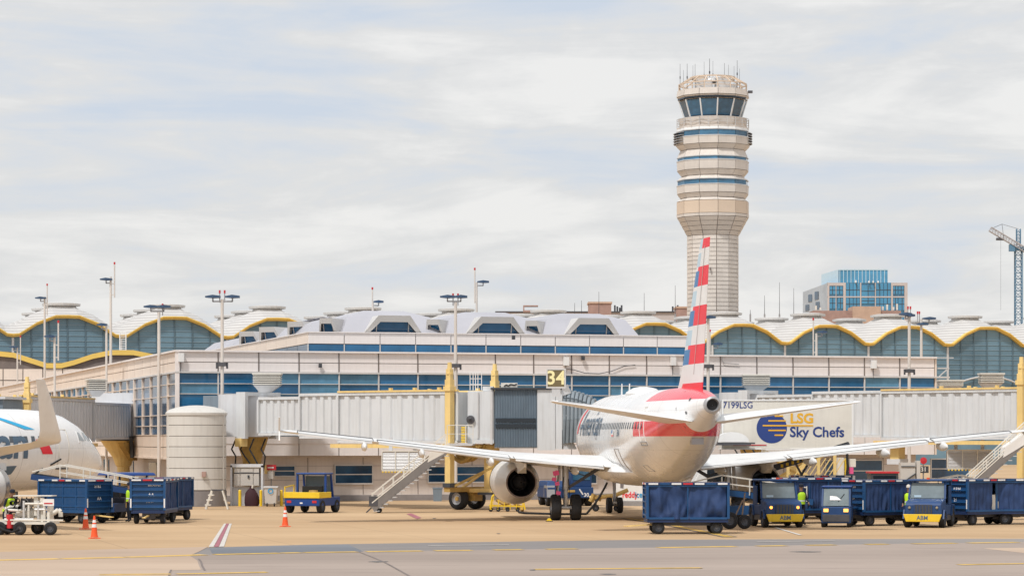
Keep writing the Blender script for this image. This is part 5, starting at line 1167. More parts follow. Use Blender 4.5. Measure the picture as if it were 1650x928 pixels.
# ---- grey bridge at the side facade, running out to the second airliner
b3, B3, r3 = make_bridge('grey ribbed boarding bridge leaving the side facade behind the left airliner', (194, 174.5), (-12, 151.0), None)
g = G(); g.box(-1.0, .9, -1.7, 1.5, 3.55, 6.75); g.build('rotunda', 'bridge_grey', b3)
g = G(); g.box(-2.0, -1.01, -1.0, 1.0, 3.7, 6.6); g.build('link_corridor', 'bridge_cab_grey', b3)
tunnel(b3, .95, B3.L * .45, 3.72, 6.0, 1.35, .52, 'bridge_grey'); tunnel(b3, B3.L * .42, B3.L * .98, 3.55, 6.15, 1.5, .55, 'bridge_grey', 'yellow_steel')
g = G(); g.lathe([(.42, 0), (.42, 1.9), (.5, 1.95), (.7, 2.5), (1.3, 3.3), (1.5, 3.6)], 16, (.6, .4, 0), close=True); g.build('support_column', 'yellow_steel', b3)
g = G(); g.prism([(.2, 3.5), (3.6, 3.5), (3.3, 3.2), (1.4, 2.3), (.6, 2.3)], 1.0, 1.35, 'y'); g.build('gusset', 'ochre', b3)
g = G(); g.bar((2.2, 1.5, 2.5), (2.4, 1.5, 3.9), .2); g.build('strap', 'frame_dark', b3)
lift_unit(b3, B3.L - .8, 1.5, 7.3, 0)
L3 = B3.L
G().box(L3, L3 + 3.2, -1.8, 1.8, 3.2, 5.95).build('cab_body', 'bridge_cab_grey', b3); G().box(L3 - .1, L3 + 3.4, -2.0, 2.0, 5.96, 6.1).build('cab_roof', 'bridge_grey', b3)
for k in range(7):
    g = G(); y = L3 + 3.5 + k * .4; zt = 5.85 - .05 * k
    g.tube([(y, -1.6, 3.3), (y, -1.65, zt - .6), (y, -1.2, zt), (y, 1.2, zt), (y, 1.65, zt - .6), (y, 1.6, 3.3)], .09, 7); g.build('canopy_hoop', 'bellows', b3)
g = G(); g.box(L3 + 3.3, L3 + 5.8, -1.5, 1.5, 3.3, 5.5); g.build('canopy_skin', 'bellows', b3)
hvac('roof_ventilator', 'cream louvred ventilator on the grey side bridge roof', PX(155, 639, 170.0), 1.15, .66, rz=R(20))

# ================================================================== GATE SIGN
sg_ = thing('gate_sign', 'dark olive gate sign with large cream numerals 34 above the bridge cab', 'sign', PX(896, 634, 135.2), R(-3))
Dg = 135.2; k = Dg / FPX
G().box(-13.5 * k, 13.5 * k, -.06, .10, 11 * k, 38 * k).build('board', 'sign_olive', sg_)
g = G(); w_, z0, z1 = 13.5 * k, 11 * k, 38 * k
g.box(-w_ - .07, w_ + .07, -.09, .13, z1, z1 + .08); g.box(-w_ - .07, w_ + .07, -.09, .13, z0 - .08, z0); g.box(-w_ - .07, -w_, -.09, .13, z0, z1); g.box(w_, w_ + .07, -.09, .13, z0, z1); g.build('frame', 'frame_white', sg_)
lettering('34', .98, 'sign_cream', sg_, lambda u, v: (u, -.075, 24.5 * k + v), bold=.02)
G().box(-.22, .22, -.05, .12, -.15, z0 - .081).build('pedestal', 'metal_light', sg_)

# ================================================================== STORAGE TANK, CABINETS, BOLLARDS
tk = thing('storage_tank', 'round beige banded tank with domed lid in front of the pier corner', 'tank', (XD(316.5, 147), 147, 0))
kt = 147 / FPX; rt = 48 * kt
zs = [ZD(y, 147) for y in (789, 772, 754, 736.5, 719.5, 702.5, 685, 668)]
G().lathe([(rt - .03, 0), (rt - .03, ZD(665, 147))], 48, close=True).build('core', 'joint_dark', tk, smooth=True)
for a, b in zip(zs[:-1], zs[1:]): G().lathe([(rt - .02, a + .015), (rt, a + .03), (rt, b - .02), (rt - .02, b - .01)], 56).build('shell_band', 'silo', tk, smooth=True)
G().lathe([(rt + .05, ZD(669, 147)), (rt + .06, ZD(665, 147)), (rt * .92, ZD(660, 147)), (rt * .6, ZD(655.5, 147)), (rt * .25, ZD(653.2, 147)), (.02, ZD(652.8, 147))], 56).build('lid', 'silo', tk, smooth=True, angle=30)
G().lathe([(rt + .02, 0), (rt + .02, ZD(790, 147))], 48).build('plinth', 'lower_base', tk)
for an in (-62, 70, 118): 
    d = Vector((math.sin(R(an)), -math.cos(R(an)), 0)); G().cyl(d * rt + Vector((0, 0, .3)), d * rt + Vector((0, 0, zs[-1])), .05, n=6).build('downpipe', 'silo', tk)
g = G(); g.box(.5, .72, -rt * .98 - .08, -rt * .9, ZD(767, 147), ZD(759, 147)); g.build('wall_box', 'brick', tk)
cbn = thing('power_cabinet', 'cream electrical cabinet with dark bands raised on a frame behind bollards', 'cabinet', (XD(399, 148), 147.5, 0))
kc = 149 / FPX
G().box(-20 * kc, 20 * kc, 0, .7, ZD(782, 149), ZD(753, 149)).build('body', 'cabinet', cbn)
for (a, b) in ((-20, -10.5), (-10, 10.5), (11, 20)): G().box(a * kc + .02, b * kc - .02, -.05, -.003, ZD(781, 149), ZD(754.5, 149)).build('door', 'cabinet', cbn)
g = G(); g.box(-20.3 * kc, 20.3 * kc, -.065, -.052, ZD(762, 149), ZD(760.5, 149)); g.box(-9 * kc, 9 * kc, -.07, -.053, ZD(761.5, 149), ZD(760, 149)); g.cbox((3 * kc, -.08, ZD(767, 149)), (.1, .05, .16)); g.build('handle', 'frame_dark', cbn)
g = G(); g.box(-26 * kc, -23 * kc, -.1, .8, 0, ZD(749, 149)); g.box(23 * kc, 26 * kc, -.1, .8, 0, ZD(749, 149)); g.box(-26 * kc, 26 * kc, -.1, .8, ZD(752, 149), ZD(747, 149)); g.box(-23 * kc, 23 * kc, .3, .5, 0, ZD(783, 149)); g.build('stand', 'bridge_grey', cbn)
for i, px in enumerate((386.5, 420.5, 453.5)):
    lab = ('yellow bollard beside the step ladder', 'yellow bollard between the dark bag and the recycling bin', 'yellow bollard between the recycling bin and the parked tug')[i]
    o = thing('bollard', lab, 'bollard', (XD(px, 146.3), 146.3, 0), group='yellow bollards before the cabinet'); G().cyl((0, 0, 0), (0, 0, .86), .085, n=14).build('post', 'yellow_bright', o, smooth=True); G().lathe([(.085, .86), (.06, .90), (.01, .92)], 14).build('cap', 'yellow_bright', o, smooth=True)
bn = thing('recycling_bin', 'light grey wheeled recycling bin with a round blue mark', 'bin', (XD(437, 146), 146, 0))
kb = 146 / FPX
G().loft([[(-.30, -.3, .12), (.30, -.3, .12), (.30, .3, .12), (-.30, .3, .12)], [(-.37, -.38, ZD(785, 146)), (.37, -.38, ZD(785, 146)), (.37, .38, ZD(785, 146)), (-.37, .38, ZD(785, 146))]]).build('body', 'cabinet', bn)
G().box(-.41, .41, -.42, .42, ZD(786, 146), ZD(783, 146)).build('lid', 'metal_light', bn)
for s_ in (-.2, .2): wheel(bn, (s_, -.3, .10), .10, .07)
G().lathe([(.15, -.40), (.10, -.40)], 16, (0, 0, ZD(790.5, 146) + .0), 'y').build('recycling_mark', 'ice_blue', bn)
bg_ = thing('covered_bag', 'dark maroon covered bundle slumped between two yellow bollards', 'bag', (XD(405.5, 146.5), 146.5, 0))
g = G(); rings = []
for z, w_ in ((0, .38), (.2, .42), (.5, .40), (.72, .33), (.88, .22), (1.0, .10), (1.12, .08)): rings.append([((w_ + .03 * math.sin(i * 2.3 + z * 5)) * math.cos(6.283 * i / 14), .55 * (w_ + .03 * math.cos(i * 3 + z * 4)) * math.sin(6.283 * i / 14), z) for i in range(14)])
g.loft(rings).build('cover', 'maroon', bg_, smooth=True); G().cyl((.05, -.1, 1.0), (.06, -.1, 1.18), .05, n=8).build('tie', 'cream', bg_)
rs = thing('red_notice', 'small red notice board on a post beside the cream cabinet', 'sign', (XD(437, 150), 150, 0))
G().box(-.32, .28, -.03, .03, ZD(757, 150), ZD(748.5, 150)).build('board', 'red', rs); G().box(-.2, .15, -.04, -.031, ZD(754, 150), ZD(752, 150)).build('notice_text', 'reflective', rs); G().cyl((0, .08, 0), (0, .08, ZD(749, 150)), .04, n=8).build('post', 'metal_grey', rs); g = G(); g.box(-.2, .12, -.05, .05, ZD(771, 150), ZD(759, 150)); g.build('meter_box', 'cabinet', rs)
ld = thing('step_ladder', 'pale folding step ladder standing beside the round tank', 'ladder', (XD(351, 140), 139.6, 0))
kl = 140 / FPX
g = G()
for s_ in (-.22, .22): g.bar((-18 * kl, s_, .02), (-8 * kl, s_ * .8, 1.02), .05, .09)
g.build('rail', 'cream', ld)
for k_ in range(3): f = .22 + .26 * k_; G().box(-18 * kl + 10 * kl * f - .1, -18 * kl + 10 * kl * f + .2, -.22, .22, f, f + .06).build('tread', 'cream', ld)
g = G()
for s_ in (-.22, .22): g.bar((18 * kl, s_, .02), (9 * kl, s_ * .8, 1.02), .045, .07)
g.bar((13 * kl, -.2, .5), (13 * kl, .2, .5), .04); g.build('brace_leg', 'cream', ld)
G().box(-9 * kl, 10 * kl, -.2, .2, 1.0, 1.07).build('top_tray', 'metal_dark', ld)
tb = thing('waste_bin', 'small dark blue waste bin against the pier wall under the stair', 'bin', (XD(705, 158), 158.2, 0)); G().loft([[(-.24, -.24, 0), (.24, -.24, 0), (.24, .24, 0), (-.24, .24, 0)], [(-.28, -.28, .75), (.28, -.28, .75), (.28, .28, .75), (-.28, .28, .75)]]).build('body', 'bridge_cab_grey', tb); G().box(-.3, .3, -.3, .3, .755, .82).build('lid', 'bridge_cab_grey', tb)
ice = thing('ice_chest', 'white ice chest with red and blue lettering behind the nose wheel', 'ice chest', (XD(1018, 147), 147, 0))
ki = 147 / FPX
G().box(-26 * ki, 24 * ki, 0, 1.0, .25, ZD(774, 147)).build('body', 'white_paint', ice); G().box(-27 * ki, 25 * ki, -.05, 1.05, 0, .25).build('base', 'metal_grey', ice)
lettering('reddy', .46, 'livery_red', ice, lambda u, v: (u * .8 - 3 * ki, -.02, ZD(797, 147) + v), bold=.02); lettering('ice', .46, 'ice_blue', ice, lambda u, v: (u * .8 + 11 * ki, -.02, ZD(797, 147) + v), bold=.02)
c2 = thing('power_cabinet', 'cream ground power cabinet with diagonal cable hanging below the rear bridge', 'cabinet', (XD(1465, 144), 144, 0)); kc = 144 / FPX
G().box(-14 * kc, 10 * kc, 0, .7, ZD(775, 144), ZD(745, 144)).build('body', 'cabinet', c2); G().box(12 * kc, 18 * kc, 0, .7, ZD(772, 144), ZD(742, 144)).build('side_box', 'cabinet', c2); g = G(); g.box(-13 * kc, 9 * kc, -.05, -.003, ZD(752, 144), ZD(750.5, 144)); g.bar((-6 * kc, -.05, ZD(774, 144)), (10 * kc, -.05, ZD(763, 144)), .07); g.build('handle', 'frame_dark', c2)
g = G(); g.box(-14 * kc, 18 * kc, .1, .6, 0, ZD(776, 144)); g.build('stand', 'metal_dark', c2)
ns = thing('red_notice', 'red round-topped notice above a dark gate number plate', 'sign', (XD(1488, 145), 145, 0))
G().lathe([(.19, 0), (.01, -.02)], 16, (0, -.03, ZD(742, 144)), 'y').build('board', 'red', ns); G().cyl((0, .05, 0), (0, .05, ZD(742, 144)), .04, n=8).build('post', 'metal_grey', ns); G().box(-.28, .28, -.03, .03, ZD(762, 144), ZD(751, 144)).build('number_plate', 'frame_dark', ns); lettering('31', .34, 'cream', ns, lambda u, v: (u, -.04, ZD(756.5, 144) + v), bold=.02)
# ================================================================== LAMP POSTS
def lamp(label, px, yt, D, heads, zb=0.0, r=.13, beacon=None, rod=False, fit=False):
    z0 = zb; zt = ZD(yt, D); k = D / FPX
    o = thing('lamp_post', label, 'lamp post', (XD(px, D), D, z0), 0, 'lamp posts along the pier'); zt -= z0
    r *= .74; G().cyl((0, 0, 0), (0, 0, zt), r, r * .8, 10).build('post', 'lamp_post', o, smooth=True)
    for (x0, x1, dy) in heads:      # luminaire spans in pixels relative to the post, dy pixels above its top
        zz = zt - dy * k; h = G(); a, b = x0 * k, x1 * k
        h.loft([[(a, -.22, zz - .05), (a, .22, zz - .05), (a, .22, zz + .03), (a, -.22, zz + .03)], [((a + b) / 2, -.34, zz - .09), ((a + b) / 2, .34, zz - .09), ((a + b) / 2, .34, zz + .10), ((a + b) / 2, -.34, zz + .10)], [(b, -.22, zz - .07), (b, .22, zz - .07), (b, .22, zz + .05), (b, -.22, zz + .05)]])
        h.build('lamp_head', 'lamp_head', o)
        g = G(); xm = (a + b) / 2
        if abs(xm) > .2: g.bar((0, 0, zz - .28), (xm, 0, zz - .28), .08); g.bar((xm, 0, zz - .3), (xm, 0, zz - .07), .08); g.build('lamp_arm', 'metal_grey', o)
    if beacon:
        for bx in beacon:
            g = G(); g.cyl((bx * k, 0, zt - .2), (bx * k, 0, zt + .35), .03, n=6); bb = g.build('beacon_stem', 'metal_grey', o); G().cyl((bx * k, 0, zt + .34), (bx * k, 0, zt + .52), .055, n=8).build('beacon', 'red', bb)
    if rod:
        g = G(); g.cyl((rod * k, 0, zt - 1.5), (rod * k, 0, zt + .9), .05, n=6); g.bar((0, 0, zt - 1.3), (rod * k, 0, zt - 1.3), .05); g.bar((0, 0, zt - .5), (rod * k, 0, zt - .5), .04); rr_ = g.build('side_rod', 'lamp_post', o); G().cyl((rod * k, 0, zt + .9), (rod * k, 0, zt + 1.06), .065, n=8).build('beacon', 'red', rr_)
    if fit:
        g = G(); g.cbox((0, -.05, fit - z0), (.5, .3, .22)); g.cyl((-.3, -.1, fit - z0 - .25), (-.3, -.1, fit - z0 + .1), .06, n=8); g.cyl((.3, -.1, fit - z0 - .25), (.3, -.1, fit - z0 + .1), .06, n=8); g.build('floodlight_cluster', 'metal_dark', o)
    return o
RZ = 8.68
lamp('roof lamp post with a single blue head before the leftmost dome cupola', 72, 478, 215, [(-15, 2, 2)], RZ, rod=4)
lamp('tallest roof lamp post rising between two dome roofs, single head and whip', 178.5, 446, 190, [(-17, 2, 4)], RZ, r=.14, rod=6)
lamp('low roof lamp post with a dark arm over the yellow wave link', 28, 560, 232, [(-13, 1, -1)], RZ, r=.11, rod=5)
lamp('ground lamp post with dark arm rising just left of the winglet', 88, 543, 168, [(-16, 1, -1)], 0, r=.12, rod=6)
lamp('ground lamp post with a dark arm against the tall roof lamp', 171.5, 524, 176, [(-15, 1, -1)], 0, r=.12)
lamp('lamp post with paired dark heads in front of the corner of the side facade', 256, 503, 160, [(-24, -2, -9), (-3, 19, -9)], 0, r=.15, beacon=(6,))
lamp('lamp post with two separated dark heads standing at the round tank', 358, 482, 153, [(-27, -3, -4), (5, 28, -4)], 0, r=.15, beacon=(-4, 4), fit=ZD(587, 153))
lamp('lamp post with paired dark heads behind the yellow lift column', 734, 487, 156, [(-25, -1, -9), (-2, 19, -9)], 0, r=.15, beacon=(-4, 4), fit=ZD(589, 156))
lamp('roof lamp post with slanting head at the left end of the folded roof', 601, 487, 186, [(1, 17, -1)], 10.4, r=.09, rod=-1)
lamp('tall roof lamp post behind the second dormer, slanting head', 768, 455, 192, [(1, 20, -1)], 10.4, r=.12, rod=-3)
lamp('lamp post right behind the tail fin with paired dark heads', 1141, 509, 161, [(-10, 12, 2), (-24, -3, 2)], 0, r=.15, beacon=None, fit=ZD(590, 161))
lamp('short roof lamp with slanting arm beside the tail fin', 1148, 556, 178, [(1, 16, -2)], RZ, r=.12, rod=-4)
lamp('short roof lamp with slanting arm in front of the second glass arch', 1315.5, 537, 180, [(1, 17, -2)], RZ, r=.12, rod=-5)
lamp('lamp post with dark heads in front of the parapet near the pier end', 1465, 507, 163.5, [(-16, 4, -1), (-6, 9, 1)], 0, r=.15, beacon=(-2, 2), fit=ZD(597, 163))
lamp('roof lamp post with slanting blue head close to the pier end', 1484.5, 514, 178, [(2, 23, -1), (-7, 11, 8)], RZ, r=.13, beacon=(-6, -3))
lad = thing('roof_ladder', 'white access ladder climbing to the valley between two domes', 'ladder', (XD(198, 300), 300, 0)); g = G()
for dx in (-.35, .35): g.bar((dx, 0, 8), (dx, 0, ZD(535, 300)), .10)
for k in range(12): z = ZD(566, 300) + k * .2; g.bar((-.35, 0, z), (.35, 0, z), .06)
g.build('ladder_frame', 'white_paint', lad)

# ================================================================== CONES
def cone(label, px, py):
    x, y = GP(px, py); o = thing('traffic_cone', label, 'cone', (x, y, 0), random.random(), 'orange traffic cones on the apron')
    G().box(-.19, .19, -.19, .19, .02, .05).build('base', 'cone_orange', o)
    G().lathe([(.15, .05), (.13, .10), (.095, .40), (.082, .52), (.05, .72), (.03, .86), (.01, .86)], 18).build('body', 'cone_orange', o, smooth=True)
    G().lathe([(.0975, .42), (.0835, .54)], 18).build('collar', 'reflective', o, smooth=True); G().lathe([(.0745, .60), (.058, .70)], 18).build('collar', 'reflective', o, smooth=True)
    o.children[0].location.z = -.02
cone('orange traffic cone just behind the other one near the pump cart', 138, 852); cone('orange traffic cone standing in front of the blue steel cart', 152, 867); cone('lone orange traffic cone beside the red and white painted line', 459.5, 848)

# ================================================================== BAGGAGE CARTS
def curtain(parent, x0, x1, y, z0, z1, name='curtain', folds=7, amp=.035, seed=0, mat='curtain_blue', sag=0.0):
    rnd = random.Random(seed); n = 40; m = 16; g = G(); ph = [rnd.random() * 6 for _ in range(3)]
    def off(u, v): return amp * (math.sin(u * folds * 6.28 + ph[0] + 1.6 * noise.noise((u * 3, v * 2, seed))) * .45 + 1.5 * noise.noise((u * 3.5, v * 2.2, seed * 3.7)) + .9 * noise.noise((u * 9, v * 3.5, seed * 1.9))) * (.4 + .6 * (1 - v))
    vv = []
    for j in range(m + 1):
        for i in range(n + 1):
            u, v = i / n, j / m; vv.append((x0 + (x1 - x0) * u, y + off(u, v), z0 + (z1 - z0) * v - sag * math.sin(u * 3.14) * v))
    g.add(vv, [(j * (n + 1) + i, j * (n + 1) + i + 1, (j + 1) * (n + 1) + i + 1, (j + 1) * (n + 1) + i) for j in range(m) for i in range(n)]); return g.build(name, mat, parent, smooth=True)
def cart(label, px, D, rz, L=3.1, W=1.5, H=1.95, sides='curtain', ends='steel', mat='cart_navy', seed=0, text=None, tow=1, zd=.55, split=2, open_=None, cmat='curtain_blue', amp=.05, folds=6):
    o = thing('baggage_cart', label, 'baggage cart', (XD(px, D), D, 0), R(rz), 'baggage carts on the apron')
    hx, hy = L / 2, W / 2
    G().box(-hx, hx, -hy, hy, zd - .08, zd + .06).build('deck', mat, o)
    g = G(); g.box(-hx * .85, hx * .85, -.3, .3, zd - .22, zd - .085); g.build('chassis', 'metal_dark', o)
    for sx_ in (-1, 1):
        for sy_ in (-1, 1): G().box(sx_ * hx - .05, sx_ * hx + .05, sy_ * hy - .05, sy_ * hy + .05, zd + .061, H - .06).build('corner_post', 'cart_blue' if sides == 'curtain' else mat, o)
    rf = G().box(-hx - .06, hx + .06, -hy - .06, hy + .06, H - .055, H + .03).build('roof', mat, o)
    n = 7
    for k in range(n):
        w_ = L / n; m_ = ('reflective', 'cart_blue', 'reflective', 'red')[k % 4]
        for sy_ in (-1, 1): G().box(-hx + k * w_ + .04, -hx + (k + 1) * w_ - .04, sy_ * (hy + .068) - .006, sy_ * (hy + .068) + .006, H - .045, H + .02).build('reflector', m_, rf)
    for sx_ in (-1, 1):
        for k in range(3): G().box(sx_ * (hx + .068) - .006, sx_ * (hx + .068) + .006, -hy + k * W / 3 + .04, -hy + (k + 1) * W / 3 - .04, H - .045, H + .02).build('reflector', 'reflective' if k % 2 == 0 else 'red', rf)
    z0, z1 = zd + .07, H - .062
    for sx_ in (-1, 1):
        e = G().box(sx_ * (hx - .03) - .015, sx_ * (hx - .03) + .015, -hy + .051, hy - .051, z0, z1).build('end_wall', 'cart_blue', o)
        for k in range(5): z = z0 + (z1 - z0) * (k + .5) / 5; G().box(sx_ * hx - .035 * (1 if sx_ < 0 else -1) - .03, sx_ * hx - .035 * (1 if sx_ < 0 else -1) + .03, -hy + .06, hy - .06, z - .03, z + .03).build('rib', 'cart_blue', e)
        if text:
            for (t_, sz_, dy_, dz_) in text:
                lettering(t_, sz_, 'reflective', e, lambda u, v: (sx_ * (hx + .012), -sx_ * 0 + (-u if sx_ < 0 else u) + dy_ * (-1 if sx_ < 0 else 1), dz_ + v), bold=.015)
            for sy_ in (-1, 1): G().box(sx_ * (hx + .053) - .004, sx_ * (hx + .053) + .004, sy_ * hy - .03, sy_ * hy + .03, z0 + .1, z0 + .5).build('reflector', 'reflective', e)
    for sy_ in (-1, 1):
        if sides == 'steel':
            w = G().box(-hx + .051, hx - .051, sy_ * (hy - .03) - .015, sy_ * (hy - .03) + .015, z0, z1).build('side_wall', mat, o)
            for k in range(3): z = z0 + (z1 - z0) * (.12 + .36 * k); G().box(-hx + .06, hx - .06, sy_ * (hy - .005) - .012, sy_ * (hy - .005) + .012, z - .035, z + .035).build('rib', mat, w)
            for k in (-.6, 0, .55): G().box(hx * k - .03, hx * k + .03, sy_ * (hy - .005) - .011, sy_ * (hy - .005) + .011, z0, z1).build('rib', mat, w)
        else:
            for k in range(split):
                if open_ is not None and sy_ < 0 and k == open_: continue
                a = -hx + .06 + k * (L - .12) / split; b = a + (L - .12) / split; 
                curtain(o, a + .01, b - .01, sy_ * (hy - .02), z0 - .02, z1, folds=folds, amp=amp, seed=seed * 7 + k, sag=0.0, mat=cmat)
                if k: G().box(a - .025, a + .025, sy_ * (hy - .02) - .03, sy_ * (hy - .02) + .03, z0, z1).build('centre_post', 'cart_blue', o)
        if sides == 'curtain':
            for za, zb in ((z0 - .03, z0 + .05), (z1 - .07, z1)): G().box(-hx + .052, hx - .052, sy_ * (hy + .012) - .02, sy_ * (hy + .012) + .02, za, zb).build('edge_rail', 'cart_blue', o)
    for sx_ in (-1, 1):
        for sy_ in (-1, 1): wheel(o, (sx_ * hx * .72, sy_ * (hy - .16), .25), .25, .17, 'y')
        G().cyl((sx_ * hx * .72, -hy + .1, .22), (sx_ * hx * .72, hy - .1, .22), .04, n=8).build('axle', 'metal_dark', o); G().box(sx_ * hx * .72 - .08, sx_ * hx * .72 + .08, -.25, .25, .22, zd - .09).build('bogie', 'metal_dark', o)
    if tow:
        g = G(); g.bar((tow * hx * .8, 0, zd - .18), (tow * (hx + .75), 0, .30), .06); g.lathe([(.07, -.02), (.10, 0), (.07, .02)], 10, (tow * (hx + .8), 0, .30)); g.build('tow_bar', 'yellow_steel', o)
    return o
cart('blue curtained baggage cart parked alone beneath the airliner tail', 1105, 104.6, 2.5, 3.2, 1.5, 2.0, seed=3, tow=-1, mat='cart_navy', amp=.12, folds=2.2)
cart('long blue steel-sided baggage cart behind the two neighbouring cones', 121, 117.8, -37, 3.05, 1.5, 1.92, sides='steel', mat='cart_blue', seed=4, text=(('5182', .2, -.1, 1.65), ('AA', .2, 0, 1.1)))
cart('blue baggage cart showing its lettered end beside a worker in hi-vis', 249, 117.6, 86, 2.9, 1.5, 1.95, mat='cart_navy', seed=5, text=(('BR90707', .16, .3, 1.72), ('AA', .2, .15, 1.28), ('548 77', .12, .1, .98)), tow=-1)
cart('dark blue curtained cart drawn close behind the tug with lit sidelights', 1306, 117.5, 24, 3.0, 1.5, 2.0, seed=6, split=3)
cart('dark blue curtained cart tucked in front of the yellow scissor lift', 1322, 125.5, 8, 2.6, 1.5, 1.98, seed=7, split=3)
cart('blue curtained cart between the small headlamp tug and the hi-vis worker', 1418, 114.6, 30, 2.9, 1.5, 1.95, seed=8, text=(('4186', .2, 0, 1.7), ('AA', .2, 0, 1.2)))
cart('blue cart with one curtain drawn open, coupled behind the right-hand tug', 1580, 115.6, 34, 3.0, 1.5, 1.97, seed=9, text=(('ABM', .24, .1, 1.55), ('21', .2, 0, 1.1)), open_=1)
cart('blue curtained cart last in the train at the right edge', 1650, 116.2, 5, 2.9, 1.5, 1.97, seed=10)
cart('dark blue cart half hidden behind the lettered-end cart by the tank', 274, 121.8, 70, 2.0, 1.3, 1.95, seed=11, tow=0)

# ================================================================== TUGS
def cab_tug(label, px, D, rz, lit, txt='ABM'):
    o = thing('baggage_tug', label, 'tug', (XD(px, D), D, 0), R(rz), 'baggage tugs on the apron'); w = .82
    G().box(-w, w, -1.2, 1.6, .30, .52).build('chassis', 'metal_dark', o)
    hood = G().loft([[(-w + .05, -1.42, .50), (w - .05, -1.42, .50), (w - .05, -1.42, .98), (-w + .05, -1.42, .98)], [(-w + .02, -1.30, .45), (w - .02, -1.30, .45), (w - .06, -1.30, 1.10), (-w + .06, -1.30, 1.10)], [(-w, -.45, .45), (w, -.45, .45), (w - .02, -.45, 1.22), (-w + .02, -.45, 1.22)]]).build('hood', 'tug_blue', o)
    g = G(); g.box(-.38, .38, -1.455, -1.425, .58, .98); gr = g.build('grille', 'frame_dark', hood)
    for k in range(6): G().box(-.36 + k * .13, -.33 + k * .13, -1.475, -1.456, .60, .96).build('grille_bar', 'tug_blue', gr)
    for sx_ in (-1, 1): G().lathe([(.06, -1.47), (.06, -1.42), (.01, -1.475)], 14, (sx_ * .58, 0, .86), 'y').build('headlight', 'head_lamp' if lit else 'lens_off', hood)
    G().prism([(-w, .58), (w, .58), (w - .12, .26), (-w + .12, .26)], -1.62, -1.50, 'y').build('bumper', 'yellow_bright', o)
    lettering(txt, .25, 'title_slate', o, lambda u, v: (u * .95, -1.626, .42 + v), bold=.025)
    G().box(-w, w, -.45, 1.55, .521, .95).build('body', 'tug_blue', o)
    for sx_ in (-1, 1):
        p = G(); p.bar((sx_ * (w - .05), -.50, 1.2), (sx_ * (w - .08), -.25, 1.93), .08); p.build('windshield_post', 'tug_blue', o)
        G().box(sx_ * (w - .06) - .04, sx_ * (w - .06) + .04, .85, .95, .951, 1.93).build('rear_post', 'tug_blue', o)
        G().box(sx_ * (w - .03) - .02, sx_ * (w - .03) + .02, .2, .84, .951, 1.75).build('door_frame', 'tug_blue', o)
        for yy, r_ in ((-1.0, .33), (1.05, .42)):
            wheel(o, (sx_ * (w - .08), yy, r_), r_, .24, 'x'); G().prism([(yy - r_ - .08, r_ * 1.15), (yy - r_ * .6, r_ * 2 + .1), (yy + r_ * .6, r_ * 2 + .1), (yy + r_ + .08, r_ * 1.15), (yy + r_ * .75, r_ * 1.2), (yy + r_ * .5, r_ * 2 + .04), (yy - r_ * .5, r_ * 2 + .04), (yy - r_ * .75, r_ * 1.2)], sx_ * (w + .001), sx_ * (w + .06), 'x').build('fender', 'tug_blue', o)
    G().add([(-w + .1, -.47, 1.23), (w - .1, -.47, 1.23), (w - .13, -.27, 1.88), (-w + .13, -.27, 1.88), (-w + .1, -.45, 1.23), (w - .1, -.45, 1.23), (w - .13, -.25, 1.88), (-w + .13, -.25, 1.88)], [(0, 1, 2, 3), (7, 6, 5, 4), (0, 4, 5, 1), (1, 5, 6, 2), (2, 6, 7, 3), (3, 7, 4, 0)]).build('windshield', 'glass_clear', o)
    rf = G().box(-w - .02, w + .02, -.45, 1.0, 1.94, 2.03).build('roof', 'tug_blue', o); G().cyl((0, -.2, 2.03), (0, -.2, 2.10), .07, n=10).build('beacon', 'cone_orange', rf)
    G().box(-w + .1, w - .1, .86, .92, 1.0, 1.8).build('rear_window', 'glass_dark', o)
    g = G(); g.box(-.6, .6, .3, .8, .96, 1.12); g.box(-.6, .6, .7, .82, 1.12, 1.5); g.build('seat', 'black', o)
    g = G(); g.tube([(-.35 + .16 * math.cos(a * .785), -.05 - .05 * math.sin(a * .785), 1.28 + .16 * math.sin(a * .785)) for a in range(9)], .016, 5); g.build('steering_wheel', 'black', o)
    G().box(-.55, -.25, -.475, -.468, 1.27, 1.36).build('permit_sticker', 'livery_pale', o)
    return o
cab_tug('blue cab tug with yellow lettered bumper and two lit sidelights', 1251, 112.8, 8, True)
cab_tug('blue cab tug with yellow lettered bumper, lamps off, a worker standing beside it', 1497, 112.6, -19, False)
# small tug with bright headlamps
o = thing('baggage_tug', 'small boxy blue tug with bright amber headlamps and no yellow bumper', 'tug', (XD(1349, 112.6), 112.6, 0), R(-10), 'baggage tugs on the apron'); w = .62
G().loft([[(-w, -1.0, .18), (w, -1.0, .18), (w, -1.0, .88), (-w, -1.0, .88)], [(-w, 1.3, .25), (w, 1.3, .25), (w, 1.3, .92), (-w, 1.3, .92)]]).build('body', 'tug_blue', o)
G().box(-w + .05, w - .05, -1.03, -1.003, .25, .55).build('front_skirt', 'metal_dark', o)
for sx_ in (-1, 1):
    G().box(sx_ * .42 - .10, sx_ * .42 + .10, -1.04, -1.004, .66, .80).build('headlight', 'head_lamp', o)
    G().bar((sx_ * (w - .04), -.98, .88), (sx_ * (w - .05), -.62, 1.68), .07).build('windshield_post', 'tug_blue', o); G().box(sx_ * (w - .04) - .035, sx_ * (w - .04) + .035, .5, .57, .92, 1.68).build('rear_post', 'tug_blue', o)
    for yy in (-.72, .85): wheel(o, (sx_ * (w - .08), yy, .24), .24, .18, 'x')
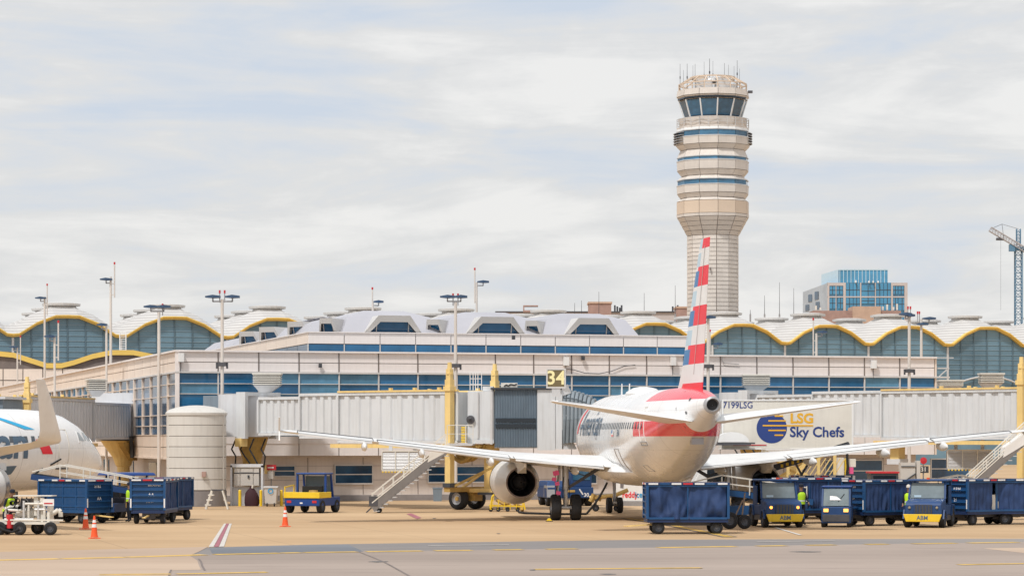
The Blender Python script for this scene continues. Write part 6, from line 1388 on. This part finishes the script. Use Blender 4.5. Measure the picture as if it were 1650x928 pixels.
G().add([(-w + .08, -.97, .92), (w - .08, -.97, .92), (w - .10, -.66, 1.64), (-w + .10, -.66, 1.64), (-w + .08, -.95, .92), (w - .08, -.95, .92), (w - .10, -.64, 1.64), (-w + .10, -.64, 1.64)], [(0, 1, 2, 3), (7, 6, 5, 4), (0, 4, 5, 1), (1, 5, 6, 2), (2, 6, 7, 3), (3, 7, 4, 0)]).build('windshield', 'glass_clear', o)
G().bar((.1, -.90, 1.1), (.34, -.77, 1.42), .02).build('wiper', 'black', o); G().add([(-.26, -.895, 1.16), (.22, -.895, 1.16), (.02, -.83, 1.31), (-.26, -.82, 1.34)], [(0, 1, 2, 3)]).build('windshield_notice', 'metal_light', o)
G().box(-w - .01, w + .01, -.72, .62, 1.685, 1.75).build('roof', 'tug_bright', o); G().box(-.45, .45, .0, .5, .93, 1.3).build('seat', 'black', o)
# blue and yellow flatbed tug seen from behind
o = thing('flatbed_tug', 'open blue tug with bright yellow deck rail parked by the recycling bin', 'tug', (XD(504, 134.0), 134.0, 0), R(160)); w = .95
G().box(-w, w, -1.3, 1.35, .36, .80).build('body', 'tug_bright', o); G().box(-w + .08, w - .08, -.08, 1.28, .801, .90).build('deck', 'yellow_bright', o)
g = G(); g.box(-w - .04, w + .04, 1.30, 1.40, .76, 1.06); g.box(-w - .04, -w + .06, -.1, 1.2995, .76, 1.06); g.box(w - .06, w + .04, -.1, 1.2995, .76, 1.06); g.build('deck_rail', 'yellow_bright', o)
g = G(); g.bar((w - .02, 1.35, 1.0), (w - .02, 1.35, 1.35), .05); g.bar((w - .02, .25, 1.0), (w - .02, .25, 1.4), .05); g.bar((w - .02, 1.35, 1.3), (w - .02, .25, 1.4), .05); g.build('guard_bar', 'yellow_bright', o)
for sx_ in (-1, 1):
    G().box(sx_ * .78 - .05, sx_ * .78 + .05, .1, .2, .801, 1.92).build('rear_post', 'tug_bright', o); G().bar((sx_ * .78, -.75, .801), (sx_ * .76, -.55, 1.92), .09).build('front_post', 'tug_bright', o)
    for yy in (-.9, .9): wheel(o, (sx_ * (w - .1), yy, .34), .34, .24, 'x')
    G().box(sx_ * .7 - .12, sx_ * .7 + .12, 1.352, 1.37, .52, .64).build('tail_light', 'red', o)
G().box(-.82, .82, -.75, .28, 1.925, 2.02).build('roof', 'tug_bright', o); g = G(); g.box(-.55, .55, -.1, .1, .80, 1.35); g.box(-.55, .55, -.5, .0, .803, .95); g.build('seat', 'black', o)
G().box(-.74, .74, -.76, -.74, .95, 1.85).build('windshield', 'glass_clear', o); G().box(-.05, .1, 1.352, 1.365, .48, .55).build('plate', 'reflective', o); g = G(); g.lathe([(.3, .9), (.25, 1.05), (.22, 1.15), (.05, 1.16)], 12, (-.4, .8, 0)); g.build('hose_reel', 'ochre', o)
# heavy pushback tug behind the left main gear
o = thing('pushback_tractor', 'dark blue pushback tractor with tall cab behind the airliner main gear', 'tractor', (XD(916, 148), 148.0, 0), R(8))
G().box(-1.45, 1.15, -1.6, 2.2, .45, 1.05).build('body', 'tug_blue', o); G().loft([[(-1.45, -1.3, 1.05), (-.3, -1.3, 1.05), (-.3, 2.0, 1.05), (-1.45, 2.0, 1.05)], [(-1.35, -1.1, 1.38), (-.3, -1.1, 1.38), (-.3, 1.9, 1.38), (-1.35, 1.9, 1.38)]]).build('engine_cover', 'tug_blue', o)
G().box(-.05, 1.12, -1.2, .3, 1.051, 2.15).build('cab', 'tug_blue', o); G().box(.05, 1.02, -1.225, -1.203, 1.45, 2.02).build('windshield', 'glass_cab', o); G().box(-.1, 1.17, -1.28, .35, 2.152, 2.25).build('roof', 'tug_blue', o)
for sx_ in (-1.25, .95):
    for yy in (-1.0, 1.5): wheel(o, (sx_, yy, .52), .52, .36, 'x')
for sx_ in (-1.25,): G().prism([(-1.7, .5), (-1.55, 1.15), (-.5, 1.15), (-.35, .5), (-.45, .5), (-.55, 1.0), (-1.45, 1.0), (-1.6, .5)], sx_ - .22, sx_ + .22, 'x').build('fender', 'metal_grey', o)
G().bar((.35, -1.61, .95), (.55, -1.61, .65), .07).build('wing_mark', 'reflective', o); lettering('30', .3, 'reflective', o, lambda u, v: (u + .75, -1.61, .62 + v), bold=.02); G().box(-.3, .1, -1.63, -1.602, .78, .9).build('marker', 'ochre', o)
# canopy tug at left
o = thing('canopy_tug', 'blue roofed tug with ochre flank between the two left baggage carts', 'tug', (XD(204, 126), 126.0, 0), R(35)); w = .8
G().box(-w, w, -1.3, 1.4, .35, .95).build('body', 'tug_blue', o); G().box(-w - .02, -w + .3, -1.35, .2, .5, .8).build('side_step', 'ochre', o)
for sx_ in (-1, 1):
    for yy in (-.7, .7): G().box(sx_ * .72 - .04, sx_ * .72 + .04, yy - .04, yy + .04, .951, 2.0).build('roof_post', 'tug_blue', o)
    for yy in (-.9, .95): wheel(o, (sx_ * (w - .08), yy, .33), .33, .22, 'x')
G().loft([[(-1.0, -1.2, 2.0), (1.0, -1.2, 2.0), (1.0, 1.2, 2.0), (-1.0, 1.2, 2.0)], [(-.9, -1.1, 2.14), (.9, -1.1, 2.14), (.9, 1.1, 2.14), (-.9, 1.1, 2.14)]]).build('roof', 'tug_bright', o); G().box(-.5, .5, .2, .6, .952, 1.5).build('seat', 'black', o)

# ================================================================== BELT LOADERS
def belt_loader(label, px, D, rz, L=6.0, z0=.9, z1=2.2, mat='cart_blue', rail='cream', letters=False, rails=True):
    o = thing('belt_loader', label, 'belt loader', (XD(px, D), D, 0), R(rz), 'belt loaders beside the aircraft'); h = L / 2
    G().box(-h * .62, h * .55, -.75, .75, .40, .78).build('chassis', mat, o)
    b = G(); b.bar((-h, 0, z0), (h, 0, z1), .72, .26); bm_ = b.build('conveyor', mat, o)
    G().bar((-h + .05, 0, z0 + .14), (h - .05, 0, z1 + .14), .56, .03).build('belt', 'rubber', bm_)
    g = G(); g.bar((-h * .3, .2, .78), (h * .25, .2, (z0 + z1) / 2 + .15), .10); g.bar((h * .3, -.2, .78), (-h * .15, -.2, (z0 + z1) / 2), .10); g.build('lift_arm', 'metal_dark', o)
    for sx_ in (-1, 1):
        for sy_ in (-1, 1): wheel(o, (sx_ * h * .42, sy_ * .66, .33), .33, .22, 'y')
    if rails:
        for sy_ in (-1, 1):
            g = G(); d = Vector((2 * h, 0, z1 - z0)); p = Vector((-h, sy_ * .42, z0))
            g.bar(p + d * .05 + Vector((0, 0, .62)), p + d * .72 + Vector((0, 0, .75)), .05); g.bar(p + d * .05 + Vector((0, 0, .35)), p + d * .72 + Vector((0, 0, .4)), .04)
            g.bar(p + d * .72 + Vector((0, 0, .75)), p + d * .98 + Vector((0, 0, .25)), .05)
            for f in (.05, .27, .5, .72): g.bar(p + d * f, p + d * f + Vector((0, 0, .68)), .045)
            g.build('handrail', rail, o)
    G().box(-h * .6, -h * .2, -1.0, -.74, .781, 1.05).build('driver_step', 'metal_dark', o); g = G(); g.box(-h * .5, -h * .32, -1.0, -.76, 1.05, 1.5); g.build('seat', 'black', o)
    if letters:
        for k in range(9): f = .30 + k * .055; c = Vector((-h + 2 * h * f, -.365, z0 + (z1 - z0) * f)); G().cbox(c, (.12, .01, .15)).build('decal', 'yellow_bright', bm_)
    return o
belt_loader('blue belt loader with cream handrails under the right engine', 1208, 117.2, 174, 5.6, .95, 1.55)
belt_loader('black belt loader with yellow decals on its raised beam below the right wing', 1290, 125.0, 0, 4.6, 2.05, 3.45, 'frame_dark', letters=True, rails=False)
belt_loader('belt loader with cream rails reaching to the left airliner hold', 140, 121.5, 168, 5.2, 1.3, 2.0, 'tug_blue', 'cream')
belt_loader('belt loader with cream rails partly hidden behind the right-hand tug', 1515, 122.0, 4, 4.2, .9, 1.5, 'tug_blue', 'cream')

# ================================================================== CATERING TRUCK
DT = 130.0; kt = DT / FPX; tx0 = XD(1164, DT)
tr_ = thing('catering_truck', 'white catering truck with its lettered box raised beside the airliner', 'truck', (tx0, DT, 0))
bx0, bx1, bz0, bz1 = 0, XD(1374, DT) - tx0, ZD(722, DT), ZD(645.5, DT)
box = G().box(bx0, bx1, 0, 2.4, bz0, bz1).build('cargo_box', 'cream', tr_)
g = G(); g.box(bx0 - .03, bx1 + .03, -.04, 2.44, bz1 - .005, bz1 + .06); g.box(bx0 - .03, bx1 + .03, -.04, 2.44, bz0 - .06, bz0); g.box(bx0 - .03, bx0 + .05, -.04, .06, bz0 + .001, bz1 - .006); g.box(bx1 - .05, bx1 + .03, -.04, .06, bz0 + .001, bz1 - .006); g.build('box_frame', 'white_paint', box)
def tp(px, py): return (XD(px, DT) - tx0, ZD(py, DT))
lettering('7199LSG', .44, 'logo_navy', box, lambda u, v: (tp(1189, 0)[0] + u * .92, -.012, tp(0, 653)[1] + v), bold=.012)
lettering('LSG', .66, 'logo_gold', box, lambda u, v: (tp(1292, 0)[0] + u * 1.05, -.012, tp(0, 674.5)[1] + v), bold=.035)
lettering('Sky Chefs', .70, 'logo_navy', box, lambda u, v: (tp(1316.5, 0)[0] + u * .97, -.012, tp(0, 696.5)[1] + v), bold=.022)
cx0, cz0 = tp(1243.5, 689.5); rl = 24.5 * kt
G().lathe([(rl, -.008), (.01, -.008)], 40, (cx0, 0, cz0), 'y').build('logo_disc', 'logo_navy', box)
for k, (xa, xb) in enumerate(((1248, 1262), (1238, 1266), (1229, 1310), (1238, 1266), (1248, 1262))):
    z = tp(0, 670 + k * 7.7)[1]; G().box(tp(xa, 0)[0], tp(xb, 0)[0], -.022, -.012, z - .035, z + .035).build('logo_stripe', 'logo_gold', box)
G().box(tp(1181, 0)[0], tp(1235, 0)[0], -.02, -.005, tp(0, 717.5)[1], tp(0, 716)[1]).build('box_trim', 'red', box)
# scissor lift
for yy in (.25, 2.15):
    for (a, b) in (((2.0, 1.2), (5.4, bz0 - .1)), ((5.4, 1.2), (2.0, bz0 - .1))): G().bar((a[0], yy, a[1]), (b[0], yy + .06 * (1 if a[0] < 3 else -1), b[1]), .10, .20).build('scissor_arm', 'yellow_steel', tr_)
G().box(.4, 6.2, .05, 2.35, .85, 1.12).build('chassis', 'metal_dark', tr_); G().box(1.6, 5.8, .1, 2.3, 1.122, 1.22).build('lift_base', 'yellow_steel', tr_)
G().loft([[(-1.4, .1, .7), (.35, .1, .7), (.35, 2.3, .7), (-1.4, 2.3, .7)], [(-1.4, .1, 1.6), (.35, .1, 1.6), (.35, 2.3, 1.6), (-1.4, 2.3, 1.6)], [(-.9, .15, 2.5), (.3, .15, 2.5), (.3, 2.25, 2.5), (-.9, 2.25, 2.5)]]).build('driver_cab', 'white_paint', tr_)
G().box(-.75, .2, .06, .10, 1.65, 2.35).build('cab_window', 'glass_dark', tr_)
for xx in (-.7, 4.9):
    for yy in (.2, 2.2): wheel(tr_, (xx, yy, .48), .48, .3, 'y')
for xx in (1.0, 5.9):
    for yy in (.0, 2.4): G().box(xx - .1, xx + .1, yy - .08, yy + .08, 0, .9).build('stabiliser', 'yellow_steel', tr_)
g = G()
for k in range(9): g.bar((3.3 + k * .24, -.35, ZD(778, DT)), (4.1 + k * .24, -.35, ZD(738, DT)), .045)
for xx in (3.2, 4.7, 5.5): g.box(xx - .07, xx + .07, -.42, -.28, .85, ZD(728, DT))
g.box(2.0, 5.6, -.42, -.28, ZD(781, DT), ZD(778, DT)); g.build('guard_lattice', 'yellow_steel', tr_)
g = G()
for k in range(6): z = ZD(742, DT) + k * .12; g.box(1.9, 3.3, -.36, -.32, z, z + .035)
for k in range(8): xx = 1.9 + k * .2; g.box(xx, xx + .03, -.37, -.33, ZD(742, DT), ZD(724, DT))
g.build('mesh_guard', 'cream', tr_)
for yy in (-.05, .05): pass
rings = [[(-.6 + 1.0 + .82 * math.cos(a), y, ZD(712, DT) + .50 * math.sin(a)) for a in [math.pi * i / 10 for i in range(11)]] for y in (-1.2, -.15)]
g = G(); n_ = 11; g.add(rings[0] + rings[1], [(i, i + 1, n_ + i + 1, n_ + i) for i in range(n_ - 1)] + [tuple(range(n_)), tuple(range(2 * n_ - 1, n_ - 1, -1))]); g.build('platform_canopy', 'white_paint', tr_)
g = G(); g.box(-.6, 1.5, -1.25, -.16, ZD(715, DT), ZD(712.5, DT)); g.bar((-.5, -1.2, ZD(715, DT)), (1.3, -1.2, ZD(715, DT)), .12); g.build('platform', 'metal_dark', tr_)

# ================================================================== PUMP CART, HOSE TROLLEY, SMALL GEAR
DP = 103.5; kp = DP / FPX
pc = thing('pump_cart', 'cream hydrant pump cart full of pipes, meters and hoses', 'pump cart', (XD(48, DP), DP, 0), R(-6))
def pp(px, py, y=0): return Vector((XD(px, DP) - XD(48, DP), y, ZD(py, DP)))
a = pp(0, 838); b = pp(94, 845)
G().box(a.x - .3, b.x - .1, -.5, .6, b.z + .03, b.z + .12).build('frame', 'cream', pc); G().box(a.x, b.x + .35, -.52, -.46, a.z, a.z + .06).build('side_rail', 'cream', pc)
for px, yy in ((5, -.5), (38, -.55), (88, -.5), (55, .5), (5, .5)): wheel(pc, (pp(px, 0).x, yy, .26), .26, .16, 'y')
G().cyl(pp(28, 826), pp(56, 826), .20, n=16).build('filter_vessel', 'cream', pc, smooth=True); G().cyl(pp(20, 850, -.4), pp(20, 828, -.4), .13, n=14).build('extinguisher', 'red', pc, smooth=True)
G().tube([pp(58, 830), pp(80, 829), pp(88, 826), pp(95, 821), pp(99, 824), pp(99, 832)], .09, 10).build('delivery_pipe', 'cream', pc, smooth=True)
G().tube([pp(9, 830, .1), pp(9, 820, .1), pp(16, 816, .1), pp(40, 815, .1)], .07, 10).build('inlet_pipe', 'cream', pc, smooth=True)
g = G(); g.box(pp(57, 0).x, pp(64, 0).x, -.2, .2, pp(0, 830).z, pp(0, 800).z); g.box(pp(68, 0).x, pp(73, 0).x, -.25, -.1, pp(0, 840).z, pp(0, 801).z); g.box(pp(80, 0).x, pp(84, 0).x, -.3, .3, pp(0, 845).z, pp(0, 815).z); g.build('stanchion', 'cream', pc)
g = G(); g.box(pp(24, 0).x, pp(88, 0).x, -.3, .4, pp(0, 799).z, pp(0, 797.5).z); g.build('canopy', 'cream', pc)
for k, (xa, ya, xb, yb) in enumerate(((12, 832, 12, 816), (42, 834, 42, 806), (50, 834, 50, 812), (66, 836, 66, 806), (76, 838, 76, 815), (10, 836, 58, 836), (44, 811, 74, 811), (60, 820, 84, 820), (16, 821, 40, 822))): G().tube([pp(xa, ya, -.3), pp((xa + xb) / 2, (ya + yb) / 2, -.32), pp(xb, yb, -.3)], .05, 8).build('pipe', ('cream', 'metal_light')[k % 2], pc)
G().box(pp(75, 0).x, pp(93, 0).x, -.45, -.42, pp(0, 814).z, pp(0, 803).z).build('notice_board', 'white_paint', pc); G().box(pp(77, 0).x, pp(91, 0).x, -.46, -.451, pp(0, 811).z, pp(0, 809).z).build('notice_text', 'red', pc)
for k, (px, py) in enumerate(((30, 806), (44, 808), (22, 810), (50, 815), (36, 818), (14, 823))): G().lathe([(.09, -.3 - .02 * k), (.11, -.2), (.05, -.1)], 12, (pp(px, 0).x, 0, pp(0, py).z), 'y').build('meter', ('metal_dark', 'metal_grey')[k % 2], pc)
for k in range(7): G().tube([pp(18 + k * 8, 834, -.2 + .05 * k), pp(20 + k * 7.5, 822, -.1), pp(24 + k * 7, 812, .1), pp(26 + k * 8, 801, .1)], .028, 6).build('hose', ('rubber', 'metal_light')[k % 2], pc)
g = G(); g.box(pp(12, 0).x, pp(32, 0).x, -.1, .4, pp(0, 826).z, pp(0, 818).z); g.box(pp(34, 0).x, pp(50, 0).x, -.1, .4, pp(0, 816).z, pp(0, 803).z); g.build('pump_block', 'metal_dark', pc)
G().tube([pp(2, 847, -.6), pp(14, 853, -.65), pp(26, 856, -.6), pp(38, 851, -.6)], .05, 8).build('ground_hose', 'rubber', pc)
ht = thing('hose_trolley', 'yellow wheeled hose trolley standing under the left engine', 'trolley', (XD(816, 136), 136.0, 0))
kh = 136 / FPX
def hp(px, py, y=0): return Vector((XD(px, 136) - XD(816, 136), y, ZD(py, 136)))
for sy_ in (-.5, 0, .5): g = G(); g.tube([hp(790, 820, sy_), hp(793, 800, sy_), hp(800, 793, sy_), hp(830, 796, sy_), hp(843, 806, sy_), hp(846, 820, sy_)], .045, 7); g.build('frame', 'yellow_bright', ht)
g = G()
for k in range(6): g.bar(hp(794 + k * 9, 806 + (k % 2) * 4, -.5), hp(794 + k * 9, 806, .5), .05); g.bar(hp(792 + k * 10, 820, -.5), hp(796 + k * 9, 800, -.5), .04)
g.bar(hp(788, 814, -.5), hp(846, 815, -.5), .06); g.bar(hp(788, 814, .5), hp(846, 815, .5), .06); g.build('cross_bar', 'yellow_bright', ht)
for px in (791, 803, 818, 834): wheel(ht, (hp(px, 0).x, -.48, .11), .11, .08, 'y'); wheel(ht, (hp(px, 0).x, .48, .11), .11, .08, 'y')
G().tube([hp(800, 805, .2), hp(812, 812, .1), hp(826, 808, 0), hp(838, 816, -.1), hp(842, 822, -.3)], .09, 8).build('hose', 'ochre', ht)
gc = G(); pts = []
for px, py, D in ((978, 778, 131.5), (974, 786, 131), (966, 800, 130), (958, 812, 129.5)): p = PX(px, py, D); pts.append(p)
for px, py in ((945, 829.5), (900, 829.8), (862, 828.5), (845, 828), (836, 826.5)): x, y = GP(px, py); pts.append(Vector((x, y, .06)))
tag(gc.tube(pts, .055, 8).build('power_cable', 'rubber', smooth=True), 'black power cable looping from the nose gear bay along the ground', 'cable')
tbm = thing('tow_bar', 'yellow aircraft tow bar lying out ahead of the nose wheels', 'tow bar', (XD(1000, 134), 134, 0)); g = G(); q = lambda px, py: Vector((XD(px, 136) - XD(1000, 134), 2.0, ZD(py, 136)))
g.tube([q(950, 802), q(990, 798), q(1012, 789)], .11, 8); g.build('bar', 'yellow_steel', tbm, smooth=True); g = G(); g.cyl(q(952, 808), q(958, 796), .14, n=8); g.cyl(q(964, 806), q(968, 798), .12, n=8); g.build('coupling', 'ochre', tbm); wheel(tbm, (q(960, 0).x, 2.0, .18), .18, .12, 'y'); wheel(tbm, (q(994, 0).x, 2.0, .18), .18, .12, 'y'); g = G(); g.cyl((q(960, 0).x, 2, .18), q(960, 802), .05, n=6); g.cyl((q(994, 0).x, 2, .18), q(994, 797), .05, n=6); g.build('wheel_strut', 'metal_dark', tbm)
tgs = thing('warning_streamer', 'pink warning streamer hanging beside the left main gear leg', 'streamer', (XD(897, 121), 121.2, 0)); g = G()
for k, (px, py) in enumerate(((896, 762), (893, 772), (898, 779), (900, 794))): p = Vector((XD(px, 121) - XD(897, 121), 0, ZD(py, 121))); G().cbox(p, (.20 if k else .28, .02, .16 if k else .22), 0, Matrix.Rotation(R(12 * (k % 2 * 2 - 1)), 3, 'Y')).build('flag', 'pink_red', tgs); G().tube([(-.02, .01, ZD(757, 121)), (-.08, .01, ZD(775, 121)), (.05, .01, ZD(798, 121))], .02, 5).build('cord', 'pink_red', tgs)
for px, py, lab in ((885, 839.5, 'small yellow wheel chock against the left main wheels'), ): x, y = GP(px, py); o = thing('wheel_chock', lab, 'chock', (x, y, 0)); G().prism([(-.15, 0), (.15, 0), (.05, .14), (-.05, .14)], -.25, .25, 'y').build('block', 'yellow_bright', o); G().box(-.16, .16, -.26, -.252, 0, .03).build('foot', 'rubber', o)
ctm = thing('hand_trolley', 'dark hand trolley with round wheels beside the curtained cart under the tail', 'trolley', (XD(1184, 110), 110, 0), R(15)); g = G(); g.bar((-.3, 0, .3), (.3, 0, .35), .1); g.bar((.3, 0, .35), (.45, 0, 1.5), .05); g.bar((-.1, 0, .3), (.35, 0, 1.2), .05); g.build('frame', 'burnt_metal', ctm); wheel(ctm, (-.3, -.2, .36), .36, .2, 'y'); wheel(ctm, (.35, -.2, .30), .30, .18, 'y')
red = thing('service_trailer', 'service trailer with a red top rail parked behind the curtained carts', 'trailer', (XD(1422, 140), 140, 0)); G().box(-.72, .72, -.8, .8, .6, 1.92).build('body', 'frame_dark', red); G().box(-.78, .78, -.85, .85, 1.923, 2.01).build('roof_rail', 'red', red); G().box(-.6, .6, -.83, -.803, 1.2, 1.8).build('window', 'glass_dark', red)
for sx_ in (-.5, .5): wheel(red, (sx_, -.7, .33), .33, .22, 'y'); wheel(red, (sx_, .7, .33), .33, .22, 'y')

gpu = thing('ground_power_unit', 'cream ground power unit with yellow post and hanging black hose behind the small tug', 'power unit', (XD(1364, 139), 139, 0)); kg = 139 / FPX
for (a, b, ya, yb, m_) in ((-14, -4, 765, 737, 'cream'), (2, 15, 752, 739, 'cream'), (-12, 14, 800, 766, 'metal_grey')): G().box(a * kg, b * kg, 0, .6, ZD(ya, 139), ZD(yb, 139)).build('housing', m_, gpu)
G().box(4 * kg, 11 * kg, -.06, -.005, ZD(763, 139), ZD(752.5, 139)).build('warning_panel', 'pink_red', gpu); G().box(-3 * kg, 0, -.04, .06, 0, ZD(738, 139)).build('post', 'yellow_bright', gpu)
G().tube([(1 * kg, -.1, ZD(716, 139)), (.5 * kg, -.12, ZD(735, 139)), (1.5 * kg, -.15, ZD(752, 139)), (-1 * kg, -.2, ZD(772, 139))], .07, 8).build('hose', 'rubber', gpu, smooth=True)
for s_ in (-.3, .3): wheel(gpu, (s_, -.1, .18), .18, .12, 'y')
G().box(-12 * kg, 14 * kg, -.02, .62, .2, ZD(800, 139)).build('base_frame', 'metal_dark', gpu)
# ================================================================== PEOPLE
def person(label, px, D, rz, z=0.0, hip=.92, arms=((-.30, .05, 1.02), (.30, -.10, 1.05)), hands=None, skin='skin', lean=0.0, sit=False, cap='hivis', vest='hivis'):
    o = thing('person', label, 'person', (XD(px, D), D, z), R(rz), 'ground crew in hi-vis vests')
    V_, E_, Rr = [], [], []
    def v(p, r): V_.append(p); Rr.append(r); return len(V_) - 1
    def e_(a, b): E_.append((a, b))
    f = lean
    pel = v((0, 0, hip), (.15, .115)); wst = v((0, -f * .12, hip + .18), (.14, .105)); ch = v((0, -f * .3, hip + .40), (.165, .115)); nk = v((0, -f * .42, hip + .56), (.06, .06)); hb = v((0, -f * .48, hip + .64), (.075, .085)); hd = v((0, -f * .52, hip + .73), (.085, .10)); ht_ = v((0, -f * .54, hip + .81), (.06, .075))
    for a, b in ((pel, wst), (wst, ch), (ch, nk), (nk, hb), (hb, hd), (hd, ht_)): e_(a, b)
    for s, arm in zip((-1, 1), arms):
        sh = v((s * .19, -f * .36, hip + .50), (.062, .062)); el = v((s * .26, -f * .34 + .02, hip + .22), (.048, .048)); wr = v((arm[0], arm[1] - f * .3, arm[2] - .02), (.034, .034)); hn = v((arm[0] * .98, arm[1] - f * .3 - .05, arm[2] - .10), (.045, .028))
        e_(ch, sh); e_(sh, el); e_(el, wr); e_(wr, hn)
        for q_ in range(4):
            fi = v((arm[0] * .98 + (q_ - 1.5) * .022, arm[1] - f * .3 - .065 - .01 * (q_ % 2), arm[2] - .185 + .012 * abs(q_ - 1.4)), (.010, .010)); e_(hn, fi)
        th = v((arm[0] * .98 - s * .055, arm[1] - f * .3 - .075, arm[2] - .12), (.011, .011)); e_(hn, th)
        hp_ = v((s * .095, 0, hip - .06), (.10, .10)); kn = v((s * .11, -.03, hip * .52), (.066, .07)); an = v((s * .12, .01, .09), (.046, .05)); to = v((s * .13, -.15, .045), (.045, .035))
        e_(pel, hp_); e_(hp_, kn); e_(kn, an); e_(an, to)
    me = bpy.data.meshes.new('body'); me.from_pydata(V_, E_, []); ob = bpy.data.objects.new('body', me); col.objects.link(ob)
    ob.modifiers.new('skin', 'SKIN'); sl_ = me.skin_vertices[0].data
    for i, r_ in enumerate(Rr): sl_[i].radius = r_; sl_[i].use_root = (i == 0)
    sb = ob.modifiers.new('sub', 'SUBSURF'); sb.levels = 2; sb.render_levels = 2
    dg = bpy.context.evaluated_depsgraph_get(); bm_ = bpy.data.meshes.new_from_object(ob.evaluated_get(dg)); bpy.data.objects.remove(ob)
    bm_.materials.clear()
    for m_ in ('cloth_navy', 'skin', 'black'): bm_.materials.append(M[m_])
    for p in bm_.polygons:
        c = p.center; p.use_smooth = True
        p.material_index = 1 if (c.z > hip + .57 or (abs(c.x) > .22 and c.z < min(a[2] for a in arms) - .02 and c.z > .5)) else 2 if c.z < .12 else 0
    body = put('body', bm_, o)
    # face: eyes, nose, mouth, ears
    hy = -f * .52; hz_ = hip + .715
    g = G(); g.add([(-.013, hy - .095, hz_ - .01), (.013, hy - .095, hz_ - .01), (0, hy - .125, hz_ - .018), (0, hy - .098, hz_ + .025)], [(0, 1, 2), (0, 2, 3), (1, 3, 2), (0, 3, 1)])
    for s in (-1, 1): g.cbox((s * .088, hy, hz_), (.018, .035, .055))
    g.build('nose_and_ears', 'skin', body); g = G()
    for s in (-1, 1): g.cbox((s * .03, hy - .095, hz_ + .02), (.022, .012, .010))
    g.cbox((0, hy - .095, hz_ - .045), (.04, .012, .008)); g.build('eyes_and_mouth', 'black', body)
    rings = [[(w_ * math.cos(6.283 * i / 16), -f * fy + d_ * math.sin(6.283 * i / 16), hip + zz) for i in range(16)] for zz, w_, d_, fy in ((.0, .185, .15, 0), (.18, .175, .14, .12), (.36, .20, .15, .28), (.47, .185, .135, .36), (.52, .11, .10, .40))]
    vs_o = G().loft(rings, caps=False).build('vest', vest, o, smooth=True)
    G().lathe([(.002, 0), (.002, .0)], 4).mesh('x', 'black') if False else None
    rings = [[((w_ + .006) * math.cos(6.283 * i / 16), -f * fy + (d_ + .006) * math.sin(6.283 * i / 16), hip + zz) for i in range(16)] for zz, w_, d_, fy in ((.12, .180, .143, .08), (.17, .178, .142, .11))]
    G().loft(rings, caps=False).build('reflective_band', 'reflective', vs_o, smooth=True)
    G().lathe([(.108, hip + .755), (.112, hip + .80), (.10, hip + .85), (.06, hip + .885), (.01, hip + .895)], 16, (0, hy * 1.02, 0)).build('cap', cap, o, smooth=True)
    return o
person('worker in hi-vis vest and dark trousers standing beside the lettered-end cart', 208.5, 119.0, -60, cap='cloth_navy')
person('worker in hi-vis vest and pale cap standing between curtained cart and tug', 1464.5, 112.6, -35, cap='cream')
person('worker in hi-vis vest bending behind the cream pump cart', 10.5, 105.6, 40, lean=.9, hip=.86, arms=((-.26, -.25, .80), (.26, -.25, .82)), cap='cloth_navy')
person('worker in hi-vis vest standing behind the tug with lit sidelights', 1291, 114.6, 20, cap='cloth_navy')

# ================================================================== LOOSE BAGS
def on_cart(root, x, y, z):
    v = Matrix.Rotation(root.rotation_euler.z, 3, 'Z') @ Vector((x, y, 0)); return (root.location.x + v.x, root.location.y + v.y, z)
oc = [o for o in bpy.data.objects if o.get('label', '').startswith('blue cart with one curtain drawn open')][0]
def suitcase(label, p, rz, w, d, h, mat):
    o = thing('suitcase', label, 'suitcase', p, rz, 'bags in the open cart'); b = G().box(-w / 2, w / 2, -d / 2, d / 2, 0, h).build('shell', mat, o); G().box(-w / 2 - .008, w / 2 + .008, -.015, .015, -.0, h + .008).build('zip_seam', 'black', o)
    G().tube([(-.1, -d / 2 + .01, h), (-.1, -d / 2 - .02, h + .04), (.1, -d / 2 - .02, h + .04), (.1, -d / 2 + .01, h)], .012, 5).build('handle', 'black', o)
zr = oc.rotation_euler.z
suitcase('pale suitcase standing upright in the cart with the drawn curtain', on_cart(oc, .30, -.45, .62), zr, .45, .28, .70, 'cream')
suitcase('black suitcase lying on its side in the cart with the drawn curtain', on_cart(oc, .95, -.42, .62), zr + .1, .70, .40, .30, 'black')
suitcase('maroon suitcase stacked on the black one in the cart with the drawn curtain', on_cart(oc, .95, -.42, .93), zr - .1, .62, .38, .28, 'maroon')
# soften hard edges of pressed and welded vehicle panels
for o in bpy.data.objects:
    if o.type == 'MESH' and o.parent and o.parent.name.split('.')[0] in ('baggage_tug', 'flatbed_tug', 'pushback_tractor', 'canopy_tug', 'catering_truck', 'recycling_bin', 'suitcase', 'ice_chest') and o.name.split('.')[0] in ('hood', 'body', 'roof', 'cab', 'bumper', 'driver_cab', 'engine_cover', 'seat', 'shell', 'lid', 'deck_rail', 'front_skirt'):
        b = o.modifiers.new('edge_bevel', 'BEVEL'); b.width = .045 if o.name.split('.')[0] in ('hood', 'body', 'roof', 'cab', 'driver_cab', 'engine_cover') else .025; b.segments = 3; b.limit_method = 'ANGLE'
